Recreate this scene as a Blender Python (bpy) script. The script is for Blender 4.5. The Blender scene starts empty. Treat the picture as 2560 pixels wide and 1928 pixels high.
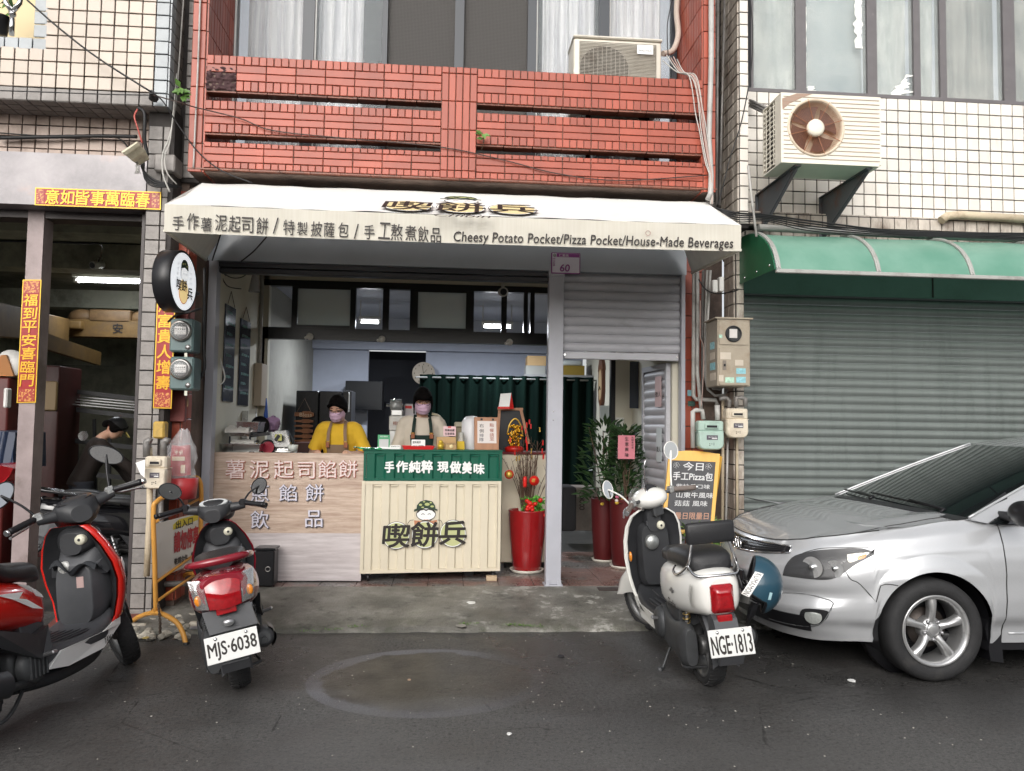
import bpy, bmesh, math, random
from mathutils import Vector, Matrix, Euler, noise as mn
random.seed(7)
R = math.radians; PI = math.pi
S = bpy.context.scene; C = S.collection
# ---------------- camera ----------------
YAW, PIT, ROL, FPX, CAMH = 0.08116, 0.05492, 0.01440, 1926.0, 1.45
def _axes():
 cy, sy, cp, sp = math.cos(YAW), math.sin(YAW), math.cos(PIT), math.sin(PIT)
 f = Vector((sy*cp, cy*cp, sp)); r = Vector((cy, -sy, 0)); u = r.cross(f)
 cr, sr = math.cos(ROL), math.sin(ROL)
 return cr*r+sr*u, -sr*r+cr*u, f
CR, CU, CF = _axes()
cam = bpy.data.cameras.new('camera'); cam.sensor_width = 36; cam.lens = FPX*36/2560
cam.clip_start = .05; cam.clip_end = 500
co = bpy.data.objects.new('camera', cam); C.objects.link(co); S.camera = co
mw = Matrix.Identity(4)
for i, v in enumerate((CR, CU, -CF)):
 for j in range(3): mw[j][i] = v[j]
mw.translation = (0, 0, CAMH); co.matrix_world = mw
S.render.resolution_x = 1024; S.render.resolution_y = 771
# ---------------- light ----------------
W = bpy.data.worlds.new('World'); S.world = W; W.use_nodes = True
wt = W.node_tree; bg = wt.nodes['Background']
sky = wt.nodes.new('ShaderNodeTexSky'); sky.sky_type = 'NISHITA'; sky.sun_disc = False
SUN_EL, SUN_AZ = R(28), R(196)
sky.sun_elevation = SUN_EL; sky.sun_rotation = SUN_AZ; sky.dust_density = 4; sky.ozone_density = 1
hs = wt.nodes.new('ShaderNodeHueSaturation'); hs.inputs['Saturation'].default_value = .22
wt.links.new(sky.outputs[0], hs.inputs['Color']); wt.links.new(hs.outputs[0], bg.inputs[0])
bg.inputs[1].default_value = .14
sl = bpy.data.lights.new('sun', 'SUN'); sl.energy = 1.3; sl.angle = R(70); sl.color = (1, .97, .93)
so = bpy.data.objects.new('sun', sl); C.objects.link(so)
so.rotation_euler = (R(90)-SUN_EL, 0, -SUN_AZ+PI)
S.view_settings.view_transform = 'Standard'; S.view_settings.look = 'None'
S.view_settings.exposure = .36; S.view_settings.gamma = 1; S.view_settings.use_curve_mapping = False
S.cycles.max_bounces = 8; S.cycles.diffuse_bounces = 4; S.cycles.glossy_bounces = 4
S.cycles.transparent_max_bounces = 12; S.cycles.caustics_reflective = False; S.cycles.caustics_refractive = False
# ---------------- picture readings -> points of the place ----------------
REG = dict(F=(0,0,1),D=(0,0,2560/2212),a1=(0,0,640/1666),a2=(0,440,640/1666),a3=(0,1080,720/1817),a4=(440,0,840/2212),a5=(1240,0,760/1978),
 a6=(1800,0,760/1978),b1=(400,440,760/2212),b2=(1100,440,800/2212),b3=(500,960,600/1922),b4=(880,960,560/1794),b5=(1340,860,520/1397),
 b6=(1500,1060,560/1372),b7=(1760,1060,800/1960),c1=(1820,680,740/2202),c2=(640,1380,1000/2212),c3=(1380,640,520/2212),c4=(600,1560,900/2212),
 d1=(0,1300,400/1515),d2=(0,880,480/1904),d3=(520,800,380/1862),d4=(1680,700,220/555),d6=(380,1160,140/729))
def _ray(k, x, y):
 g = REG[k]; a, b = g[0]+x*g[2], g[1]+y*g[2]
 return CF+(a-1280)/FPX*CR-(b-964)/FPX*CU
CAM = Vector((0, 0, CAMH))
def at(k, x, y, Y): d = _ray(k, x, y); return CAM+d*(Y/d.y)
def atz(k, x, y, Z): d = _ray(k, x, y); return CAM+d*((Z-CAMH)/d.z)
def atx(k, x, y, X): d = _ray(k, x, y); return CAM+d*(X/d.x)
def px(p):
 d = Vector(p)-CAM; w = d.dot(CF)
 if w < .05: return (1e6, 1e6)
 return (1280+FPX*d.dot(CR)/w, 964-FPX*d.dot(CU)/w)
# ---------------- materials ----------------
MATS = {}
def mat(name, col=(.5,.5,.5), rough=.6, metal=0, var=.0, vscale=8, bump=0, bscale=60, coat=0, rand=0, spec=.5, alpha=1, trans=0, emit=0, dirt=None, dscale=3, dmin=.5, ior=1.45, rvar=0, stretch=None, dmax=.7):
 if name in MATS: return MATS[name]
 m = bpy.data.materials.new(name); m.use_nodes = True; MATS[name] = m
 nt = m.node_tree; N = nt.nodes; L = nt.links; b = N['Principled BSDF']
 b.inputs['Base Color'].default_value = (*col, 1); b.inputs['Roughness'].default_value = rough
 b.inputs['Metallic'].default_value = metal; b.inputs['Coat Weight'].default_value = coat
 b.inputs['Coat Roughness'].default_value = .06
 b.inputs['Specular IOR Level'].default_value = spec; b.inputs['IOR'].default_value = ior
 b.inputs['Alpha'].default_value = alpha; b.inputs['Transmission Weight'].default_value = trans
 if emit:
  b.inputs['Emission Color'].default_value = (*col, 1); b.inputs['Emission Strength'].default_value = emit
 tc = N.new('ShaderNodeTexCoord'); src = tc.outputs['Object']
 g = N.new('ShaderNodeNewGeometry')
 cur = None
 if var or bump or dirt or rand or rvar:
  pos = g.outputs['Position']
  if stretch:
   mp = N.new('ShaderNodeMapping'); mp.inputs['Scale'].default_value = stretch
   L.new(pos, mp.inputs[0]); pos = mp.outputs[0]
  rgb = N.new('ShaderNodeRGB'); rgb.outputs[0].default_value = (*col, 1); cur = rgb.outputs[0]
  if var:
   n = N.new('ShaderNodeTexNoise'); n.inputs['Scale'].default_value = vscale; n.inputs['Detail'].default_value = 6
   n.inputs['Roughness'].default_value = .65
   L.new(pos, n.inputs['Vector'])
   mr = N.new('ShaderNodeMapRange'); mr.inputs[1].default_value = .3; mr.inputs[2].default_value = .7
   mr.inputs[3].default_value = 1-var; mr.inputs[4].default_value = 1+var
   L.new(n.outputs[0], mr.inputs[0])
   vm = N.new('ShaderNodeVectorMath'); vm.operation = 'SCALE'
   L.new(cur, vm.inputs[0]); L.new(mr.outputs[0], vm.inputs['Scale']); cur = vm.outputs[0]
  if rand:
   oi = N.new('ShaderNodeObjectInfo'); ad = N.new('ShaderNodeMath'); ad.operation = 'ADD'
   L.new(oi.outputs['Random'], ad.inputs[0]); L.new(g.outputs['Random Per Island'], ad.inputs[1])
   fr = N.new('ShaderNodeMath'); fr.operation = 'FRACT'; L.new(ad.outputs[0], fr.inputs[0])
   mr = N.new('ShaderNodeMapRange'); mr.inputs[3].default_value = 1-rand; mr.inputs[4].default_value = 1+rand
   L.new(fr.outputs[0], mr.inputs[0])
   vm = N.new('ShaderNodeVectorMath'); vm.operation = 'SCALE'
   L.new(cur, vm.inputs[0]); L.new(mr.outputs[0], vm.inputs['Scale']); cur = vm.outputs[0]
  if dirt:
   n = N.new('ShaderNodeTexNoise'); n.inputs['Scale'].default_value = dscale; n.inputs['Detail'].default_value = 9
   n.inputs['Roughness'].default_value = .7
   L.new(pos, n.inputs['Vector'])
   mr = N.new('ShaderNodeMapRange'); mr.inputs[1].default_value = dmin; mr.inputs[2].default_value = dmin+.16
   mr.inputs[4].default_value = dmax
   L.new(n.outputs[0], mr.inputs[0])
   mx = N.new('ShaderNodeMix'); mx.data_type = 'RGBA'; L.new(mr.outputs[0], mx.inputs[0])
   L.new(cur, mx.inputs[6]); mx.inputs[7].default_value = (*dirt, 1); cur = mx.outputs[2]
  L.new(cur, b.inputs['Base Color'])
  if rvar:
   n = N.new('ShaderNodeTexNoise'); n.inputs['Scale'].default_value = 3; n.inputs['Detail'].default_value = 6
   L.new(pos, n.inputs['Vector'])
   mr = N.new('ShaderNodeMapRange'); mr.inputs[1].default_value = .35; mr.inputs[2].default_value = .65
   mr.inputs[3].default_value = max(.02, rough-rvar); mr.inputs[4].default_value = min(1, rough+rvar)
   L.new(n.outputs[0], mr.inputs[0]); L.new(mr.outputs[0], b.inputs['Roughness'])
  if bump:
   n = N.new('ShaderNodeTexNoise'); n.inputs['Scale'].default_value = bscale; n.inputs['Detail'].default_value = 5
   L.new(pos, n.inputs['Vector'])
   bp = N.new('ShaderNodeBump'); bp.inputs['Strength'].default_value = bump; bp.inputs['Distance'].default_value = .01
   L.new(n.outputs[0], bp.inputs['Height']); L.new(bp.outputs[0], b.inputs['Normal'])
 return m
# ---------------- mesh builder ----------------
OM = {}
def flat(p):
 return tuple(p)
class MB:
 def __init__(s): s.v = []; s.f = []; s.m = []; s.sm = []; s.cm = 0
 def add(s, vs, fs, smooth=False):
  o = len(s.v); s.v += [Vector(x) for x in vs]
  for f in fs: s.f.append(tuple(i+o for i in f)); s.m.append(s.cm); s.sm.append(smooth)
  return s
 def box(s, x0, x1, y0, y1, z0, z1, b=0):
  if x0 > x1: x0, x1 = x1, x0
  if y0 > y1: y0, y1 = y1, y0
  if z0 > z1: z0, z1 = z1, z0
  if b <= 0:
   return s.add([(x0,y0,z0),(x1,y0,z0),(x1,y1,z0),(x0,y1,z0),(x0,y0,z1),(x1,y0,z1),(x1,y1,z1),(x0,y1,z1)],
    [(0,3,2,1),(4,5,6,7),(0,1,5,4),(1,2,6,5),(2,3,7,6),(3,0,4,7)])
  b = min(b, (x1-x0)*.45, (y1-y0)*.45, (z1-z0)*.45)
  bm = bmesh.new(); bmesh.ops.create_cube(bm, size=1)
  for v in bm.verts: v.co = Vector(((x0+x1)/2+v.co.x*(x1-x0), (y0+y1)/2+v.co.y*(y1-y0), (z0+z1)/2+v.co.z*(z1-z0)))
  bmesh.ops.bevel(bm, geom=bm.edges[:], offset=b, segments=2 if b > .012 else 1, affect='EDGES', profile=.5)
  bm.verts.index_update()
  s.add([v.co for v in bm.verts], [[v.index for v in f.verts] for f in bm.faces], b > .012); bm.free(); return s
 def boxm(s, M, sx, sy, sz, b=0):
  t = MB().box(-sx/2, sx/2, -sy/2, sy/2, -sz/2, sz/2, b)
  return s.add([M@v for v in t.v], t.f, False)
 def bar(s, p, q, w, h=None, up=(0,0,1), b=0):
  p, q = Vector(p), Vector(q); h = h or w; d = q-p; L = d.length
  if L < 1e-6: return s
  y = d/L; u = Vector(up)
  if abs(u.dot(y)) > .97: u = Vector((0,1,0)) if abs(y.y) < .9 else Vector((1,0,0))
  x = y.cross(u).normalized(); z = x.cross(y)
  M = Matrix.Identity(4)
  for i, a in enumerate((x, y, z)):
   for j in range(3): M[j][i] = a[j]
  M.translation = (p+q)/2
  return s.boxm(M, w, L, h, b)
 def quad(s, a, b, c, d): return s.add([a, b, c, d], [(0,1,2,3)])
 def rings(s, rs, caps=True, closed=True, smooth=True):
  n = len(rs[0]); vs = [p for r in rs for p in r]; fs = []
  for i in range(len(rs)-1):
   for j in range(n if closed else n-1):
    k = (j+1) % n; fs.append((i*n+j, i*n+k, (i+1)*n+k, (i+1)*n+j))
  s.add(vs, fs, smooth)
  if caps:
   o = len(s.v)-len(vs)
   s.f.append(tuple(o+j for j in reversed(range(n)))); s.m.append(s.cm); s.sm.append(False)
   s.f.append(tuple(o+(len(rs)-1)*n+j for j in range(n))); s.m.append(s.cm); s.sm.append(False)
  return s
 def tube(s, pts, r, n=8, caps=True):
  pts = [Vector(p) for p in pts]
  if len(pts) < 2: return s
  rr = r if isinstance(r, (list, tuple)) else [r]*len(pts)
  rs = []; u = None
  for i, p in enumerate(pts):
   a = pts[max(0, i-1)]; b = pts[min(len(pts)-1, i+1)]; t = (b-a)
   if t.length < 1e-9: t = Vector((0,0,1))
   t.normalize()
   if u is None:
    u = t.cross(Vector((0,0,1)));
    if u.length < .1: u = t.cross(Vector((0,1,0)))
   u = (u-t*u.dot(t)).normalized(); w = t.cross(u)
   rs.append([p+(u*math.cos(2*PI*k/n)+w*math.sin(2*PI*k/n))*rr[i] for k in range(n)])
  return s.rings(rs, caps)
 def cyl(s, p, q, r, n=20, r2=None): return s.tube([p, q], [r, r if r2 is None else r2], n)
 def lathe(s, prof, c=(0,0,0), axis='Z', n=28, caps=False, ang=2*PI):
  c = Vector(c); rs = []
  full = abs(ang-2*PI) < 1e-6; m = n if full else n+1
  for (r, h) in prof:
   ring = []
   for k in range(m):
    a = ang*k/n
    q = Vector((r*math.cos(a), r*math.sin(a), h))
    if axis == 'X': q = Vector((q.z, q.x, q.y))
    if axis == 'Y': q = Vector((q.x, q.z, q.y))
    ring.append(c+q)
   rs.append(ring)
  return s.rings(rs, caps, full)
 def ell(s, c, rx, ry, rz, n=16, m=10):
  c = Vector(c); rs = []
  for i in range(m+1):
   t = PI*i/m; rs.append([c+Vector((rx*math.sin(t)*math.cos(2*PI*k/n), ry*math.sin(t)*math.sin(2*PI*k/n), -rz*math.cos(t))) for k in range(n)])
  return s.rings(rs, False)
 def prism(s, poly, d, smooth=False):
  """poly: list of 3-D points of one outline, d: extrusion vector"""
  n = len(poly); d = Vector(d); P = [Vector(p) for p in poly]
  vs = P+[p+d for p in P]
  fs = [tuple(range(n)), tuple(reversed(range(n, 2*n)))]+[(i, i+n, (i+1) % n+n, (i+1) % n) for i in range(n)]
  return s.add(vs, fs, smooth)
 def grid(s, fn, nu, nv, smooth=True):
  vs = [fn(i/nu, j/nv) for i in range(nu+1) for j in range(nv+1)]
  fs = [(i*(nv+1)+j, (i+1)*(nv+1)+j, (i+1)*(nv+1)+j+1, i*(nv+1)+j+1) for i in range(nu) for j in range(nv)]
  return s.add(vs, fs, smooth)
 def xf(s, M):
  s.v = [M@v for v in s.v]; return s
 def mesh(s, name, mats, M=None):
  me = bpy.data.meshes.new(name)
  me.from_pydata([tuple(M@v) if M else tuple(v) for v in s.v], [], s.f)
  for m in (mats if isinstance(mats, (list, tuple)) else [mats]): me.materials.append(m)
  me.polygons.foreach_set('material_index', s.m); me.polygons.foreach_set('use_smooth', s.sm)
  me.update(); return me
 def build(s, name, mats, parent=None, world=True, fix=True, label=None):
  M = None
  if parent is not None and world: M = OM[parent.name].inverted()
  me = s.mesh(name, mats, M)
  if fix:
   bm = bmesh.new(); bm.from_mesh(me); bmesh.ops.remove_doubles(bm, verts=bm.verts, dist=1e-5)
   bmesh.ops.recalc_face_normals(bm, faces=bm.faces); bm.to_mesh(me); bm.free()
  o = bpy.data.objects.new(name, me); C.objects.link(o)
  if parent is not None: o.parent = parent; OM[o.name] = OM[parent.name]
  else: OM[o.name] = Matrix.Identity(4)
  if label: o['label'] = label
  return o
def thing(name, label, cat, loc=(0,0,0), rotz=0, group=None, M=None):
 o = bpy.data.objects.new(name, None); C.objects.link(o); o.empty_display_size = .1
 m = M or (Matrix.Translation(loc)@Matrix.Rotation(rotz, 4, 'Z'))
 o.matrix_world = m; OM[o.name] = m.copy()
 o['label'] = label; o['category'] = cat
 if group: o['group'] = group
 return o
def node(name, par):
 o = bpy.data.objects.new(name, None); C.objects.link(o); o.parent = par; o.empty_display_size = .05; OM[o.name] = OM[par.name]; return o
def tag(o, label, cat, group=None):
 o['label'] = label; o['category'] = cat
 if group: o['group'] = group
 return o
def struct(o): o['kind'] = 'structure'; return o
def stuff(o): o['kind'] = 'stuff'; return o
def rebase(o, base):
 """move the origin of a one-mesh thing to its base"""
 b = Vector(base); o.data.transform(Matrix.Translation(-b)); o.location = b; OM[o.name] = Matrix.Translation(b); return o
def copy_tree(o, M=None, parent=None):
 c = o.copy(); C.objects.link(c)
 if parent is not None: c.parent = parent
 elif M is not None: c.matrix_world = M
 OM[c.name] = M if M is not None else OM[o.name]
 for ch in [x for x in o.children]: copy_tree(ch, M, c)
 return c
def catmull(pts, n=6):
 P = [Vector(p) for p in pts]; P = [P[0]]+P+[P[-1]]; out = []
 for i in range(1, len(P)-2):
  for k in range(n):
   t = k/n; a, b, c, d = P[i-1], P[i], P[i+1], P[i+2]
   out.append(.5*((2*b)+(c-a)*t+(2*a-5*b+4*c-d)*t*t+(3*b-a-3*c+d)*t**3))
 out.append(P[-2]); return out
# ---------------- lettering ----------------
TC = {}
def tmesh(body, bold=0, shear=0, spacing=1):
 k = (body, bold, shear, spacing)
 if k in TC: return TC[k]
 cu = bpy.data.curves.new('lettering', 'FONT'); cu.body = body; cu.size = 1; cu.offset = bold; cu.shear = shear
 cu.resolution_u = 3; cu.space_character = spacing
 o = bpy.data.objects.new('lettering', cu); C.objects.link(o)
 bpy.context.view_layer.update()
 me = o.to_mesh(); vs = [v.co.copy() for v in me.vertices]; fs = [tuple(p.vertices) for p in me.polygons]
 o.to_mesh_clear(); bpy.data.objects.remove(o); bpy.data.curves.remove(cu)
 x0 = min(v.x for v in vs); x1 = max(v.x for v in vs); y0 = min(v.y for v in vs); y1 = max(v.y for v in vs)
 TC[k] = ([Vector(((v.x-x0)/(x1-x0), (v.y-y0)/(y1-y0), 0)) for v in vs], fs, (x1-x0)/(y1-y0)); return TC[k]
def letters(mb, body, o, ux, uy, nrm=None, off=.002, bold=0, shear=0, spacing=1):
 """fill the parallelogram o, o+ux, o+uy with the lettering"""
 vs, fs, asp = tmesh(body, 0, shear, spacing); o, ux, uy = Vector(o), Vector(ux), Vector(uy)
 n = (nrm if nrm is not None else ux.cross(uy)); n = Vector(n).normalized()
 e = bold*uy.length*.8/max(1, 1); uxn, uyn = ux.normalized(), uy.normalized()
 sh = [(0,0)] if bold < .004 else [(0,0),(e,0),(-e,0),(0,e),(0,-e)] if bold < .03 else [(0,0),(e,0),(-e,0),(0,e),(0,-e),(e*.7,e*.7),(-e*.7,e*.7),(e*.7,-e*.7),(-e*.7,-e*.7)]
 for k, (a, b_) in enumerate(sh):
  mb.add([o+ux*v.x+uy*v.y+n*(off+.00015*k)+uxn*a+uyn*b_ for v in vs], fs)
 return mb
def tbox(k, x0, y0, x1, y1, Y):
 """rectangle of the picture on the plane y=Y: origin lower-left, ux, uy"""
 a = at(k, x0, y1, Y); b = at(k, x1, y1, Y); c = at(k, x0, y0, Y); return a, b-a, c-a
# ---------------- fields of tiles ----------------
class Tiles:
 def __init__(s, parent, name='tile', gap=.008, th=.012, limit=300): s.p = parent; s.n = name; s.t = []; s.gap = gap; s.th = th; s.lim = limit
 def add(s, c, u, v, m):
  """c centre, u/v full edge vectors; tile stands proud along u x v"""
  s.t.append((Vector(c), Vector(u), Vector(v), m))
 def rect(s, o, u, v, nu, nv, m, skip=None):
  o, u, v = Vector(o), Vector(u), Vector(v)
  for i in range(nu):
   for j in range(nv):
    if skip and skip(i, j): continue
    mm = m(i, j) if callable(m) and not isinstance(m, bpy.types.Material) else m
    s.add(o+u*(i+.5)+v*(j+.5), u, v, mm)
 def one(s, u, v):
  lu, lv = max(.004, u.length-s.gap), max(.004, v.length-s.gap); c = min(.003, lu*.2, lv*.2); t = s.th
  ux, vx = u.normalized(), v.normalized(); n = ux.cross(vx)
  P = lambda a, b, h: ux*a+vx*b+n*h
  vs = []
  for (e, h) in ((0, 0), (0, t-c*.6), (c, t)):
   a, b = lu/2-e, lv/2-e
   vs += [P(-a,-b,h), P(a,-b,h), P(a,b,h), P(-a,b,h)]
  fs = [(8,9,10,11)]
  for k in (0, 4):
   for j in range(4): fs.append((k+j, k+(j+1) % 4, k+4+(j+1) % 4, k+4+j))
  return vs, fs, n
 def finish(s):
  inv = OM[s.p.name].inverted(); rot = inv.to_3x3()
  def score(t):
   x, y = px(t[0]); inside = -30 < x < 2590 and -30 < y < 1960
   cp = t[1].cross(t[2]); d = (CAM-t[0]); fac = max(0, cp.dot(d))/d.length**3
   return fac if inside else fac*1e-4
  s.t.sort(key=score, reverse=True); cache = {}; bulk = {}
  for i, (c, u, v, m) in enumerate(s.t):
   jit = Vector((random.uniform(-1,1), random.uniform(-1,1), random.uniform(-1,1)))*.0009
   if i < s.lim and score(s.t[i]) > 1e-3*0+1e-9:
    key = (tuple(round(q, 4) for q in u), tuple(round(q, 4) for q in v), m.name)
    if key not in cache:
     vs, fs, n = s.one(u, v); b = MB().add([rot@q for q in vs], fs); cache[key] = b.mesh(s.n, m)
    o = bpy.data.objects.new(s.n, cache[key]); C.objects.link(o); o.parent = s.p; o.location = inv@(c+jit)
    o.rotation_euler = (random.uniform(-.006,.006), random.uniform(-.003,.003), random.uniform(-.006,.006))
   else:
    vs, fs, n = s.one(u, v); b = bulk.setdefault(m.name, (MB(), m))[0]; b.add([q+c+jit for q in vs], fs)
  if bulk:
   big = MB(); ms = []
   for b, m in bulk.values():
    big.cm = len(ms); ms.append(m); big.add(b.v, b.f)
   stuff(big.build('tile_field', ms, s.p, fix=False))
# ---------------- common materials ----------------
class ND:
 """small node helper"""
 def __init__(s, name):
  s.m = bpy.data.materials.new(name); s.m.use_nodes = True; s.N = s.m.node_tree.nodes; s.L = s.m.node_tree.links; s.b = s.N['Principled BSDF']
  MATS[name] = s.m; s.pos = s.N.new('ShaderNodeNewGeometry').outputs['Position']
 def lk(s, v, sock):
  if isinstance(v, (int, float)): sock.default_value = v
  elif isinstance(v, tuple): sock.default_value = v if len(v) == len(sock.default_value) else (*v, 1)
  else: s.L.new(v, sock)
 def math(s, op, a, b=0, c=0, clamp=False):
  n = s.N.new('ShaderNodeMath'); n.operation = op; n.use_clamp = clamp
  for i, v in enumerate((a, b, c)): s.lk(v, n.inputs[i])
  return n.outputs[0]
 def noise(s, scale, detail=5, rough=.6, vec=None, stretch=None):
  v = vec or s.pos
  if stretch:
   mp = s.N.new('ShaderNodeMapping'); mp.inputs['Scale'].default_value = stretch; s.L.new(v, mp.inputs[0]); v = mp.outputs[0]
  n = s.N.new('ShaderNodeTexNoise'); n.inputs['Scale'].default_value = scale; n.inputs['Detail'].default_value = detail
  n.inputs['Roughness'].default_value = rough; s.L.new(v, n.inputs['Vector']); return n.outputs[0]
 def vor(s, scale, feature='F1'):
  n = s.N.new('ShaderNodeTexVoronoi'); n.feature = feature; n.inputs['Scale'].default_value = scale; s.L.new(s.pos, n.inputs['Vector']); return n.outputs
 def mr(s, v, a, b, c=0, d=1, smooth=False):
  n = s.N.new('ShaderNodeMapRange'); n.interpolation_type = 'SMOOTHSTEP' if smooth else 'LINEAR'
  for i, x in enumerate((v, a, b, c, d)): s.lk(x, n.inputs[i])
  return n.outputs[0]
 def mix(s, f, a, b, mode='MIX'):
  n = s.N.new('ShaderNodeMix'); n.data_type = 'RGBA'; n.blend_type = mode
  s.lk(f, n.inputs[0]); s.lk(a, n.inputs[6]); s.lk(b, n.inputs[7]); return n.outputs[2]
 def bump(s, h, st=.3, dist=.01):
  n = s.N.new('ShaderNodeBump'); n.inputs['Strength'].default_value = st; n.inputs['Distance'].default_value = dist
  s.L.new(h, n.inputs['Height']); s.L.new(n.outputs[0], s.b.inputs['Normal'])
 def xyz(s):
  n = s.N.new('ShaderNodeSeparateXYZ'); s.L.new(s.pos, n.inputs[0]); return n.outputs
 def translucent(s, fac, col):
  t = s.N.new('ShaderNodeBsdfTranslucent'); s.lk(col, t.inputs[0]); m = s.N.new('ShaderNodeMixShader'); m.inputs[0].default_value = fac
  o = s.N['Material Output']; s.L.new(s.b.outputs[0], m.inputs[1]); s.L.new(t.outputs[0], m.inputs[2]); s.L.new(m.outputs[0], o.inputs[0])
 def out(s, col=None, rough=None, metal=None):
  for v, k in ((col, 'Base Color'), (rough, 'Roughness'), (metal, 'Metallic')):
   if v is not None: s.lk(v, s.b.inputs[k])
  return s.m
pl, pr = atz('c4', 405, 345, 0), atz('c4', 1900, 410, 0); pt_, pb = atz('c4', 1100, 155, 0), atz('c4', 1230, 578, 0)
PCX, PCY = (pl.x+pr.x)/2, (pt_.y+pb.y)/2; PRX, PRY = (pr.x-pl.x)/2, (pt_.y-pb.y)/2
n = ND('asphalt'); X, Y, Z = n.xyz()
base = n.mix(n.mr(n.noise(.9, 6), .35, .65), (.044,.0435,.043), (.066,.065,.064))
base = n.mix(n.mr(n.noise(220, 2), .40, .62), base, n.mix(.62, base, (.15,.145,.14)))
base = n.mix(n.mr(n.noise(70, 3, .75), .50, .62, 0, .9), base, (.14,.135,.13)); base = n.mix(n.mr(n.noise(48, 4, .75), .38, .47, .85, 0), base, (.010,.010,.010))
cr_ = n.vor(1.3, 'DISTANCE_TO_EDGE')['Distance']; base = n.mix(n.math('MULTIPLY', n.mr(n.math('ADD', cr_, n.math('MULTIPLY', n.math('SUBTRACT', n.noise(6, 4), .5), .05)), .004, .0, 0, 1), n.mr(n.noise(.7, 2), .5, .56)), base, (.010,.010,.010))
base = n.mix(n.mr(n.noise(2.6, 5, .6), .54, .70, 0, .22), base, (.060,.046,.043))
dx = n.math('DIVIDE', n.math('SUBTRACT', X, PCX), PRX); dy = n.math('DIVIDE', n.math('SUBTRACT', Y, PCY), PRY)
d = n.math('SQRT', n.math('ADD', n.math('MULTIPLY', dx, dx), n.math('MULTIPLY', dy, dy)))
wob = n.math('MULTIPLY', n.math('SUBTRACT', n.noise(3.2, 4), .5), .42)
di = n.math('ADD', d, wob)
inside = n.mr(d, .985, 1.0, 1, 0)
innr = n.mr(di, .84, .87, 1, 0)
rfade = n.mr(dx, .15, .75, 1, .12, True)
bfade = n.mr(dy, -.9, -.3, .7, 0, True)
ringc = n.mix(n.mr(n.noise(150, 2), .45, .65), (.13,.13,.145), (.27,.27,.30))
innc = n.mix(n.mr(n.noise(4.5, 7, .7), .42, .62), (.050,.042,.030), (.105,.092,.068))
innc = n.mix(n.mr(dx, -.1, .25, 0, .75, True), innc, base)
c = n.mix(n.math('MULTIPLY', inside, n.math('MULTIPLY', rfade, .8)), base, ringc)
c = n.mix(n.math('MULTIPLY', innr, .85), c, innc)
c = n.mix(n.math('MULTIPLY', inside, bfade), c, n.mix(.35, base, ringc))
near = n.mr(Y, 4.3, 3.1, 0, 1, True)
c = n.mix(n.math('MULTIPLY', near, .6), c, n.mix(.6, c, (.135,.132,.126)))
specks = n.vor(38)['Distance']; sk = n.mr(specks, .045, .03); sk = n.math('MULTIPLY', sk, n.mr(n.noise(5, 2), .47, .52))
c = n.mix(n.math('MULTIPLY', sk, .55), c, (.32,.31,.29))
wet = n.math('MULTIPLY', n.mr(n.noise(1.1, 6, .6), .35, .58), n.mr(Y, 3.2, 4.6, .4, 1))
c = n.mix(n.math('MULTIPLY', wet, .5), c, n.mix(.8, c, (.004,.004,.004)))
n.bump(n.math('ADD', n.noise(260, 3), n.math('MULTIPLY', n.noise(30, 3), 1.4)), .55, .006)
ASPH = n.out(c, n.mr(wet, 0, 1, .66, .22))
n = ND('ramp_concrete'); X, Y, Z = n.xyz()
c = n.mix(n.mr(n.noise(2.1, 8, .65), .4, .62), (.125,.12,.105), (.235,.225,.20))
patch = n.mr(n.noise(4.2, 9, .72), .55, .60)
patch = n.math('MULTIPLY', patch, n.mr(X, -.4, .9, .15, 1, True))
c = n.mix(patch, c, (.40,.39,.36))
c = n.mix(n.mr(n.noise(6, 8, .7), .56, .66, 0, .6), c, (.045,.043,.036))
moss = n.math('MULTIPLY', n.mr(Y, 5.95, 5.6, 0, 1, True), n.mr(n.noise(9, 6), .46, .6))
c = n.mix(n.math('MULTIPLY', moss, .4), c, (.05,.06,.028))
n.bump(n.math('ADD', n.noise(60, 8, .7), n.noise(7, 5)), .7, .015)
RAMP = n.out(c, n.mr(n.noise(3, 5), .35, .65, .38, .8))
n = ND('floor_stone')
v = n.vor(95); c = n.mix(n.mr(n.noise(60, 4), .42, .6), (.12,.11,.105), (.36,.33,.31))
c = n.mix(n.mr(n.noise(1.7, 2), .46, .54), c, n.mix(.55, c, (.36,.16,.12)))
c = n.mix(n.mr(v['Distance'], .25, .5, 0, .5), c, (.045,.045,.045))
n.bump(n.noise(40, 4), .2, .004); FLOORS = n.out(c, n.mr(n.noise(2.5, 4), .4, .6, .22, .5))
GROUT_D = mat('grout_dark', (.045,.04,.038), .9, var=.3)
GROUT_R = mat('grout_red', (.15,.11,.09), .9, var=.45, vscale=3, dirt=(.02,.015,.015), dscale=1.6, dmin=.5)
T_RED = mat('red_tile', (.325,.068,.038), .38, var=.16, vscale=2.5, rand=.17, dirt=(.075,.02,.015), dscale=5, dmin=.60, dmax=.6, stretch=(1.6,1,.5), bump=.06, bscale=30)
T_REDB = mat('red_brown_tile', (.22,.075,.045), .45, rand=.15, dirt=(.05,.03,.02), dscale=6, dmin=.5, var=.2)
T_BEIGE = mat('beige_tile', (.485,.41,.34), .30, var=.05, rand=.08, dirt=(.40,.33,.27), dscale=5, dmin=.66, dmax=.35)
T_BLUE = mat('blue_grey_tile', (.34,.365,.38), .35, rand=.08, var=.12, bump=.1, dirt=(.2,.19,.18), dscale=8, dmin=.62)
T_GREY = mat('grey_tile', (.26,.24,.225), .5, rand=.1, var=.25, vscale=12, bump=.25, dirt=(.1,.09,.08), dscale=6, dmin=.55)
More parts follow.
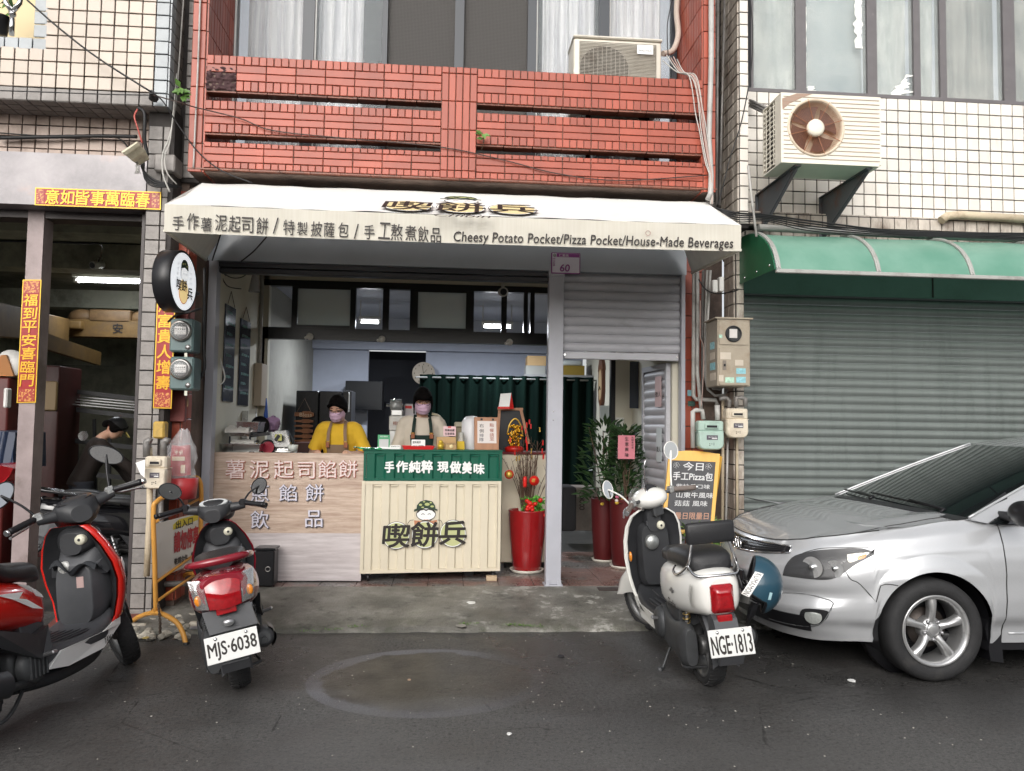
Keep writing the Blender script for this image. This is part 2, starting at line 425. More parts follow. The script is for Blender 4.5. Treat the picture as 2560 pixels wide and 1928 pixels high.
T_PINK = mat('dull_pink_tile', (.40,.31,.26), .45, rand=.07, var=.12, dirt=(.2,.14,.11), dscale=3, dmin=.5)
T_WHITE = mat('white_tile', (.72,.68,.62), .22, rand=.08, var=.05, bump=.05, bscale=25, dirt=(.40,.32,.25), dscale=3, dmin=.58, dmax=.5, stretch=(1.5,1,.4))
T_WHITED = mat('weathered_white_tile', (.50,.45,.39), .35, rand=.1, var=.15, dirt=(.14,.10,.075), dscale=5, dmin=.46, dmax=.8, stretch=(1,1,.4))
CONC = mat('dark_concrete', (.16,.15,.135), .85, var=.3, vscale=3, bump=.3, bscale=20, dirt=(.05,.045,.04), dscale=2)
STEELG = mat('grey_blue_paint', (.41,.45,.50), .26, var=.05, vscale=2, coat=.15, bump=.05, bscale=5, dirt=(.17,.19,.21), dscale=3, dmin=.6, dmax=.3)
STEELP = mat('grey_post_paint', (.42,.425,.47), .38, var=.07, vscale=3, dirt=(.14,.13,.13), dscale=7, dmin=.66, dmax=.4)
BLACK = mat('black_plastic', (.012,.012,.014), .35, var=.1)
BLACKM = mat('black_metal_frame', (.012,.013,.015), .28)
WHITEP = mat('white_plastic', (.72,.71,.68), .4, var=.06)
CABLE = mat('black_cable', (.015,.015,.016), .5)
CABLEW = mat('grey_cable', (.46,.45,.42), .5, var=.15)
CHROME = mat('chrome', (.75,.75,.76), .12, metal=1, rvar=.06)
STAIN = mat('stainless_steel', (.55,.55,.54), .28, metal=1, var=.12, vscale=2, rvar=.1)
# ---------------- ground ----------------
g = MB()
g.grid(lambda u, v: Vector((-70+140*u, -60+140*v, 0)), 1, 1, False)
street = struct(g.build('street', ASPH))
E0, E1, TE = 5.54, 6.545, .12
def ramp_pt(u, v):
 x = -2.5+7.5*u; y0 = E0+.035*mn.noise(Vector((x*2.3, 0, 1)))+.02*mn.noise(Vector((x*9, 3, 1)))
 if v < .06: t = v/.06; return Vector((x, y0+.02*t, -.01+t*(.028+.012*mn.noise(Vector((x*7, 0, 5))))))
 t = (v-.06)/.94; y = y0+.02+(E1-y0-.02)*t
 return Vector((x, y, .026+(TE-.026)*t**.8+.006*mn.noise(Vector((x*3, y*4, 2)))*(1-t)))
ramp = struct(MB().grid(ramp_pt, 260, 26).build('pavement', RAMP, fix=False))
b = MB(); b.box(-2.25, 2.45, E1, 8.3, 0, TE-.012)
floor = struct(b.build('floor', GROUT_D))
ft = Tiles(floor, 'floor_tile', .005, .012)
for i in range(16):
 for j in range(6):
  ft.add((-2.1+i*.3, E1+.002+.15+j*.3, TE-.012), Vector((.3,0,0)), Vector((0,.3,0)), FLOORS)
ft.finish()
b = MB(); b.box(-2.25, 2.45, 8.3, 12.2, 0, TE-.004); struct(b.build('floor', mat('inner_floor', (.10,.095,.09), .35, var=.2)))
# ---------------- left building (open garage) ----------------
GB = thing('garage_building', 'beige tiled building over an open dim garage left of the red building', 'building', (-4.2, 6, 0))
XB = -2.117; ZB = 3.777
b = MB()
b.box(-7, XB, 5.762, 6.4, ZB+.012, 4.244-.09); b.box(-2.99, XB, 5.762, 6.4, ZB+.012, 7.5)
b.box(-7, -2.1, 6.042, 6.4, 3.42, ZB+.2)
b.box(-2.28, -2.09, 5.862, 6.3, 0, 3.8)
b.box(-2.13, -1.95, 6.02, 6.4, 3.3, 7.5)
b.build('wall', GROUT_D, GB)
t = Tiles(GB, 'tile', .0085, .012)
P = .0985
for i in range(12):
 for j in range(40):
  x = XB-.099-P*(i+.5); z = ZB+.10+P*(j+.5)
  ml = T_BEIGE
  if x < -2.985 and z > 4.15: continue
  t.add((x, 5.762, z), Vector((P,0,0)), Vector((0,0,P)), ml)
for i in range(12, 30):
 for j in range(4):
  x = XB-.099-P*(i+.5); z = ZB+.10+P*(j+.5)
  if z < 4.15: t.add((x, 5.762, z), Vector((P,0,0)), Vector((0,0,P)), T_BEIGE)
for j in range(32):
 t.add((XB-.0495, 5.762, ZB+P*(j+.5)), Vector((.099,0,0)), Vector((0,0,P)), T_BLUE)
 for k in range(3): t.add((XB, 5.8+k*.09, ZB+P*(j+.5)), Vector((0,.09,0)), Vector((0,0,P)), T_BLUE if k == 0 else T_GREY)
for i in range(1, 30): t.add((XB-.0495-P*i, 5.762, ZB+.05), Vector((P,0,0)), Vector((0,0,P)), T_GREY)
for i in range(16): t.add((-3.03-P*i, 5.762, 4.20), Vector((P,0,0)), Vector((0,0,P*.92)), T_BLUE)
for j in range(16): t.add((-3.03, 5.762, 4.20+P*(j+1)), Vector((P,0,0)), Vector((0,0,P)), T_BLUE)
for i in range(30):
 for k in range(3): t.add((XB-.05-P*i, 5.8+k*.095, ZB+.012), Vector((P,0,0)), Vector((0,-.095,0)), T_GREY)
for i in range(26):
 for j in range(4): t.add((-2.29-P*(i+.5), 6.042, 3.43+.09*(j+.5)), Vector((P,0,0)), Vector((0,0,.09)), T_PINK)
for j in range(35):
 for (xc, w) in ((-2.222, .105), (-2.143, .05)):
  if j < 34: t.add((xc, 5.862, .05+.108*j), Vector((w,0,0)), Vector((0,0,.108)), T_GREY)
for j in range(40): t.add((-2.03, 6.02, 3.38+.1*j), Vector((.09,0,0)), Vector((0,0,.1)), T_GREY)
t.finish()
b = MB(); b.box(-2.21, -2.06, 5.80, 5.98, 3.31, 3.44, .01); b.build('stone_block', T_GREY, GB)
n = ND('marbled_stone'); s1 = n.noise(1.2, 8, .7); c = n.mix(n.mr(s1, .35, .65), (.17,.155,.165), (.36,.33,.34))
c = n.mix(n.mr(n.noise(2.6, 5), .60, .74, 0, .55), c, (.48,.30,.25)); STONE = n.out(c, .22)
b = MB(); b.box(-7, -2.281, 5.855, 6.4, 3.04, 3.43); b.build('lintel', STONE, GB)
b = MB(); b.box(-7, -2.30, 6.03, 6.2, 2.985, 3.04); b.box(-2.335, -2.28, 5.95, 6.2, 0, 3.04); b.build('door_track', mat('dark_brown_steel', (.055,.045,.045), .45, var=.2), GB)
pa = at('a2', 185, 215, 6.02); pb_ = at('a2', 290, 215, 6.02)
PX0, PX1 = pa.x, pb_.x
b = MB(); b.box(PX0, PX1, 6.02, 6.16, 0, 3.04); b.build('post', mat('weathered_pink_stone', (.30,.24,.235), .5, var=.25, vscale=4, dirt=(.13,.095,.08), dscale=2.5, dmin=.52, bump=.1), GB)
GWALL = mat('stained_plaster', (.42,.42,.33), .85, var=.25, vscale=1.5, dirt=(.09,.09,.07), dscale=1.4, dmin=.48)
b = MB(); b.box(-7, -2.3, 6.16, 14, -.01, .015); struct(b.build('floor', mat('oily_floor', (.05,.045,.04), .4, var=.4)))
b = MB(); b.box(-7.1, -7, 6.2, 14, 0, 3.4); b.box(-2.34, -2.26, 6.3, 14, 0, 3.4); b.box(-7, -2.3, 13.9, 14, 0, 3.4); b.build('inner_wall', GWALL, GB)
b = MB(); b.box(-7, -2.3, 6.4, 14, 3.4, 3.5); b.build('ceiling', GWALL, GB)
def xband(k, y0, y1, Y, dep, m, nm, xa=-7, xb=-2.34):
 z1 = at(k, 600, y0, Y).z; z0 = at(k, 600, y1, Y).z
 o = MB().box(xa, xb, Y, Y+dep, z0, z1).build(nm, m, GB); return z0, z1
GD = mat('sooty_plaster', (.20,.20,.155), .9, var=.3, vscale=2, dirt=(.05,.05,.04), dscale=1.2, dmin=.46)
xband('a2', 225, 372, 7.3, .35, GWALL, 'ceiling_beam')
xband('a2', 440, 605, 8.6, .3, GWALL, 'ceiling_beam')
xband('a2', 722, 858, 10.4, .3, GWALL, 'ceiling_beam')
zc = at('a2', 600, 600, 8.9).z
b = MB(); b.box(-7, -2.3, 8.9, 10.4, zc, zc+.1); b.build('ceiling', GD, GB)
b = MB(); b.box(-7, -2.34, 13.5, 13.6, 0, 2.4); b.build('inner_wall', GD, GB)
TUBE = mat('lit_tube', (.93,.96,1), .3, emit=20)
a0, a1 = at('a2', 500, 678, 9.3), at('a2', 955, 690, 9.3)
ld = bpy.data.lights.new('lamp_light', 'AREA'); ld.shape = 'RECTANGLE'; ld.size = abs(a1.x-a0.x); ld.size_y = .06; ld.energy = 12; ld.color = (.9,.95,1)
lo = bpy.data.objects.new('lamp_light', ld); C.objects.link(lo); lo.location = ((a0.x+a1.x)/2, 9.3, a0.z-.04)
L0 = thing('tube_lamp', 'lit white fluorescent tube under the garage ceiling', 'lamp', a0)
MB().cyl(a0, a1, .022, 12).build('tube', TUBE, L0)
b = MB(); b.box(a0.x-.05, a1.x+.05, 9.27, 9.36, a0.z+.03, a0.z+.08, .008)
for p in (a0, a1): b.box(p.x-.03, p.x+.02, 9.28, 9.33, p.z-.03, p.z+.04)
b.build('fitting', WHITEP, L0)
MB().box(a0.x+.5, a0.x+.56, 9.3, 9.34, a0.z+.08, zc).build('bracket', BLACK, L0)
YEL = mat('dirty_yellow_paint', (.13,.075,.022), .6, var=.25, vscale=5, dirt=(.08,.05,.03), dscale=4)
cb = thing('crane_beam', 'yellow overhead crane beam lettered across the back of the garage', 'crane', at('a2', 480, 1045, 9.8))
q0, q1 = at('a2', 385, 935, 9.8), at('a2', 1150, 1060, 9.8)
b = MB(); b.box(q0.x, -2.36, 9.8, 9.95, at('a2', 600, 1050, 9.8).z, at('a2', 600, 935, 9.8).z, .01); b.build('beam', YEL, cb)
b = MB(); b.box(q0.x-.3, q0.x+.3, 9.7, 10.1, at('a2', 600, 1005, 9.8).z, at('a2', 600, 950, 9.8).z, .02); b.build('end_carriage', YEL, cb)
b = MB(); o, ux, uy = tbox('a2', 735, 962, 800, 1025, 9.8); letters(b, '安', o, ux, uy, (0,-1,0), .006, .02)
o, ux, uy = tbox('a2', 962, 970, 1027, 1033, 9.8); letters(b, '全', o, ux, uy, (0,-1,0), .006, .02); b.build('lettering', BLACK, cb)
h0 = at('a2', 600, 905, 9.9)
b = MB(); b.box(h0.x, h0.x+.5, 9.8, 10.0, h0.z-.11, h0.z+.06, .02)
for dx_ in (-.12, .62): b.ell((h0.x+dx_, 9.9, h0.z-.03), .16, .1, .1)
b.build('hoist', mat('brown_motor', (.12,.07,.03), .6, var=.3), cb)
gr = thing('crane_rail', 'yellow crane rail running into the garage on the left', 'rail', (-4.4, 7, 2))
b = MB(); A = at('a2', -60, 930, 6.9); B = at('a2', 420, 1010, 9.7)
b.bar(A, B, .1, .3, b=.01); b.build('rail', YEL, gr)
b = MB(); A = at('a2', 240, 1060, 8); B = at('a2', 640, 1190, 9.7); b.bar(A, B, .06, .16); b.build('bracket', YEL, gr)
def cctv(name, label, p, m, aim=(0,-1,-.2), s=1):
 t_ = thing(name, label, 'camera', p); p = Vector(p); a = Vector(aim).normalized()
 MB().tube([p-a*.05*s, p+a*.055*s, p+a*.06*s], [.034*s, .034*s, .030*s], 16).build('body', m, t_)
 MB().tube([p+a*.061*s, p+a*.065*s], [.024*s]*2, 14).build('lens', BLACK, t_)
 MB().tube([p, p+Vector((0,.02,.05))*s, p+Vector((0,.07,.07))*s], .012*s).build('bracket', m, t_); return t_
cp = at('a2', 635, 578, 8.5); cctv('security_camera', 'small white security camera hanging inside the garage', cp, WHITEP, (-.3,-1,-.3), 1.3)
w = [at('a2', 0, 425, 7.25), at('a2', 280, 430, 7.25), at('a2', 560, 440, 7.25), at('a2', 655, 445, 7.3), at('a2', 660, 500, 8.0), at('a2', 640, 560, 8.5)]
tag(rebase(MB().tube(catmull(w), .008, 6).build('cable', CABLE), w[0]), 'black wire running to the garage security camera', 'cable')
RK = mat('rack_steel', (.035,.035,.038), .5, var=.3)
rk = thing('steel_rack', 'dark steel rack full of bars at the back of the garage', 'rack', (-3.2, 9, 0))
random.seed(11)
b = MB()
for i in range(12):
 x = -4.4+i*.185+random.uniform(-.05,.05); b.bar((x, 9+random.uniform(0,.4), .1), (x+random.uniform(-.04,.04), 9.2, random.uniform(1.3, 1.9)), .03)
for z in (.5, .8, 1.15, 1.5, 1.7): b.bar((-4.5, 9, z+.12), (-2.4, 9.05, z-.1), .03, .05)
b.build('bars', RK, rk)
b = MB()
for i in range(4): b.bar((-4.4, 8.9+i*.05, 1.66+i*.03), (-2.4, 9+i*.05, 1.5+i*.03), .012)
b.build('pipe_stack', mat('bright_bar', (.3,.3,.3), .3, metal=1), rk)
p0 = at('d2', 380, 130, 8.6)
cbn = thing('machine_cabinet', 'dark red machine cabinet with switch gear left in the garage', 'cabinet', (p0.x+.2, 8.8, 0))
e = at('d2', 600, 130, 8.6)
MB().box(p0.x, e.x, 8.6, 9.1, 0, p0.z, .02).build('body', mat('dark_red_paint', (.04,.008,.007), .5, var=.2), cbn)
MB().box(p0.x+.02, p0.x+.22, 8.56, 8.597, at('d2', 380, 580, 8.6).z, at('d2', 380, 290, 8.6).z, .01).build('panel', mat('tan_panel', (.22,.15,.07), .5), cbn)
MB().cyl((p0.x+.5, 8.58, p0.z-.75), (p0.x+.5, 8.6, p0.z-.75), .05).build('dial', STAIN, cbn)
p0 = at('d2', 0, 30, 7.2); mg = thing('grinding_machine', 'orange and red grinding machine with a pale wheel at the far left of the garage', 'machine', (-4.1, 7.3, 0))
b = MB(); b.prism([at('d2', -90, 240, 7.2), at('d2', 135, 240, 7.2), at('d2', 95, 130, 7.2), at('d2', 60, 30, 7.2), at('d2', 10, 30, 7.2), at('d2', -60, 140, 7.2)], (0, .2, 0)); b.build('guard', mat('orange_paint', (.35,.13,.02), .45), mg)
c0 = at('d2', 108, 115, 7.25); b = MB(); b.lathe([(0,-.02),(.12,-.02),(.125,0),(.12,.02),(0,.02)], c0, 'Y', 24); b.build('wheel', WHITEP, mg)
MB().box(c0.x-.5, c0.x+.02, 7.2, 7.5, 0, at('d2', 0, 250, 7.2).z, .02).build('base', mat('red_machine', (.09,.012,.01), .5, var=.2), mg)
MB().box(at('d2', 65, 360, 7.15).x, at('d2', 105, 360, 7.15).x, 7.1, 7.18, at('d2', 60, 555, 7.15).z, at('d2', 60, 360, 7.15).z, .01).build('bottle', WHITEP, mg)
bt = MB(); P4 = [at('d2', -60, 780, 6.9), at('d2', 150, 800, 6.9), at('d2', 150, 1160, 6.8), at('d2', -60, 1160, 6.8)]
bt.grid(lambda u, v: (P4[0].lerp(P4[1], u)).lerp(P4[3].lerp(P4[2], u), v)+Vector((0, .03*math.sin(9*u+3*v), 0)), 10, 8); bt.prism([P4[0], P4[1], P4[2], P4[3]], (0, .5, 0))
tag(bt.build('tarpaulin', mat('navy_tarp', (.01,.02,.05), .45)), 'navy blue tarpaulin over goods at the left edge inside the garage', 'tarpaulin')
rp = [at('d2', -60, 1110, 6.55), at('d2', 0, 1125, 6.55), at('d2', 90, 1145, 6.6), at('d2', 132, 1155, 6.62), at('d2', 100, 1215, 6.6), at('d2', 50, 1280, 6.55), at('d2', -60, 1370, 6.5)]
tag(MB().prism(rp, (.02, .3, 0)).build('red_cover', mat('glossy_red_cover', (.35,.01,.015), .25, coat=.5)), 'glossy red cover sticking out behind the garage post at the left edge', 'cover')
# ---------------- shop building (red tiles) ----------------
SB = thing('shop_building', 'red tiled building with a slatted balcony over the food shop', 'building', (0, 6.6, 0))
b = MB()
for (x0, x1) in ((-1.955, -1.85), (1.935, 2.035)):
 b.box(x0, x1, 5.762, 6.6, 3.31, 7.5)
b.box(-1.85, 1.935, 5.775, 6.6, 3.31, 3.33)
b.box(-2.06, 2.3, 6.63, 6.7, 2.81, 3.45)
b.box(-2.14, -2.03, 6.05, 6.75, .0, 3.3)
b.box(2.045, 2.40, 6.62, 6.8, 0, 3.5)
b.build('wall', GROUT_R, SB)
t = Tiles(SB, 'tile', .006, .012)
YB = 5.75; X0, X1 = -1.842, 1.935; PXL, PXR = -.100, .168
for j in range(20):
 z = 3.30+.2135*(j+.5)
 t.add((-1.9025, 5.762, z), Vector((.101,0,0)), Vector((0,0,.2135)), T_RED); t.add((1.985, 5.762, z), Vector((.1,0,0)), Vector((0,0,.2135)), T_RED)
 for k in range(10):
  t.add((-1.85, 5.79+.065*k, z), Vector((0,.065,0)), Vector((0,0,.2135)), T_RED)
  t.add((1.935, 5.79+.065*k, z), Vector((0,-.065,0)), Vector((0,0,.2135)), T_RED)
def rail(za, zb, rows):
 n_ = 0; b = MB(); b.box(X0, X1, YB+.012, YB+.12, zb, za); b.build('balcony_rail', GROUT_R, SB)
 hs_ = sum(r[1] for r in rows); z = za
 for kind, h in rows:
  h = h*(za-zb)/hs_
  for (xa, xb, nn) in ((X0, PXL, 8), (PXR, X1, 8)):
   L_ = (xb-xa)/nn
   for i in range(nn):
    if kind == 'l':
     if xa == X0 and i == 0 and za > 4.1 and z < 4.1: continue
     t.add((xa+L_*(i+.5), YB+.012, z-h/2), Vector((L_,0,0)), Vector((0,0,h)), T_RED)
    else:
     for k in range(4):
      if xa == X0 and i == 0 and za > 4.1 and z < 4.1: continue
      t.add((xa+L_*(i+(k+.5)/4), YB+.012, z-h/2), Vector((L_/4,0,0)), Vector((0,0,h)), T_RED)
  z -= h
 for i in range(17): t.add((X0+.222*(i+.5), YB+.06, zb), Vector((.222,0,0)), Vector((0,-.1,0)), T_REDB)
rail(4.190, 3.921, (('s',.068),('l',.058),('l',.058),('s',.075)))
rail(3.845, 3.600, (('s',.068),('l',.055),('l',.055),('s',.068)))
rail(3.531, 3.333, (('s',.04),('l',.055),('l',.055),('s',.05)))
b = MB(); b.box(PXL, PXR, YB, YB+.15, 3.32, 4.185); b.build('balcony_rail', GROUT_R, SB)
zz = [4.187, 4.135, 3.92, 3.70, 3.49, 3.385, 3.325]
for a_, c_ in zip(zz, zz[1:]):
 for i in range(5):
  w_ = (PXR-PXL)/5; t.add((PXL+w_*(i+.5), YB, (a_+c_)/2), Vector((w_,0,0)), Vector((0,0,a_-c_)), T_RED)
for i in range(18):
 for k in range(5): t.add((-1.95+.222*(i+.5), 5.81+.14*k, 3.33), Vector((.222,0,0)), Vector((0,-.135,0)), T_REDB)
for j in range(16):
 z = .12+.195*(j+.5)
 if z < 3.2:
  t.add((-2.08, 6.05, z), Vector((.1,0,0)), Vector((0,0,.195)), T_RED); t.add((-2.03, 6.1, z), Vector((0,.1,0)), Vector((0,0,.195)), T_RED)
  t.add((-2.03, 6.2, z), Vector((0,.1,0)), Vector((0,0,.195)), T_RED)
  t.add((2.086, 6.62, z), Vector((.08,0,0)), Vector((0,0,.195)), T_RED); t.add((2.18, 6.62, z), Vector((.1,0,0)), Vector((0,0,.195)), T_RED)
t.finish()
def brk(u, v):
 x = -1.842+.218*u; z = 4.095-.17*v
 return Vector((x, YB+.01-.03*abs(mn.noise(Vector((x*14, 1, z*40))))-.02*mn.noise(Vector((x*30, 4, z*60))), z))
MB().grid(brk, 26, 22).build('broken_render', mat('bare_purple_brown', (.06,.028,.03), .8, bump=.6, bscale=60, var=.4, vscale=20), SB)
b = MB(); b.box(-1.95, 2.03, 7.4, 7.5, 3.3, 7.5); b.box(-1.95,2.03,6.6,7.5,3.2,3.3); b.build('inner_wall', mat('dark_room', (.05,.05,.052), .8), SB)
FRB = mat('blue_black_frame', (.03,.036,.045), .35)
YW = 6.42
def wx(k, x): return at(k, x, 200, YW).x
fr = [(wx('a4',350), wx('a4',385)), (wx('a4',838), wx('a4',914)), (wx('a4',1360), wx('a4',1395)), (wx('a4',1836), wx('a4',1896)), (wx('a5',205), wx('a5',262)), (wx('a5',668), wx('a5',735)), (wx('a5',1140), wx('a5',1170))]
n = ND('ribbed_glass'); X, Y, Z = n.xyz()
n.b.inputs['Transmission Weight'].default_value = 0; n.b.inputs['Alpha'].default_value = .2
n.bump(n.math('SINE', n.math('MULTIPLY', Z, 420)), .35, .004); RGL = n.out((.5,.54,.56), .12)
n = ND('insect_screen'); X, Y, Z = n.xyz()
gx = n.mr(n.math('ABSOLUTE', n.math('SINE', n.math('MULTIPLY', X, 260))), .12, .3); gz = n.mr(n.math('ABSOLUTE', n.math('SINE', n.math('MULTIPLY', Z, 260))), .12, .3)
n.bump(n.math('MULTIPLY', gx, gz), .5, .003)
SCR = n.out(n.mix(n.math('MULTIPLY', gx, gz), (.10,.095,.09), (.052,.048,.045)), .75)
n = ND('sheer_curtain'); n.b.inputs['Alpha'].default_value = 1
CURT = n.out(n.mix(n.mr(n.noise(9, 3, vec=None, stretch=(3,1,.15)), .4, .6), (.60,.60,.63), (.82,.82,.82)), .8)
for i, (x0, x1) in enumerate(fr):
 w_ = thing('x', 'x', 'x') if False else None
 MB().box(x0, x1, YW-.03, YW+.05, 3.34, 7.4).build('window_frame', FRB, SB)
MB().box(fr[0][0], fr[-1][1], YW-.04, YW+.06, 3.33, 3.42).build('window_frame', FRB, SB)
for i in range(6):
 x0, x1 = fr[i][1], fr[i+1][0]
 if i in (2, 3): MB().box(x0, x1, YW+.015, YW+.02, 3.42, 7.4).build('insect_screen', SCR, SB)
 else:
  MB().box(x0, x1, YW+.02, YW+.026, 3.42, 7.4).build('window_pane', RGL, SB)
  MB().box(x0, x0+.012, YW, YW+.02, 3.42, 7.4).build('glazing_bead', WHITEP, SB)
def curtain(xa, xb, Y, z0, z1, m, label, par=None, fold=.035, nf=None, seed=1):
 nf = nf or int((xb-xa)/.075)
 def f(u, v):
  ph = u*nf*2*PI; a = fold*(.6+.6*mn.noise(Vector((u*9, seed, 0))))
  return Vector((xa+(xb-xa)*u+.01*math.sin(ph*.7+seed), Y+a*math.sin(ph+1.5*mn.noise(Vector((u*5, seed, v*.7)))), z0+(z1-z0)*v))
 o = MB().grid(f, nf*10, 6).build('curtain', m, par, fix=False)
 if par is None: tag(o, label, 'curtain')
 return rebase(o, ((xa+xb)/2, Y, z0)) if par is None else o
curtain(wx('a4',440), wx('a4',835), 6.56, 3.36, 7.2, CURT, 'white sheer curtain in the leftmost balcony window', seed=1)
curtain(wx('a4',915), wx('a4',1228), 6.56, 3.36, 7.2, CURT, 'white sheer curtain left of the dark balcony screens', seed=2)
curtain(wx('a5',312), wx('a5',668), 6.56, 3.36, 7.2, CURT, 'white sheer curtain behind the balcony air conditioner', seed=3)
curtain(wx('a5',738), wx('a5',1100), 6.56, 3.36, 7.2, CURT, 'white sheer curtain in the rightmost balcony window', seed=4)
BM = MB(); BM.box(-2.055, 2.055, 6.55, 6.63, 2.812, 3.2); BM.build('fascia', STEELG, SB)
tb = MB(); tb.box(-1.95, .90, 6.59, 6.70, 2.770, 2.808); tb.box(-1.95, .90, 6.60, 6.68, 2.72, 2.765, .008); tb.build('shutter_track', mat('dark_track', (.04,.042,.05), .35), SB)
MB().box(-2.018, -1.951, 6.55, 6.66, TE-.01, 2.81).build('post', STEELP, SB)
lp = thing('steel_post', 'grey steel post standing between counter and doorway', 'post', (.907, 6.6, TE))
MB().box(.842, .973, 6.55, 6.65, TE+.012, 2.815, .004).build('shaft', STEELP, lp)
MB().box(.836, .979, 6.54, 6.66, 2.765, 2.812, .003).build('collar', STEELP, lp)
b = MB(); b.box(.83, .985, 6.53, 6.67, TE, TE+.012); b.box(.842, .873, 6.535, 6.55, TE+.005, TE+.05); b.box(.942, .973, 6.535, 6.55, TE+.005, TE+.05); b.build('foot_plate', STEELP, lp)
for z in (.0, .068): MB().lathe([(0,-.004),(.005,-.003),(.006,0)], at('b4', 1612, 220+z*1000, 6.55), 'Y', 10).build('screw', CHROME, lp)
MB().box(2.012, 2.045, 6.55, 6.64, TE, 2.81).build('shutter_rail', STEELP, SB)
def slat_profile(h, dep):
 pts = [(-.001, .001)]
 for i in range(8):
  t_ = i/7; pts.append((-dep*(math.sin(PI*(.04+.93*t_**1.15))**.75), .003+(h-.012)*t_))
 pts += [(.001, h-.006), (-.002, h-.004), (-.001, h-.001), (.008, h-.001), (.008, .001)]
 return pts
def shutter(t_, x0, x1, Y, z0, z1, n_, m, dep=.012, name='slat'):
 h = (z1-z0)/n_; pr = slat_profile(h, dep); b = MB(); b.prism([(x0, p, q) for p, q in pr], (x1-x0, 0, 0)); me = None
 first = None
 for i in range(n_):
  if first is None:
   o = MB().prism([(x0, Y+p, z0+q) for p, q in pr], (x1-x0, 0, 0)).build(name, m, t_); first = o
  else:
   o = bpy.data.objects.new(name, first.data); C.objects.link(o); o.parent = t_; o.location = (0, 0, h*i); OM[o.name] = OM[t_.name]
SHG = mat('shutter_grey_paint', (.45,.45,.48), .42, var=.08, vscale=4, dirt=(.15,.14,.14), dscale=3, dmin=.58, dmax=.5, stretch=(1,1,3))
sh = thing('roller_shutter', 'grey roller shutter pulled halfway down over the doorway', 'shutter', (1.49, 6.62, 2.05))
shutter(sh, .975, 2.010, 6.612, 2.125, 2.81, 9, SHG, .020)
MB().box(.985, 2.0, 6.59, 6.62, 2.055, 2.12, .006).build('bottom_bar', SHG, sh)
for p in (.99, 1.985): MB().cyl((p, 6.585, 2.09), (p, 6.59, 2.09), .008, 10).build('screw', CHROME, sh)
CREAM = mat('cream_plaster', (.60,.57,.47), .7, var=.05, vscale=2, dirt=(.42,.39,.32), dscale=2, dmin=.6, dmax=.3)
LAV = mat('lavender_paint', (.52,.55,.64), .7, var=.04)
b = MB(); b.box(-2.2, -1.97, 6.66, 8.2, 0, 3.1); b.box(1.97, 2.1, 6.68, 8.2, 0, 3.1); b.box(-2.0, 2.0, 6.7, 8.2, 3.02, 3.1); b.box(1.79, 1.97, 8.2, 8.3, 0, 3.02)
b.box(-1.97, -1.9, 8.2, 8.3, 0, 3.02); b.box(-1.97,1.97,6.68,6.72,2.81,3.02); b.box(-1.97, 1.97, 8.2, 8.3, 2.975, 3.02)
b.build('inner_wall', CREAM, SB)
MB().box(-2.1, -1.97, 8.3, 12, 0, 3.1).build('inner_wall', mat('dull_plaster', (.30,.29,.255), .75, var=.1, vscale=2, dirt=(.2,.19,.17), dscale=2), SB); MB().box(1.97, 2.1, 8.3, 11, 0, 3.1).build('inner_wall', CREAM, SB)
b = MB(); b.box(-1.97, -1.18, 11.3, 11.4, 0, 3.0); b.box(-.35, 1.97, 11.3, 11.4, 0, 3.0); b.box(-1.97, 1.97, 11.2, 11.3, 2.55, 3.0); pass
b.box(-1.97, 1.97, 8.3, 12, 3.0, 3.1); b.build('inner_wall', LAV, SB)
def batten(label, k, x0, x1, y, Y_, power, zc):
 a = at(k, x0, y, Y_); b_ = at(k, x1, y, Y_); t_ = thing('tube_lamp', label, 'lamp', a)
 MB().box(a.x, b_.x, Y_-.05, Y_+.05, a.z+.03, a.z+.07, .008).build('fitting', WHITEP, t_)
 MB().cyl((a.x+.03, Y_, a.z), (b_.x-.03, Y_, a.z), .016, 10).build('tube', TUBE, t_)
 b = MB()
 for x in (a.x+.02, b_.x-.02): b.box(x-.015, x+.015, Y_-.02, Y_+.02, a.z-.02, a.z+.035); b.bar((x, Y_, a.z+.07), (x, Y_, zc), .012)
 b.build('holder', WHITEP, t_)
 ld = bpy.data.lights.new('lamp_light', 'AREA'); ld.shape = 'RECTANGLE'; ld.size = abs(b_.x-a.x); ld.size_y = .06; ld.energy = power; ld.color = (.86,.92,1)
 lo = bpy.data.objects.new('lamp_light', ld); C.objects.link(lo); lo.location = ((a.x+b_.x)/2, Y_, a.z-.03)
batten('lit fluorescent batten in the shop seen through the transom left of centre', 'b1', 1445, 1610, 1062, 9.6, 30, 3.0)
batten('lit fluorescent batten in the shop seen through the transom at right', 'b2', 285, 505, 1040, 9.6, 32, 3.0)
MB().box(-1.3, -.3, 12.0, 12.1, 0, 2.6).build('inner_wall', mat('dark_passage', (.03,.03,.035), .8), SB)
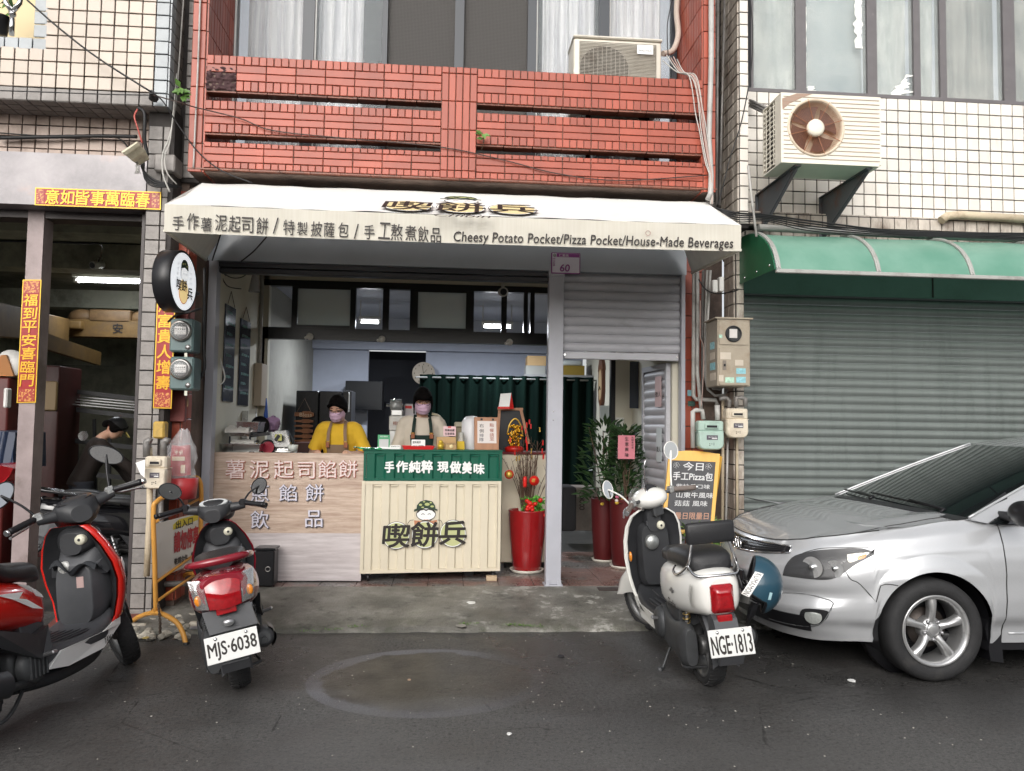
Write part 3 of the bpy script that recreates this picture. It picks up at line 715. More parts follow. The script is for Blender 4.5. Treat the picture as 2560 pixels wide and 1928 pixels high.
# ---------------- right building (white tiles) ----------------
RB = thing('white_building', 'white tiled building with green canopy and closed shutter at right', 'building', (4, 6.5, 0))
b = MB()
b.box(2.323, 2.40, 6.012, 6.5, 3.1, 7.5); b.box(2.40, 6.2, 6.362, 6.6, 2.95, 4.405); b.box(2.40, 6.2, 6.26, 6.4, 3.19, 3.305)
b.box(2.41, 2.485, 6.33, 6.6, 0, 3.1); b.box(2.485, 6.2, 6.55, 6.6, 2.65, 3.1)
b.box(2.04, 2.4, 6.45, 6.6, 3.3, 7.5)
b.build('wall', GROUT_D, RB)
t = Tiles(RB, 'tile', .0095, .013)
for j in range(40):
 z = 3.13+.104*(j+.5)
 t.add((2.3615, 6.012, z), Vector((.0775,0,0)), Vector((0,0,.104)), T_WHITE)
 for k in range(4): t.add((2.323, 6.06+.1*k, z), Vector((0,-.1,0)), Vector((0,0,.104)), T_WHITED)
 for k in range(2): t.add((2.13+.105*k, 6.45, z), Vector((.105,0,0)), Vector((0,0,.104)), T_GREY)
PW = .1068
for i in range(34):
 for j in range(10): t.add((2.40+PW*(i+.5), 6.362, 3.312+PW*(j+.5)*1.018), Vector((PW,0,0)), Vector((0,0,PW*1.018)), T_WHITE)
 t.add((2.40+PW*(i+.5), 6.26, 3.248), Vector((PW,0,0)), Vector((0,0,.1)), T_WHITED)
 t.add((2.40+PW*(i+.5), 6.30, 3.305), Vector((PW,0,0)), Vector((0,.085,0)), T_WHITED)
 for j in range(2): t.add((2.40+PW*(i+.5), 6.362, 2.98+.1*(j+.5)), Vector((PW,0,0)), Vector((0,0,.1)), T_WHITED)
for j in range(24):
 z = .05+.124*(j+.5); t.add((2.448, 6.33, z), Vector((.072,0,0)), Vector((0,0,.124)), T_WHITED)
 for k in range(2): t.add((2.41, 6.39+.12*k, z), Vector((0,-.12,0)), Vector((0,0,.124)), T_WHITED)
t.finish()
FRG = mat('brown_alu_frame', (.13,.12,.125), .45, var=.1, dirt=(.3,.29,.27), dscale=9, dmin=.62)
def rx(x): return at('a6', x, 300, 6.42).x
ZS = 4.405
GLW = thing('upper_window', 'wide brown framed window above the white tiles, film and paper behind its panes', 'window', (3.8, 6.4, ZS))
MB().box(2.41, 6.2, 6.37, 6.47, ZS, ZS+.035).build('sill_frame', FRG, GLW)
xs = [(rx(190), rx(205)), (rx(478), rx(545)), (rx(940), rx(1003)), (rx(1240), rx(1283)), (rx(1410), rx(1452)), (rx(1820), rx(1895)), (rx(2400), rx(2450))]
for x0, x1 in xs: MB().box(x0, x1, 6.375, 6.45, ZS+.036, 7.4).build('frame', FRG, GLW)
n = ND('dusty_glass'); n.b.inputs['Alpha'].default_value = .3; X, Y, Z = n.xyz()
n.bump(n.math('SINE', n.math('MULTIPLY', Z, 380)), .3, .004); DG = n.out(n.mix(n.mr(n.noise(3, 6), .4, .65), (.45,.50,.50), (.62,.66,.64)), .2)
n = ND('blue_film'); X, Y, Z = n.xyz()
FILM = n.out(n.mix(n.mr(n.noise(2.5, 7), .35, .65), (.33,.40,.43), (.47,.53,.54)), .35)
n = ND('cloudy_sheet'); CLOUD = n.out(n.mix(n.mr(n.noise(3, 7, .65, stretch=(3,1,.8)), .38, .62), (.50,.54,.52), (.78,.80,.76)), .4)
n = ND('dusty_drape'); DRAPE = n.out(n.mix(n.mr(n.noise(5, 4, .5, stretch=(4,1,.1)), .35, .65), (.17,.155,.13), (.36,.33,.29)), .7)
for i in range(6):
 x0, x1 = xs[i][1], xs[i+1][0]
 MB().box(x0, x1, 6.40, 6.406, ZS+.035, 7.4).build('pane', DG, GLW)
 m_ = [CLOUD, FILM, CLOUD, CLOUD, DRAPE, DRAPE][i]
 def f(u, v, x0=x0, x1=x1, i=i):
  fo = .03*math.sin(u*(5 if i < 4 else 16)+v*4*(i < 4)+i)+(.03*mn.noise(Vector((u*3, v*4, i))))
  return Vector((x0-.01+(x1-x0+.02)*u, 6.49+fo, ZS+.03+2.9*v))
 MB().grid(f, 40, 30).build('lining', m_, GLW, fix=False)
def shred(u, v): # torn paper on the panes
 return 0
PAPER = mat('torn_film', (.75,.76,.72), .5)
for (cx_, cy_, w_, h_, sd) in ((900, 150, 60, 330, 3), (1150, 560, 190, 150, 4), (555, 260, 20, 430, 5), (590, 580, 60, 40, 6)):
 random.seed(sd); b = MB(); nseg = 26
 L_, R_ = [], []
 for k in range(nseg+1):
  y = cy_-h_/2+h_*k/nseg; tp_ = (k/nseg)**1.3 if w_ > 100 else 1; nz = lambda q: .75+.9*mn.noise(Vector((k*.33, q, sd))); L_.append(at('a6', cx_-w_/2*nz(1)*tp_+(60*(1-tp_)), y, 6.395)); R_.append(at('a6', cx_+w_/2*nz(5), y, 6.393))
 for k in range(nseg): b.quad(L_[k], L_[k+1], R_[k+1], R_[k])
 b.build('torn_film', PAPER, GLW, fix=False)
SHN = mat('green_grey_shutter', (.165,.185,.177), .42, var=.08, vscale=2.5, dirt=(.07,.085,.08), dscale=3, dmin=.52, dmax=.35, stretch=(3,1,.35))
gs = thing('roller_shutter', 'long closed green-grey roller shutter behind the silver car', 'shutter', (4.3, 6.5, 0))
shutter(gs, 2.487, 6.2, 6.52, .10, 2.646, 35, SHN, .021)
MB().box(2.487, 6.2, 6.50, 6.53, .02, .10, .005).build('bottom_bar', SHN, gs)
MB().box(2.485, 6.2, 6.47, 6.548, 2.65, 3.05).build('fascia', mat('green_steel', (.11,.19,.165), .4, var=.06, dirt=(.07,.12,.10), dscale=2), RB)
b = MB(); b.box(at('c1', 1522, 100, 6.47).x-.006, at('c1', 1522, 100, 6.47).x+.006, 6.464, 6.47, 2.66, 3.0); b.build('joint_strip', GROUT_D, RB)
OB = thing('unseen_opposite_building', 'unseen plain grey building across the street, added to shape the light', 'building', (0, -9, 0))  # unseen; added to block low sky light, height set for the awning's underside
MB().box(-16, 16, -10, -9, 0, 3.4).build('wall', mat('pale_render', (.36,.35,.33), .85, var=.15, vscale=1), OB)
for i in range(12): MB().box(-14+i*2.5, -12.8+i*2.5, -9.03, -8.99, 1.2, 2.4).build('window', BLACK, OB)
# ======================= facade fittings =======================
def pr_(k, x0, y0, x1, y1, Y):
 a = at(k, x0, y1, Y); b = at(k, x1, y0, Y); return min(a.x,b.x), max(a.x,b.x), min(a.z,b.z), max(a.z,b.z)
def pbox(mb, k, x0, y0, x1, y1, Y, dep, b=0):
 xa, xb, za, zb = pr_(k, x0, y0, x1, y1, Y); mb.box(xa, xb, Y, Y+dep, za, zb, b); return mb
UP = Vector((0,0,1))
def hand(mb, chars, o, ux, uy, nrm, off=.002, bold=.008, fill=.82, seed=1, jit=.08):
 rnd = random.Random(seed); o, ux, uy = Vector(o), Vector(ux), Vector(uy); n_ = len(chars)
 for i, ch in enumerate(chars):
  if ch == ' ': continue
  c0 = o+ux*((i+(1-fill)/2+rnd.uniform(-jit,jit)*.5)/n_)+uy*rnd.uniform(-jit,jit)*.6
  s = rnd.uniform(.9, 1.04); vx = ux*(fill/n_*s); vy = uy*s*rnd.uniform(.92,1.05)+ux/n_*rnd.uniform(-.05,.08)
  if ch in '/-': c0 = c0+vx*.3; vx = vx*.4
  if ch in '一、．·': c0 = c0+vy*.4; vy = vy*.2
  letters(mb, ch, c0, vx, vy, nrm, off, bold)
 return mb
INK = mat('dark_ink', (.025,.02,.018), .6)
CLOTH_B = ND('awning_cloth'); X, Y, Z = CLOTH_B.xyz()
CLOTH_B.b.inputs['Transmission Weight'].default_value = 0
cst = CLOTH_B.mr(CLOTH_B.noise(14, 4, .6, stretch=(6,1,.25)), .3, .7)
AWC = CLOTH_B.out(CLOTH_B.mix(CLOTH_B.mr(CLOTH_B.noise(2.2, 5), .58, .74, 0, .25), CLOTH_B.mix(cst, (.74,.70,.60), (.82,.79,.70)), (.5,.46,.38)), .6)
n = ND('awning_top_cloth'); AWT = n.out(n.mix(n.mr(n.noise(1.8, 6), .5, .7, 0, .3), (.90,.895,.87), (.74,.71,.65)), .5)
CLOTH_B.translucent(.35, (.85,.8,.68)); n.translucent(.12, (.9,.87,.8))
aw = thing('awning', 'cream cloth awning with hand lettered valance over the shop front', 'awning', (.05, 5.5, 2.7))
TL, TR = at('F', 505, 459, 5.85), at('F', 1764, 505, 5.85)
FL, FR = at('F', 412, 508, 5.1), at('F', 1853, 566, 5.1); BL, BR = at('F', 410, 577, 5.1), at('F', 1852, 630.5, 5.1)
for p, q in ((TL,TR),(FL,FR),(BL,BR)):
 z = (p.z+q.z)/2; p.z = q.z = z
def topf(u, v):
 p = TL.lerp(TR, u).lerp(FL.lerp(FR, u), v); s = math.sin(PI*v)*.014*(1+math.sin(u*17)*.4)+.009*mn.noise(Vector((u*16, v*3, 0))); return p-Vector((0, 0, s))
b = MB(); b.grid(topf, 90, 10)
b.build('canopy', AWT, aw)
def valf(u, v):
 p = FL.lerp(FR, u).lerp(BL.lerp(BR, u), v); e = .012*abs(math.sin(PI*u*3))*v
 return p+Vector((0, -.007*mn.noise(Vector((u*18, v*2, 3)))-.002*v, -.012*math.sin(PI*u)**.6*(.3+.7*v)))
MB().grid(valf, 120, 6).build('valance', AWC, aw)
WL, WR = at('b1', 335, 612, 6.45), at('b2', 1742, 672, 6.45)
AWS = mat('awning_side_cloth', (.70,.70,.66), .6, var=.08)
for s, (T_, F_, B_, W_) in enumerate(((TL, FL, BL, WL), (TR, FR, BR, WR))):
 b = MB(); t2 = Vector((T_.x, 6.4, T_.z-.25)); b.add([F_, B_, W_, t2, T_], [(0,1,2,3,4)]); b.build('side_panel', AWS, aw, fix=False)
 MB().tube([B_+Vector((0,.01,.01)), W_], .011, 8).build('side_bar', mat('cream_tube', (.62,.60,.52), .5), aw)
MB().tube([BL+Vector((0,.02,.012)), BR+Vector((0,.02,.012))], .012, 8).build('front_bar', MATS['cream_tube'], aw)
MB().tube([TL+Vector((0,.03,-.04)), TR+Vector((0,.03,-.04))], .03, 10).build('roller', MATS['cream_tube'], aw)
NV = Vector((0,-1,0))
b = MB()
o = at('b1', 90, 388, 5.1); e = at('b1', 2062, 474, 5.1); hgt = Vector((0,0,.105))
o.z -= .004; e.z -= .012
hand(b, '手作薯泥起司餅/特製披薩包/手工熬煮飲品', o, e-o, hgt, NV, .0115, .006, .84, 4)
o = at('b2', 92, 468, 5.1); e = at('b2', 2020, 520, 5.1); o.z -= .008; e.z -= .002
letters(b, 'Cheesy Potato Pocket/Pizza Pocket/House-Made Beverages', o, e-o, Vector((.003,0,.088)), NV, .0115, .016, .06, 1.04)
b.build('lettering', INK, aw, fix=False)
cc = at('b2', 1438, 395, 5.088); MB().lathe([(.015,0),(.018,0)], cc, 'Y', 24).build('ring_mark', mat('pink_mark', (.4,.2,.17), .6), aw, fix=False)
LG_GREEN = mat('logo_green', (.50,.52,.26), .5); LG_YEL = mat('logo_yellow', (.80,.66,.36), .5)
LG_HEL = mat('logo_dark_green', (.025,.05,.03), .5); LG_ORG = mat('logo_brown', (.50,.22,.12), .5); LG_WH = mat('logo_white', (.85,.85,.83), .5); LG_CAM = mat('logo_light_green', (.45,.48,.2), .5)
def logo(parent, o, ux, uy, nrm, disc, chars=True, body=True, d0=.002, st=.0012, bold=.028):
 """shop emblem: three discs with characters below a helmeted face; drawn in crop units"""
 o, ux, uy, nrm = Vector(o), Vector(ux), Vector(uy), Vector(nrm).normalized()
 P = lambda x, y, k=0: o+ux*((x-250)/670)+uy*((1325-y)/395)+nrm*(d0+st*k)
 mats_ = [INK, LG_WH, disc, LG_HEL, LG_CAM, LG_ORG]; b = MB()
 def poly(pts, m, k): b.cm = m; b.add([P(x, y, k) for x, y in pts], [tuple(range(len(pts)))])
 def circ(cx_, cy_, rx_, ry_, m, k, n_=40, a0=0, a1=2*PI): poly([(cx_+rx_*math.cos(a0+(a1-a0)*i/n_), cy_-ry_*math.sin(a0+(a1-a0)*i/n_)) for i in range(n_)], m, k)
 def stroke(pts, w, m, k):
  b.cm = m
  for (x0, y0), (x1, y1) in zip(pts, pts[1:]):
   L = math.hypot(x1-x0, y1-y0) or 1; nx, ny = -(y1-y0)/L*w/2, (x1-x0)/L*w/2
   b.add([P(x0+nx, y0+ny, k), P(x0-nx, y0-ny, k), P(x1-nx, y1-ny, k), P(x1+nx, y1+ny, k)], [(0,1,2,3)])
 if body:
  poly([(500,1095),(545,1100),(590,1108),(640,1100),(682,1092),(675,1150),(505,1150)], 5, 0)
  stroke([(495,1093),(470,1095),(452,1115),(446,1140)], 4, 0, 0); stroke([(686,1093),(712,1098),(724,1120),(722,1140)], 4, 0, 0)
 circ(593, 1048, 78, 52, 0, 1); circ(593, 1048, 73, 47, 1, 2)
 poly([(523,1040),(530,1012),(560,1000),(593,1010),(625,1000),(655,1012),(665,1040),(640,1018),(612,1012),(593,1022),(575,1012),(548,1018)], 0, 3)
 stroke([(555,1050),(568,1042),(582,1050)], 4, 0, 3); stroke([(606,1050),(620,1042),(632,1050)], 4, 0, 3)
 stroke([(575,1090),(593,1093),(612,1090)], 4, 5, 3)
 poly([(495,1028),(500,1008),(517,1003),(520,975),(545,945),(590,934),(640,945),(662,975),(667,1003),(683,1008),(683,1022),(640,1008),(590,1000),(540,1010)], 3, 4)
 for (x, y, r1, r2) in ((600,968,20,12),(548,972,13,9),(640,985,14,8),(565,992,11,6),(575,948,10,5),(628,955,9,6)): circ(x, y, r1, r2, 4, 5, 12)
 for (x, y) in ((362,1213),(588,1210),(810,1203)):
  circ(x, y, 106, 110, 0, 5.5); circ(x, y, 103, 106, 1, 6); circ(x, y, 97, 99, 2, 7)
 b.build('emblem', mats_, parent, fix=False)
 b = MB()
 if chars:
  for ch, x0, y0, x1, y1 in (('喫',256,1125,466,1305),('餅',480,1110,692,1302),('兵',703,1105,918,1287)):
   letters(b, ch, P(x0, y1, 0), P(x1, y1, 0)-P(x0, y1, 0), P(x0, y0, 0)-P(x0, y1, 0), nrm, st*8.5, bold, .05)
  b.build('lettering', INK, parent, fix=False)
def ontop(x, y):
 d_ = _ray('F', x, y); nn = (TR-TL).cross(FL-TL); k_ = (TL-CAM).dot(nn)/d_.dot(nn); return CAM+d_*k_
nn = (FL-TL).cross(TR-TL).normalized(); nn = nn if nn.z > 0 else -nn
o = ontop(948, 531); e = ontop(1352, 545); tp = ontop(1140, 494)
e.z += 0; upv = (TL-FL).normalized()*((tp-ontop(1140,538)).length)
o2 = ontop(948, 531); logo(aw, o2, Vector((e.x-o2.x, 0, 0)), upv, nn, LG_YEL, body=False, d0=.008, bold=.012)
b = MB(); o = ontop(1085, 545); e = ontop(1228, 548); letters(b, 'Chibin', o, Vector((e.x-o.x,0,0)), (TL-FL).normalized()*.10, nn, .012, 0, .35); b.build('lettering', INK, aw, fix=False)
np_ = thing('number_plate', 'purple and white house number plate reading 60 on the grey fascia', 'sign', at('b2', 870, 675, 6.54))
x0, x1, z0, z1 = pr_('b2', 768, 535, 970, 674, 6.54)
PUR = mat('purple_enamel', (.30,.05,.27), .3); PALE = mat('pale_enamel', (.72,.68,.78), .2, coat=.3)
MB().box(x0, x1, 6.535, 6.548, z0, z1, .004).build('rim', PUR, np_)
MB().box(x0+.008, x1-.008, 6.532, 6.5345, z0+.008, z1-.008).build('plate', PALE, np_)
MB().box(x0+.045, x1-.01, 6.530, 6.5315, z1-.040, z1-.010).build('band', PUR, np_)
b = MB(); letters(b, '仁愛路', Vector((x0+.065, 6.53, z1-.037)), (.085,0,0), (0,0,.022), NV, .001, .01); b.build('lettering', LG_WH, np_, fix=False)
b = MB(); letters(b, '60', Vector((x0+.075, 6.53, z0+.018)), (.085,0,0), (0,0,.062), NV, .0, .03, .1)
for i, ch in enumerate('中正區'): letters(b, ch, Vector((x0+.014, 6.53, z1-.068-.026*i)), (.02,0,0), (0,0,.021), NV, .0, .01)
b.build('lettering', PUR, np_, fix=False)
MB().lathe([(0,0),(.015,0),(.015,-.001),(0,-.001)], (x0+.027, 6.53, z1-.026), 'Y', 18).build('crest', mat('crest_grey', (.3,.32,.3), .4), np_)
# ---------- air conditioners ----------
ACB = mat('ac_beige', (.62,.58,.50), .4, var=.05, dirt=(.4,.34,.27), dscale=3, dmin=.62, dmax=.4); ACD = mat('ac_dark', (.035,.03,.03), .6); ACG = mat('ac_grille', (.36,.33,.28), .45, dirt=(.2,.16,.12), dscale=5)
x0, x1, z1 = .947, 1.668, 4.60; YA = 5.98
ac = thing('air_conditioner', 'beige outdoor unit standing on the balcony behind the red rail', 'air conditioner', ((x0+x1)/2, YA+.15, 4.02))
b = MB(); b.box(x0, x1, YA+.012, YA+.30, 4.04, z1, .015); b.build('casing', ACB, ac)
MB().box(x0-.006, x1+.006, YA-.004, YA+.31, z1, z1+.022, .008).build('lid', ACB, ac)
b = MB(); b.box(x0+.045, x0+.05, YA, YA+.012, 4.06, z1-.03); b.box(x1-.05, x1-.045, YA, YA+.012, 4.06, z1-.03)
cx_, cz_, rr = at('a5', 705, 425, YA).x, 4.335, .2
MB().lathe([(0,.004),(rr,.004),(rr+.002,-.003)], (cx_, YA+.006, cz_), 'Y', 40).build('fan_well', ACD, ac)
for k in range(3):
 a = k*2*PI/3; p = Vector((cx_, YA+.02, cz_));
for z in [4.07+i*.0115 for i in range(44)]: b.box(x0+.05, x1-.05, YA-.004, YA+.004, z, z+.0042)
for x in [cx_-rr+i*.036 for i in range(12)]: b.box(x, x+.003, YA-.007, YA-.003, max(4.07, cz_-math.sqrt(max(0, rr*rr-(x-cx_)**2))), cz_+math.sqrt(max(.0001, rr*rr-(x-cx_)**2)))
stuff(b.build('grille', ACG, ac))
xa, xb, za, zb = pr_('a5', 918, 298, 1022, 352, YA-.01); MB().box(xa, xb, YA-.014, YA-.009, za, zb).build('badge', LG_WH, ac)
b = MB(); letters(b, 'PHOTIUS', Vector((xa+.012, YA-.0145, za+.02)), (xb-xa-.024, 0, 0), (0,0,.016), NV, .001, .01, .15); b.build('lettering', mat('grey_ink', (.2,.2,.2), .5), ac, fix=False)
for x in (x0+.12, x1-.12): MB().box(x-.02, x+.02, YA, YA+.3, 3.34, 4.04).build('stand_leg', BLACKM, ac)
b = MB(); pts = [at('a5', 1085, 350, 6.15), at('a5', 1150, 330, 6.2), at('a5', 1185, 230, 6.25), at('a5', 1175, 90, 6.3), at('a5', 1180, -20, 6.3)]
tag(rebase(b.tube(catmull(pts), .024, 10).build('refrigerant_pipe', mat('wrapped_pipe', (.50,.42,.36), .7, bump=.5, bscale=50)), pts[0]), 'beige wrapped pipe rising from the balcony air conditioner', 'pipe')
YA = 5.55
x0, x1 = at('a6', 397, 800, YA).x, at('a6', 1047, 800, YA).x; z0, z1 = 3.488, 4.03
ac = thing('air_conditioner', 'old rusty beige outdoor unit on brackets on the white tiled wall', 'air conditioner', ((x0+x1)/2, YA+.2, z0))
ACW = mat('ac_old_cream', (.74,.70,.60), .35, var=.05, dirt=(.45,.28,.14), dscale=2.4, dmin=.64, dmax=.5)
DP = .34; fcx, fcz, fr_ = at('a6', 624, 832, YA).x, at('a6', 624, 832, YA).z, .205
def front(u, v):
 a = 2*PI*u; c_, s_ = math.cos(a), math.sin(a)
 tx = ((x1-fcx) if c_ > 0 else (fcx-x0))/max(abs(c_), 1e-6); tz = ((z1-fcz) if s_ > 0 else (fcz-z0))/max(abs(s_), 1e-6)
 R_ = min(tx, tz); r = fr_+(R_-fr_)*v; return Vector((fcx+c_*r, YA, fcz+s_*r))
b = MB(); b.grid(front, 96, 1, False)
b.build('front_panel', ACW, ac, fix=False)
b = MB(); b.box(x0, x1, YA+.001, YA+DP, z1-.012, z1); b.box(x0, x1, YA+DP-.02, YA+DP, z0, z1-.013); b.box(x1-.01, x1, YA+.001, YA+DP-.021, z0+.01, z1-.013)
b.box(x0, x1-.011, YA+.001, YA+DP-.021, z0, z0+.009); b.box(x0, x0+.01, YA+.001, YA+.11, z0+.01, z1-.013); b.build('casing', ACW, ac)
b = MB()
for i in range(13):
 z = z0+.03+i*.038
 b.box(x0-.004, x0+.006, YA+.12, YA+DP-.021, z, z+.008)
for y in (.12, .19, .26): b.box(x0-.006, x0-.002, YA+y, YA+y+.006, z0+.02, z1-.03)
stuff(b.build('side_grille', ACW, ac))
MB().box(x0+.02, x0+.03, YA+.12, YA+DP-.03, z0+.012, z1-.02).build('coil', mat('coil_dark', (.06,.05,.045), .6), ac)
MB().lathe([(fr_+.02,-.004),(fr_+.012,-.016),(fr_,-.004),(fr_-.012,.07),(0,.075)], (fcx, YA, fcz), 'Y', 56).build('fan_well', mat('rusty_cream', (.62,.52,.40), .45, dirt=(.25,.09,.03), dscale=6, dmin=.55), ac)
b = MB()
for k in range(4):
 a0 = k*PI/2+.5
 def bl(u, v): r = .05+.13*u; a = a0+(v-.5)*(.9+.5*u); return Vector((fcx+r*math.cos(a), YA+.045+.03*(v-.5), fcz+r*math.sin(a)))
 b.grid(bl, 6, 6)
b.build('fan_blades', mat('brown_blade', (.10,.055,.05), .45), ac)
RUST = mat('rusty_wire', (.30,.12,.055), .6, var=.3, vscale=30)
b = MB()
for i in range(17):
 r = .07+i*.0083; pts = [Vector((fcx+r*math.cos(a*PI/20), YA+.012, fcz+r*math.sin(a*PI/20))) for a in range(41)]; b.tube(pts, .0014, 4, False)
for k in range(8):
 a = k*PI/4+.3; b.bar((fcx+.06*math.cos(a), YA+.006, fcz+.06*math.sin(a)), (fcx+(fr_+.02)*math.cos(a), YA-.012, fcz+(fr_+.02)*math.sin(a)), .004)
stuff(b.build('fan_guard', RUST, ac))
MB().lathe([(0,-.03),(.045,-.028),(.065,-.018),(.068,0),(.068,.012)], (fcx, YA+.01, fcz), 'Y', 28).build('hub', mat('hub_cream', (.80,.76,.64), .3, dirt=(.45,.2,.06), dscale=8, dmin=.57), ac)
b = MB()
for i in range(15):
 z = z0+.035+i*.034; h_ = fr_+.025; dz = z-fcz
 xr = fcx+(math.sqrt(h_*h_-dz*dz) if abs(dz) < h_ else 0) if abs(dz) < h_ else x0+.02
 b.box(max(xr, x0+.02), x1-.012, YA-.004, YA-.0005, z, z+.0045)
 if abs(dz) < h_: b.box(x0+.02, fcx-math.sqrt(h_*h_-dz*dz), YA-.004, YA-.0005, z, z+.0045) if fcx-math.sqrt(h_*h_-dz*dz) > x0+.025 else None
stuff(b.build('groove_line', mat('groove_brown', (.36,.28,.22), .6), ac))
MB().prism([at('a6', 405, 640, YA-.003), at('a6', 500, 608, YA-.003), at('a6', 600, 612, YA-.003), at('a6', 540, 632, YA-.003), at('a6', 455, 672, YA-.003), at('a6', 408, 712, YA-.003)], (0,.002,0)).build('brown_label', mat('brown_label', (.35,.24,.18), .5), ac)
for xx in (at('a6', 500, 1090, YA+.04).x, at('a6', 965, 1090, YA+.04).x):
 b = MB(); x_ = xx
 b.prism([(x_, YA+.05, z0-.002), (x_, 6.345, z0-.002), (x_, 6.345, z0-.36)], (.006,0,0))
 b.box(x_-.02, x_+.03, YA+.03, 6.345, z0-.012, z0-.003); b.bar((x_+.01, YA+.06, z0-.02), (x_+.01, 6.345, z0-.37), .03, .006, (1,0,0)); b.box(x_-.02, x_+.02, 6.337, 6.347, z0-.38, z0-.01)
 b.build('bracket', mat('bracket_grey', (.10,.11,.12), .5, dirt=(.16,.06,.03), dscale=5, dmin=.5), ac)
b = MB(); pts = [at('a6', 305, 740, 5.9), at('a6', 260, 720, 6.1), at('a6', 195, 690, 6.3)]
for k in range(3): b.tube([p+Vector((0,0,.025*k)) for p in pts], .012, 6)
tag(rebase(b.build('pipe_bundle', mat('dirty_grey_pipe', (.25,.24,.23), .6)), pts[0]), 'short grey pipes leading from the rusty air conditioner to the tiled corner', 'pipe')
# ---------- green canopy on the right ----------
n = ND('green_canopy'); n.b.inputs['Transmission Weight'].default_value = .0
GC = n.out(n.mix(n.mr(n.noise(2.5, 6), .40, .7), (.14,.33,.245), (.23,.43,.34)), .38)
n.translucent(.25, (.4,.7,.55))
GCD = mat('green_canopy_end', (.012,.115,.05), .35, var=.12)
gc = thing('green_canopy', 'curved green plastic canopy above the closed shutter on the right', 'canopy', (4.2, 5.9, 2.66))
prof = [(6.345, 3.09), (6.2, 3.085), (6.03, 3.06), (5.88, 3.0), (5.75, 2.91), (5.66, 2.80), (5.61, 2.68)]
XC0, XC1 = 2.455, 6.0
pp = catmull([(XC0, y, z) for y, z in prof], 4)
def gcf(u, v):
 i = min(int(v*(len(pp)-1)), len(pp)-2); t_ = v*(len(pp)-1)-i; p = pp[i].lerp(pp[i+1], t_); return Vector((XC0+(XC1-XC0)*u, p.y, p.z-.008*abs(math.sin(u*PI*5))))
MB().grid(gcf, 60, 24).build('sheet', GC, gc)
MB().prism([Vector((XC0-.004, p.y, p.z)) for p in pp]+[Vector((XC0-.004, 6.34, 2.70))], (-.008, 0, 0)).build('end_sheet', GCD, gc)
RIB = mat('grey_rib', (.36,.36,.34), .5, dirt=(.2,.19,.17), dscale=6)
for x in (XC0+.02, 3.27, 4.03, 4.80, 5.5):
 b = MB()
 for p, q in zip(pp, pp[1:]): b.bar(Vector((x, p.y, p.z+.006)), Vector((x, q.y, q.z+.006)), .035, .012, (1,0,0) if False else (0,0,1))
 b.tube([Vector((x, p.y, p.z+.012)) for p in pp], .008, 6); b.build('rib', RIB, gc)
MB().box(XC0, XC1, 5.598, 5.63, 2.655, 2.685, .004).build('front_rim', RIB, gc)
for y, z in ((5.7,2.73),(5.95,2.73),(6.2,2.73)): MB().ell((XC0-.014, y, z), .006, .01, .01, 8, 6).build('bolt', CHROME, gc)
# ---------- red couplets ----------
REDP = mat('red_paper', (.30,.005,.006), .35, var=.12, vscale=12); GOLD = mat('gold_print', (.66,.34,.02), .30, metal=.25, var=.2, vscale=60); GOLDB = mat('gold_yellow', (.62,.38,.02), .3, metal=.2)
n = ND('gold_red_pattern'); v_ = n.noise(70, 3, .6); PATT = n.out(n.mix(n.mr(v_, .50, .56), (.32,.02,.012), (.58,.25,.05)), .35)
def couplet(label, pts, text, vertical, Y0, endf=.11):
 """pts: corners (tl, tr, br, bl)"""
 tl, tr, br, bl = [Vector(p) for p in pts]
 t_ = thing('couplet', label, 'couplet', (tl+tr+br+bl)/4, group='New Year couplets round the garage door')
 f = Vector((0,-.0015,0))
 b = MB(); b.prism([bl, br, tr, tl], (0,.001,0)); b.build('gold_border', GOLDB, t_)
 c = (tl+tr+br+bl)/4
 def ins(p, e=.008): return p+Vector((e if p.x < c.x else -e, 0, e if p.z < c.z else -e))+f
 MB().prism([ins(bl), ins(br), ins(tr), ins(tl)], (0,.001,0)).build('paper', REDP, t_)
 L = lambda u, v, k=2: bl.lerp(br, u).lerp(tl.lerp(tr, u), v)+f*k
 b = MB(); e = endf
 if vertical:
  for v0, v1 in ((.012, e), (1-e, .988)): b.add([L(.1,v0), L(.9,v0), L(.9,v1), L(.1,v1)], [(0,1,2,3)])
 else:
  for v0, v1 in ((.012, e*.65), (1-e*.65, .988)): b.add([L(v0,.1), L(v1,.1), L(v1,.9), L(v0,.9)], [(0,1,2,3)])
 b.build('pattern', PATT, t_, fix=False)
 b = MB(); m_ = len(text)
 for i, ch in enumerate(text):
  if vertical:
   v1 = 1-e-.01-(1-2*e-.02)*i/m_; v0 = v1-(1-2*e-.02)/m_*.88; o = L(.12, v0, 3); letters(b, ch, o, L(.88, v0, 3)-o, L(.12, v1, 3)-o, NV, .001, .020, .06)
  else:
   w_ = (1-2*e*.65-.02)/m_; u0 = e*.65+.012+w_*i; o = L(u0, .1, 3); letters(b, ch, o, L(u0+w_*.92, .1, 3)-o, L(u0, .9, 3)-o, NV, .001, .020, .06)
 b.build('lettering', GOLD, t_, fix=False); return t_
Yc = 5.838
couplet('horizontal red and gold couplet across the garage lintel', [at('a2', 230, 75, Yc), at('a2', 1048, 104, Yc), at('a2', 1046, 220, Yc), at('a2', 225, 190, Yc)], '意如皆事萬臨春', False, Yc)
Yc = 6.012
couplet('vertical red and gold couplet on the garage post at far left', [at('a2', 148, 675, Yc), at('a2', 270, 675, Yc), at('a2', 233, 1476, Yc), at('a2', 108, 1478, Yc)], '福到平安喜臨門', True, Yc)
Yc = 5.842
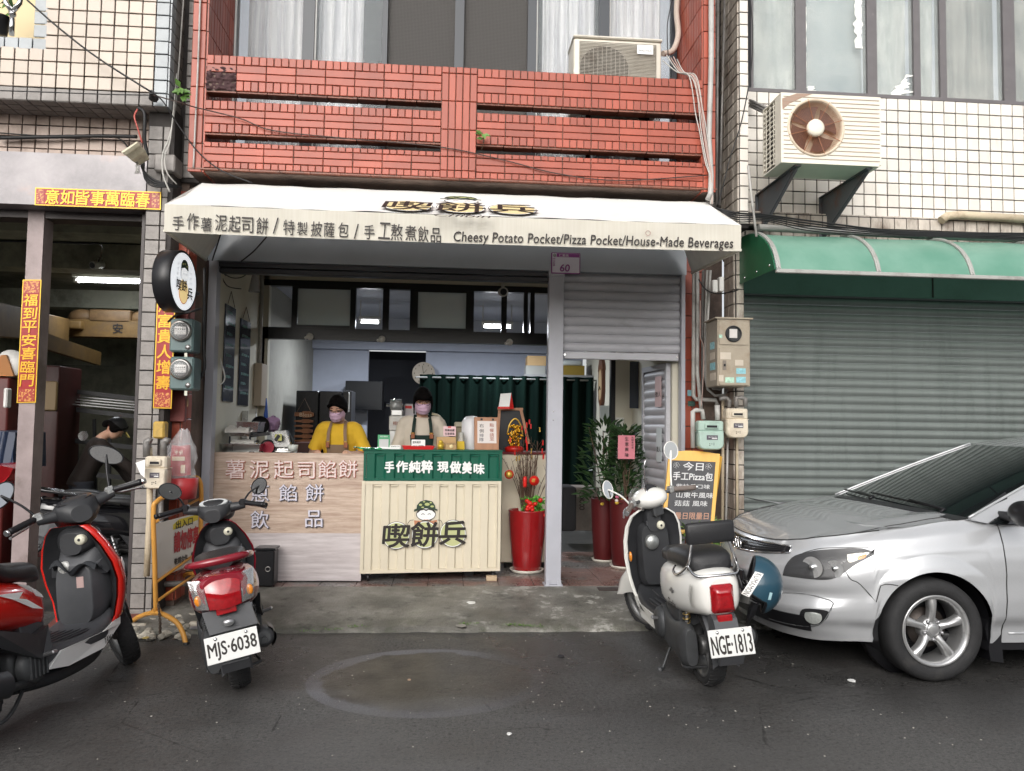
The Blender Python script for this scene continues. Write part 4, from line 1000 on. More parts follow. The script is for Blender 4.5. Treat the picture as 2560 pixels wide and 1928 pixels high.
couplet('vertical red and gold couplet on the pier behind the electric meters', [at('a2', 1030, 590, Yc), at('a2', 1150, 590, Yc), at('a2', 1116, 1515, Yc), at('a2', 995, 1512, Yc)], '家添富貴人增壽', True, Yc)
# ---------- round light box ----------
sc = at('a2', 1195, 688, 5.55); rad = .218
SM = Matrix.Translation((sc.x, sc.y, sc.z-rad))@Matrix.Rotation(R(-6), 4, 'Z')
rs_ = thing('round_light_box', 'round black edged light box sign with a helmeted emblem on the red pillar', 'sign', M=SM)
cM = SM@Matrix.Translation((0,0,rad))
b = MB(); b.lathe([(0,-.125),(rad-.01,-.125),(rad,-.12),(rad,-.002),(rad-.006,.002),(rad-.016,.002),(rad-.016,-.01),(0,-.01)], (0,0,0), 'X', 64); b.xf(cM).build('drum', BLACK, rs_)
FACE = mat('lit_sign_face', (.86,.89,.93), .35, emit=.55)
MB().lathe([(rad-.017,0),(0,.0005)], (0,0,0), 'X', 56).xf(cM).build('face', FACE, rs_)
def SP(y, z, k=1): return cM@Vector((.0012*k+.0008, y, z))
b = MB()
b.cm = 5; b.add([SP(.075*math.cos(a), -.075+.085*math.sin(a)-.0, 1) for a in [i*PI/16 for i in range(32)]], [tuple(range(32))])
b.cm = 6; b.add([SP(.068*math.cos(a), -.068+.085*math.sin(a), 2) for a in [i*PI/16 for i in range(32)]], [tuple(range(32))])
b.cm = 0; b.add([SP(.057*math.cos(a), .055+.055*math.sin(a), 2.6) for a in [i*PI/16 for i in range(32)]], [tuple(range(32))])
b.cm = 1; b.add([SP(.053*math.cos(a), .052+.05*math.sin(a), 3.4) for a in [i*PI/16 for i in range(32)]], [tuple(range(32))])
b.cm = 3; b.add([SP(y, z, 4.2) for y, z in ((-.066,.082),(-.058,.09),(-.055,.12),(-.03,.148),(0,.155),(.03,.148),(.055,.12),(.058,.09),(.066,.082),(0,.098))], [tuple(range(10))])
b.cm = 4
for y, z in ((0,.125),(-.032,.118),(.034,.112)): b.add([SP(y+.012*math.cos(a), z+.008*math.sin(a), 5) for a in [i*PI/4 for i in range(8)]], [tuple(range(8))])
b.cm = 0
for y in (-.024, .016): b.add([SP(y, .05, 5), SP(y+.014, .05, 5), SP(y+.012, .055, 5), SP(y+.002, .055, 5)], [(0,1,2,3)])
b.build('emblem', [INK, mat('lit_white', (.86,.88,.9), .4, emit=.5), LG_GREEN, LG_HEL, LG_CAM, mat('lit_brown', (.45,.22,.12), .4, emit=.4), mat('lit_yellow', (.80,.60,.28), .4, emit=.55)], rs_, fix=False)
b = MB(); nx_ = (cM.to_3x3()@Vector((1,0,0)))
for ch, y, z, s in (('喫',-.125,-.075,.075),('餅',-.045,-.070,.08),('兵',.045,-.115,.085)):
 letters(b, ch, SP(y, z, 6), SP(y+s, z, 6)-SP(y, z, 6), SP(y, z+s, 6)-SP(y, z, 6), nx_, .001, .03)
for i, ch in enumerate('手作美味'): letters(b, ch, SP(-.105-.004*i, .10-.035*i, 3), SP(-.086, .1, 3)-SP(-.105, .1, 3), SP(0,.019,3)-SP(0,0,3), nx_, .001, .0); letters(b, ch, SP(.086+.004*i, .10-.035*i, 3), SP(-.086, .1, 3)-SP(-.105, .1, 3), SP(0,.019,3)-SP(0,0,3), nx_, .001, .0)
b.build('lettering', INK, rs_, fix=False)
b = MB(); b.tube([sc+Vector((-.07,.2,.0)), Vector((sc.x-.06, 6.05, sc.z))], .016); b.build('arm', BLACK, rs_)
# ---------- electric meters on the left ----------
TEAL = mat('teal_grey_enamel', (.10,.15,.15), .35, var=.1, dirt=(.04,.05,.05), dscale=6, dmin=.56); GLS = mat('meter_glass', (.8,.85,.85), .05, alpha=.22, coat=1); DIAL = mat('meter_dial', (.62,.58,.56), .4)
tag(MB().box(-2.17, -1.985, 5.99, 6.04, at('a2', 1200, 1600, 6).z, at('a2', 1200, 880, 6).z, .004).build('backing_board', mat('dark_red_board', (.14,.03,.025), .6, var=.2)), 'dark red board behind the two round electric meters', 'board')
for (yc, lab) in ((1035, 'upper round glass electric meter in a teal box under the round sign'), (1283, 'lower round glass electric meter in a teal box above the switch plate')):
 Ym = 5.80; dz = 0
 x0, x1, z0, z1 = pr_('a2', 1098, yc-105, 1262, yc+108, Ym)
 m_ = thing('electric_meter', lab, 'meter', ((x0+x1)/2, Ym, z0), group='round electric meters on the red pillar')
 MB().box(x0, x1, Ym, Ym+.18, z0, z1, .012).build('box', TEAL, m_)
 zc_ = (z0+z1)/2+.03; xc_ = (x0+x1)/2-.002; r_ = .063
 MB().lathe([(r_+.014,.0),(r_+.014,-.02),(r_+.004,-.03),(r_,-.03)], (xc_, Ym, zc_), 'Y', 36).build('ring', mat('dull_chrome', (.35,.34,.33), .3, metal=.9), m_)
 MB().lathe([(0,-.012),(r_*.9,-.012)], (xc_, Ym, zc_), 'Y', 28).build('dial', mat('dial_back', (.10,.09,.09), .5), m_)
 b = MB(); b.box(xc_-.042, xc_+.042, Ym-.02, Ym-.014, zc_-.028, zc_+.032, .003); b.build('face_plate', DIAL, m_)
 b = MB()
 for i in range(5): b.lathe([(.0,0),(.006,0)], (xc_-.03+i*.015, Ym-.0215, zc_+.012), 'Y', 10)
 letters(b, '2513 kWh', Vector((xc_-.02, Ym-.021, zc_-.02)), (.04,0,0), (0,0,.008), NV, .001); b.box(xc_-.035, xc_+.035, Ym-.0213, Ym-.0205, zc_-.003, zc_-.001)
 b.build('lettering', INK, m_, fix=False)
 MB().lathe([(r_,-.028),(r_*.97,-.045),(r_*.8,-.058),(r_*.4,-.064),(0,-.065)], (xc_, Ym, zc_), 'Y', 32).build('glass', GLS, m_)
 MB().lathe([(0,-.008),(.018,-.008),(.02,0)], (x1-.035, Ym, z0+.035), 'Y', 18).build('seal_cap', mat('dull_chrome', (.35,.34,.33)), m_)
 MB().box(x1-.065, x1-.045, Ym+.02, Ym+.025, z0-.04, z0-.005).build('seal_tag', mat('pale_tag', (.6,.6,.5), .5), m_)
t_ = thing('switch_plate', 'tan wall plate with two white buttons on the red pillar', 'switch', at('a2', 1178, 1500, 6.03))
b = MB(); pbox(b, 'a2', 1132, 1450, 1226, 1500, 6.03, .012, .003); b.build('plate', mat('tan_plate', (.42,.26,.15), .5), t_)
for x in (1150, 1186): b = MB(); pbox(b, 'a2', x, 1464, x+20, 1484, 6.018, .012, .003); b.build('button', LG_WH, t_)
# ---------- gas meters ----------
def gas_meter(label, k, x0, y0, x1, y1, Yg, m, face=None, dark=None):
 xa, xb, za, zb = pr_(k, x0, y0, x1, y1, Yg); w, h = xb-xa, zb-za; dp = .12
 t_ = thing('gas_meter', label, 'meter', ((xa+xb)/2, Yg, za), group='gas meters on the walls')
 def outline(e, s=1.0):
  pts = []; cxm = (xa+xb)/2
  def add(u, v): pts.append((cxm+(u-.5)*(w-2*e), za+e+(h-2*e)*v))
  add(.02, .60); add(0, .48)
  for i in range(7): a = PI+PI/2*i/6; add(.26+.26*math.cos(a), .2+.2*math.sin(a))
  for i in range(7): a = 1.5*PI+PI/2*i/6; add(.74+.26*math.cos(a), .2+.2*math.sin(a))
  add(1, .48); add(.98, .60); return pts
 b = MB(); o1 = outline(0); o2 = outline(.012)
 b.rings([[Vector((x, Yg+dp, z)) for x, z in o1], [Vector((x, Yg+.03, z)) for x, z in o1], [Vector((x, Yg+.008, z)) for x, z in outline(.004)], [Vector((x, Yg, z)) for x, z in o2]])
 b.build('lower_case', m, t_)
 b = MB(); b.box(xa+.01*w, xb-.01*w, Yg+.012, Yg+dp-.01, za+h*.60, za+h*.95, .012); b.build('upper_case', m, t_)
 MB().box(xa-.006, xb+.006, Yg+.02, Yg+dp+.004, za+h*.585, za+h*.615, .004).build('flange', m, t_)
 MB().box(xa+w*.22, xb-w*.22, Yg-.004, Yg+.03, za+h*.68, za+h*.86, .006).build('counter_housing', m, t_)
 MB().box(xa+w*.30, xb-w*.30, Yg-.007, Yg-.0045, za+h*.73, za+h*.80).build('counter', BLACK, t_)
 b = MB(); b.box(xa+w*.30, xb-w*.27, Yg-.003, Yg-.0005, za+h*.33, za+h*.48); b.build('label_plate', mat('dark_label', (.09,.08,.1), .4), t_)
 b = MB(); letters(b, 'N4 25-6120', Vector((xa+w*.36, Yg-.0035, za+h*.40)), (w*.33,0,0), (0,0,h*.035), NV, .001); b.box(xa+w*.5, xb-w*.3, Yg-.005, Yg-.0035, za+h*.36, za+h*.385); b.build('lettering', LG_WH, t_, fix=False)
 b = MB()
 for u, v in ((.42,.2),(.5,.2),(.58,.22),(.58,.17),(.42,.15)): b.lathe([(0,0),(.004,0)], (xa+w*u, Yg-.0015, za+h*v), 'Y', 8)
 b.build('dot_mark', INK, t_, fix=False)
 return t_, xa, xb, za, zb
MINT = mat('mint_enamel', (.38,.50,.44), .35, var=.05, dirt=(.25,.32,.28), dscale=6); IVORY = mat('ivory_enamel', (.64,.57,.46), .35, var=.05, dirt=(.4,.33,.24), dscale=6)
PIPEG = mat('galvanised_pipe', (.22,.21,.20), .5, metal=.3, var=.2, dirt=(.12,.09,.07), dscale=9)
PIPEL = mat('light_grey_pipe', (.42,.41,.39), .45, var=.12, dirt=(.2,.18,.16), dscale=5); PIPEC = mat('cream_pipe', (.56,.47,.34), .5, var=.1, dirt=(.3,.22,.14), dscale=5)
g1 = gas_meter('mint green gas meter above the chalkboard stand', 'd4', 170, 880, 332, 1072, 6.1, MINT)
g2 = gas_meter('ivory gas meter beside the green-grey shutter', 'd4', 348, 802, 486, 998, 6.1, IVORY)
g3 = gas_meter('ivory gas meter on the left pier behind the orange sign frame', 'd2', 1412, 1020, 1648, 1362, 5.62, IVORY)
def pipes(lst):
 for (lab, k, pts, Yp, r, m) in lst:
  P_ = [at(k, x, y, (yy[0] if yy else Yp)) for x, y, *yy in pts]
  tag(rebase(MB().tube(P_, r, 10).build('pipe', m), P_[-1]), lab, 'pipe')
pipes([
 ('dark elbow pipe on the left inlet of the left pier gas meter', 'd2', [(1452,1040),(1452,920),(1452,890),(1475,880),(1500,890)], 5.66, .024, PIPEG),
 ('dark elbow pipe on the right inlet of the left pier gas meter', 'd2', [(1622,1040),(1622,920),(1622,890),(1645,878),(1680,890)], 5.68, .024, PIPEG),
 ('short cream pipe stub between the left pier gas meter elbows', 'd2', [(1492,1040),(1492,950)], 5.7, .014, PIPEC),
 ('cream pipe running down the left pier under its gas meter', 'a3', [(945,355),(945,500),(935,700),(925,910)], 5.72, .022, PIPEC),
 ('grey pipe running down the left pier beside the cream one', 'a3', [(1015,350),(1012,620),(1008,900)], 5.78, .02, PIPEG),
 ('grey pipe lying across the ground behind the orange sign frame', 'a3', [(890,965),(1180,955)], 6.02, .022, PIPEG),
 ('widest pale grey conduit right of the lower red pillar', 'd4', [(160,-60),(162,300),(160,590),(172,700),(186,835)], 6.42, .016, PIPEL),
 ('thin grey conduit hugging the lower red pillar', 'd4', [(140,-40),(138,250),(135,730),(150,752),(275,758),(285,790)], 6.46, .018, PIPEL),
 ('grey conduit just left of the meter box looping under it', 'd4', [(243,-60),(225,250),(218,560),(228,640),(260,685),(300,690),(322,676)], 6.36, .011, PIPEL),
 ('second grey conduit left of the meter box sweeping under it', 'd4', [(222,-60),(212,250),(208,600),(225,690),(270,730),(330,725),(350,690)], 6.40, .011, PIPEL),
 ('dark grey conduit between the pale conduits', 'd4', [(196,-60),(192,200),(190,500),(188,840)], 6.50, .012, PIPEG),
 ('grey elbow pipe into the mint green gas meter from the left', 'd4', [(132,1060),(132,830),(150,822),(190,825),(197,880)], 6.2, .02, PIPEL),
 ('grey pipe stub into the top right of the mint gas meter', 'd4', [(285,790),(288,885)], 6.2, .022, PIPEL),
 ('dark elbow pipe above the ivory gas meter right inlet', 'd4', [(405,805),(405,745),(440,742),(462,750),(462,800)], 6.15, .02, PIPEG),
 ('dark pipe above the ivory gas meter left inlet', 'd4', [(360,805),(362,760),(340,742),(300,750)], 6.2, .018, PIPEG),
 ('tan bamboo coloured pipe going down beside the chalkboard', 'd4', [(322,760),(320,1100),(318,1640)], 6.30, .014, PIPEC),
 ('tan pipe going down along the shutter edge', 'd4', [(410,1000),(410,1100),(412,1620)], 6.31, .012, PIPEC),
 ('white thin pipe slanting down beside the white pier', 'd4', [(352,960),(345,1300),(338,1640)], 6.27, .009, PIPEL),
 ('long grey pipe along the wall above the green canopy', 'a6', [(250,1480),(700,1505),(1300,1535),(2050,1560)], 6.14, .028, PIPEL),
 ('cream waste pipe leaving the white tiled wall at far right', 'a6', [(1440,1435),(1480,1405),(1560,1400),(2050,1430)], 6.2, .036, PIPEC),
 ('white conduit climbing the red building corner', 'a5', [(1400,-30),(1400,400),(1385,900),(1400,1150),(1395,1260),(1378,1300)], 5.72, .021, PIPEL),
 ('thin grey downpipe in the gap between red and white buildings', 'a5', [(1445,-30),(1440,600),(1435,1340)], 6.3, .013, PIPEG),
 ('second thin grey downpipe in the gap between the buildings', 'a5', [(1490,-30),(1470,700),(1455,1340)], 6.3, .012, PIPEG),
 ('white stay rod sloping at the right tiled pier', 'a5', [(1640,1080),(1665,1300),(1695,1540)], 5.9, .010, PIPEL),
])
CABM = mat('stained_steel_cabinet', (.36,.31,.24), .42, metal=.25, var=.1, dirt=(.20,.14,.09), dscale=4, dmin=.5)
Yb = 6.02; x0, x1, z0, z1 = pr_('d4', 286, 250, 492, 668, Yb)
mc = thing('meter_cabinet', 'tan steel meter cabinet with a round window beside the conduits', 'cabinet', ((x0+x1)/2, Yb, z0))
MB().box(x0, x1, Yb, Yb+.27, z0, z1, .004).build('body', CABM, mc)
MB().box(x0-.02, x1+.02, Yb-.015, Yb+.28, z1, z1+.012).build('top_plate', CABM, mc)
for (a_, b_) in ((262, 408), (428, 662)):
 xa, xb, za, zb = pr_('d4', 297, a_, 484, b_, Yb-.008); MB().box(xa, xb, Yb-.008, Yb-.001, za, zb, .003).build('door', CABM, mc)
pc = at('d4', 388, 340, Yb-.01)
MB().lathe([(.054,0),(.056,-.012),(.066,-.012),(.068,0)], (pc.x, Yb-.008, pc.z), 'Y', 36).build('window_rim', BLACK, mc)
MB().lathe([(0,-.001),(.055,-.001)], (pc.x, Yb-.008, pc.z), 'Y', 28).build('window', mat('dark_window', (.03,.03,.03), .15), mc)
MB().box(pc.x-.035, pc.x+.03, Yb-.016, Yb-.0105, pc.z-.035, pc.z+.038, .008).build('dial', DIAL, mc)
for (a_, b_, c_, d_, m_) in ((405,558,465,592,'sky'), (405,612,465,648,'sky'), (335,615,392,648,'mint'), (305,458,372,500,'pale'), (295,600,325,640,'pale'), (398,505,450,540,'pale'), (296,345,318,366,'mint')):
 mm = {'sky': mat('blue_sticker', (.25,.5,.55), .4, var=.3, vscale=40), 'mint': mat('mint_sticker', (.4,.6,.48), .4, var=.4, vscale=60), 'pale': mat('pale_sticker', (.52,.46,.38), .6, var=.1)}[m_]
 xa, xb, za, zb = pr_('d4', a_, b_, c_, d_, Yb-.01); MB().box(xa, xb, Yb-.0105, Yb-.0085, za, zb).build('sticker', mm, mc)
xa, xb, za, zb = pr_('d4', 320, 508, 342, 568, Yb-.01); MB().box(xa, xb, Yb-.012, Yb-.0085, za, zb).build('breaker_plate', mat('breaker_grey', (.2,.17,.14), .5), mc)
MB().box(xa+.008, xb-.008, Yb-.022, Yb-.0125, za+.03, za+.05, .002).build('breaker_switch', BLACK, mc)
for i in range(4):
 z = z0+.05+i*.085; MB().box(x0-.002, x0-.0003, Yb+.04+.01*i, Yb+.17, z, z+.06).build('sticker', mat('blue_sticker', (1,1,1)) if i % 2 else mat('pale_sticker', (1,1,1)), mc)
for (a_, b_, c_, d_) in ((258, 0, 290, 78), (300, -20, 330, 72)):
 b = MB(); pbox(b, 'd4', a_, b_, c_, d_, 6.2, .06, .006); tag(b.build('junction_box', WHITEP), 'white junction box %s under the awning corner at right' % ('nearest the conduits' if a_ < 280 else 'nearest the green canopy'), 'box')
for (a_, b_, c_, d_, lab) in ((98, 695, 124, 732, 'upper small blue sticker on the lower red pillar'), (100, 765, 145, 796, 'small black and green sticker on the lower red pillar')):
 b = MB(); pbox(b, 'd4', a_, b_, c_, d_, 6.6, .004); tag(b.build('sticker', mat('blue_sticker', (1,1,1)) if a_ < 100 else mat('dark_green_sticker', (.06,.12,.1), .4, var=.5, vscale=60)), lab, 'sticker')
# ---------- cables ----------
def cable(label, pts, r=.006, m=None, n=6, name='cable'):
 P_ = catmull([at(k, x, y, Y_) for k, x, y, Y_ in pts], 6)
 return tag(rebase(MB().tube(P_, r, n).build(name, m or CABLE), P_[0]), label, 'cable')
cable('thick black cable slanting down across the beige tiles to a bracket', [('a1',165,-10,5.6),('a1',380,180,5.6),('a1',640,380,5.6),('a1',985,600,5.6)], .007)
cable('thin black wire along the bottom edge of the beige bay', [('a1',-10,590,5.65),('a1',300,600,5.65),('a1',700,615,5.65),('a1',990,620,5.62)], .004)
cable('black cable bundle under the beige bay', [('a1',-10,898,5.98),('a1',300,892,5.98),('a1',640,886,5.98),('a1',890,890,5.95)], .014)
cable('upper thin black wire under the beige bay', [('a1',-10,865,5.98),('a1',300,885,5.98),('a1',600,880,5.98),('a1',880,885,5.96)], .005)
cable('lowest thin black wire on the dull pink tiles', [('a1',-10,985,6.0),('a1',200,1010,6.0),('a1',500,1018,6.0),('a1',850,1022,5.9)], .005)
cable('black cable looping down to the old floodlight', [('a1',740,885,5.98),('a1',800,920,5.95),('a1',850,985,5.8)], .006)
cable('black wire falling across the red pillar towards the awning', [('a1',990,600,5.6),('a1',1060,660,5.55),('a1',1150,800,5.6),('a1',1290,990,5.65),('a1',1440,1110,5.68),('a1',1640,1190,5.7)], .005)
cable('long brown wire sagging across the red balcony', [('a1',1000,620,5.6),('a1',1180,670,5.62),('a4',120,705,5.7),('a4',420,780,5.72),('a4',640,860,5.73),('a4',1100,910,5.73),('a4',1750,970,5.72),('a5',60,1045,5.73),('a5',400,1130,5.73),('a5',800,1175,5.73),('a5',1380,1140,5.72)], .0045, mat('brown_wire', (.05,.03,.025), .5))
cable('white wire running down the left red pillar', [('a4',160,-20,5.73),('a4',145,430,5.73),('a4',130,760,5.73),('a4',115,1105,5.74)], .007, PIPEL)
cable('pale grey wire hanging beside the grey tiled strip', [('a1',1195,-10,5.9),('a1',1180,200,5.9),('a1',1160,480,5.88),('a1',1140,700,5.86),('a1',1100,900,5.8),('a1',1060,1000,5.78),('a1',1060,1130,5.7),('a1',1105,1250,5.7)], .006, CABLEW)
cable('second pale wire looping below the stone block', [('a1',1150,480,5.86),('a1',1110,900,5.78),('a1',1075,1010,5.76),('a1',1085,1120,5.7),('a1',1150,1200,5.75)], .005, CABLEW)
for i in range(4): cable('black cable %s of the tangle under the stone block' % ('topmost','second','third','lowest')[i], [('a1',915+i*8,1060,5.8),('a1',940,1120+i*12,5.72),('a1',1010-i*6,1175+i*12,5.7),('a1',1100,1200+i*6,5.72),('a1',1180,1225,5.85)], .009-.001*i)
cable('black cable rising behind the old floodlight', [('a1',900,705,5.75),('a1',940,740,5.74),('a1',940,900,5.76),('a1',960,1010,5.78)], .013)
cable('red and white wire coming down to the old floodlight', [('a1',895,712,5.72),('a1',875,760,5.7),('a1',895,830,5.7),('a1',925,930,5.72)], .006, mat('red_wire', (.45,.1,.08), .5))
b = MB(); b.bar(at('a1', 985, 598, 5.6), at('a1', 1010, 655, 5.7), .03, .03); b.ell(at('a1', 1000, 640, 5.68), .035, .03, .025); tag(b.build('cable_clamp', CABLE), 'black cable clamp on the corner of the beige bay', 'clamp')
cable('black cable along the right edge of the round sign', [('b1',380,615,6.5),('b1',440,430,6.3)], .006)
cable('black wire under the awning fascia', [('b1',590,622,6.5),('b1',680,550,6.4),('b1',775,445,6.2)], .006)
cable('thick black cable behind the round sign', [('a2',1330,600,6.0),('a2',1330,830,5.95),('a2',1325,1100,5.98),('a2',1330,1250,6.0),('a2',1290,1340,6.02)], .012)
cable('black cable curling under the round sign', [('a2',1310,860,5.7),('a2',1240,885,5.6),('a2',1150,905,5.6),('a2',1095,950,5.7)], .008)
for i, (x_, dy_) in enumerate(((0,0),(14,60),(-12,120),(22,30),(34,90))):
 cable('%s loose wire hanging at the right end of the balcony' % ('first','second','third','fourth','fifth')[i], [('a5',1110+x_*2,360+dy_*.3,6.0),('a5',1190+x_,470,5.85),('a5',1270+x_,500,5.72),('a5',1310+x_,620+dy_,5.71),('a5',1335+x_,850,5.7),('a5',1370+x_*.8,1050,5.7),('a5',1395+x_*.4,1150,5.7),('a5',1400+x_*.3,1330,5.72)], .0045, CABLEW if i % 2 == 0 else mat('pinkish_wire', (.45,.32,.28), .5))
cable('wire rising beside the balcony air conditioner', [('a5',1120,370,6.0),('a5',1115,160,6.1),('a5',1150,-10,6.2)], .004)
cable('black wire hanging along the white tiled pier', [('a5',1655,-10,5.95),('a5',1670,200,5.95),('a5',1660,450,5.95),('a5',1600,780,5.95),('a5',1520,1040,5.95),('a5',1480,1200,5.95),('a5',1440,1340,5.95)], .005)
for i in range(5): cable('%s black cable of the bundle above the green canopy' % ('topmost','second','middle','fourth','lowest')[i], [('a5',1400+i*10,1345+i*4,5.9),('a5',1560,1385+i*14,5.85),('a5',1760,1400+i*10,5.95),('a6',600,1440+i*16,6.0),('a6',1100,1500+i*9,6.05),('a6',1500,1515+i*7,6.08),('a6',2050,1520+i*12,6.1)], .008-.0008*i)
cable('loose cable crossing the lower red wall bundle', [('c3',1560,250,6.2),('c3',1640,360,6.15),('c3',1760,400,6.1),('c3',1900,385,6.0),('c3',1980,360,5.9)], .006)
cable('pink wire twisting down between the conduits', [('d4',180,130,6.36),('d4',178,350,6.36),('d4',200,430,6.34),('d4',195,640,6.35),('d4',185,800,6.35)], .004, mat('pinkish_wire', (.45,.32,.28), .5))
fl = thing('floodlight', 'old cream floodlight with loose wiring under the beige bay', 'lamp', at('a1', 900, 1010, 5.65))
b = MB(); P_ = [at('a1', 812, 1005, 5.5), at('a1', 905, 940, 5.5), at('a1', 935, 1000, 5.68), at('a1', 865, 1040, 5.68)]; b.prism(P_, (.02,.06,-.02)); b.build('housing', mat('aged_cream', (.60,.56,.42), .5, dirt=(.35,.3,.2), dscale=12), fl)
MB().prism([at('a1', 805, 1005, 5.49), at('a1', 908, 936, 5.49), at('a1', 912, 945, 5.485), at('a1', 815, 1012, 5.485)], (-.01,-.02,.01)).build('lid', mat('aged_cream', (1,1,1)), fl)
MB().tube([at('a1', 900, 1020, 5.66), at('a1', 955, 1030, 5.78)], .016).build('arm', PIPEC, fl)
random.seed(3); b = MB()
for i in range(6): b.tube(catmull([at('a1', 890+random.uniform(-10,10), 1040, 5.66), at('a1', 880+random.uniform(-20,30), 1090, 5.64), at('a1', 900+random.uniform(-25,20), 1130, 5.66)], 4), .003, 5)
stuff(b.build('loose_wires', CABLEW, fl, fix=False))
LEAF = mat('leaf_green', (.09,.19,.035), .45, var=.2, rand=.3); LEAFD = mat('leaf_dark', (.03,.07,.02), .45, rand=.35); TWIG = mat('twig', (.14,.09,.06), .7)
def leaf(mb, base, d, w, L, nrm):
 d = Vector(d).normalized(); nrm = Vector(nrm); s = d.cross(nrm).normalized(); up = s.cross(d)
 mb.add([Vector(base), Vector(base)+d*L*.45+s*w/2+up*.05*L, Vector(base)+d*L-up*.08*L, Vector(base)+d*L*.45-s*w/2+up*.05*L, Vector(base)+d*L*.45-up*.02*L], [(0,1,4),(1,2,4),(2,3,4),(3,0,4)])
def seedling(label, k, x, y, Y_, n_, L, seed):
 rnd = random.Random(seed); p = at(k, x, y, Y_); t_ = thing('seedling', label, 'plant', p, group='plants rooted in the facade')
 stem = [p, p+Vector((.02, -.03, .06)), p+Vector((.0, -.06, .12))]
 MB().tube(stem, .003, 5).build('stem', TWIG, t_)
 for i in range(n_):
  a = rnd.uniform(0, 2*PI); q = Vector(stem[1]).lerp(stem[2], rnd.random()); b = MB(); d = (math.cos(a), -.3, .5*math.sin(a)-.1); leaf(b, q, d, L*.6, L, (0,-1,.4)); b.build('leaf', LEAF, t_, fix=False)
seedling('green leafed seedling growing beside the left red pillar', 'a1', 1185, 690, 5.8, 12, .07, 5)
seedling('tiny narrow leafed seedling on the balcony centre pier', 'a4', 2010, 990, 5.74, 5, .06, 6)
seedling('small seedling in the balcony gap at right', 'a5', 1060, 790, 5.9, 5, .05, 8)
wp = at('a1', 20, 225, 5.95); t_ = thing('potted_plant', 'potted plant on the window ledge at the top left corner', 'plant', wp)
MB().lathe([(0,0),(.055,0),(.075,.12),(.08,.13),(.06,.13)], wp-Vector((.03,0,0)), 'Z', 16).build('pot', BLACK, t_)
rnd = random.Random(9)
for i in range(30):
 b = MB(); a = rnd.uniform(0, 2*PI); leaf(b, wp+Vector((rnd.uniform(-.1,.06), rnd.uniform(-.03,.03), rnd.uniform(.1,.34))), (math.cos(a), -.4, math.sin(a)*.6), .05, .10, (0,-1,.5)); b.build('leaf', LEAFD if i % 2 else LEAF, t_, fix=False)
t_ = thing('steel_pole', 'shiny steel pole with a forked joint at the top left window', 'pole', at('a1', 75, 225, 5.85))
MB().tube([at('a1', 75, 230, 5.85), at('a1', 82, 90, 5.85)], .019, 14).build('shaft', CHROME, t_)
MB().tube([at('a1', 82, 100, 5.85), at('a1', 82, 84, 5.85)], .025, 14).build('collar', CHROME, t_)
for s in (-45, 45): MB().tube([at('a1', 82, 80, 5.85), at('a1', 84+s, 20, 5.85), at('a1', 84+s*1.2, -30, 5.85)], .018, 12).build('fork', CHROME, t_)
MB().box(-5, -3.0, 6.3, 6.35, 4.2, 7).build('inner_panel', mat('pale_yellow_board', (.68,.55,.33), .6), GB)
MB().box(-6.8, -3.08, 5.775, 6.35, 4.15, 4.243).build('ledge', T_BLUE, GB)
# ======================= scooters =======================
RUB = mat('tyre_rubber', (.022,.022,.023), .75, var=.2, vscale=20, bump=.2, bscale=120, dirt=(.07,.065,.06), dscale=7, dmin=.55, dmax=.5)
PLB = mat('grained_black_plastic', (.030,.031,.034), .42, bump=.12, bscale=300, var=.12, dirt=(.09,.09,.088), dscale=4, dmin=.60, dmax=.35)
PLG = mat('grained_grey_plastic', (.070,.072,.078), .45, bump=.1, bscale=300, var=.1, dirt=(.13,.13,.125), dscale=4, dmin=.6, dmax=.4)
VIN = mat('black_vinyl', (.022,.022,.024), .38, bump=.25, bscale=180, rvar=.08)
ENG = mat('cast_engine_metal', (.075,.078,.082), .5, metal=.35, var=.25, dirt=(.03,.028,.025), dscale=8, dmin=.5)
SILV = mat('painted_silver', (.42,.42,.43), .3, metal=.8)
LRED = mat('red_lens', (.32,.004,.008), .08, coat=1, var=.25, vscale=45); LCLR = mat('clear_lens', (.35,.35,.34), .05, coat=1, alpha=.30); LAMB = mat('amber_lens', (.80,.26,.02), .1, coat=1)
REFL = mat('reflector_chrome', (.72,.72,.72), .12, metal=1, bump=.35, bscale=60)
PWHT = mat('plate_white', (.72,.72,.70), .35, var=.03, dirt=(.5,.48,.44), dscale=14, dmin=.6, dmax=.4)
MIR = mat('mirror_glass', (.9,.9,.9), .02, metal=1)
GOLDS = mat('gold_spring', (.42,.30,.12), .35, metal=.8)
def superring(y, zc, hx, hz, p=2.6, n=24, xo=0):
 out = []
 for k in range(n):
  a = 2*PI*k/n; c_, s_ = math.cos(a), math.sin(a)
  out.append(Vector((xo+hx*math.copysign(abs(c_)**(2/p), c_), y, zc+hz*math.copysign(abs(s_)**(2/p), s_))))
 return out
def loft(mb, st, n=24, sub=5):
 """st: (y, zc, hx, hz, p[, xo]) stations smoothly interpolated"""
 st = [tuple(s)+(0,)*(6-len(s)) for s in st]; P_ = [st[0]]+st+[st[-1]]; rs = []
 for i in range(1, len(P_)-2):
  for k in range(sub+(i == len(P_)-3)):
   t = k/sub; a, b, c, d = P_[i-1], P_[i], P_[i+1], P_[i+2]
   v = [.5*((2*b[j])+(c[j]-a[j])*t+(2*a[j]-5*b[j]+4*c[j]-d[j])*t*t+(3*b[j]-a[j]-3*c[j]+d[j])*t**3) for j in range(6)]
   v[2] = max(v[2], .002); v[3] = max(v[3], .002); rs.append(superring(*v[:5], n, v[5]))
 mb.rings(rs); return mb
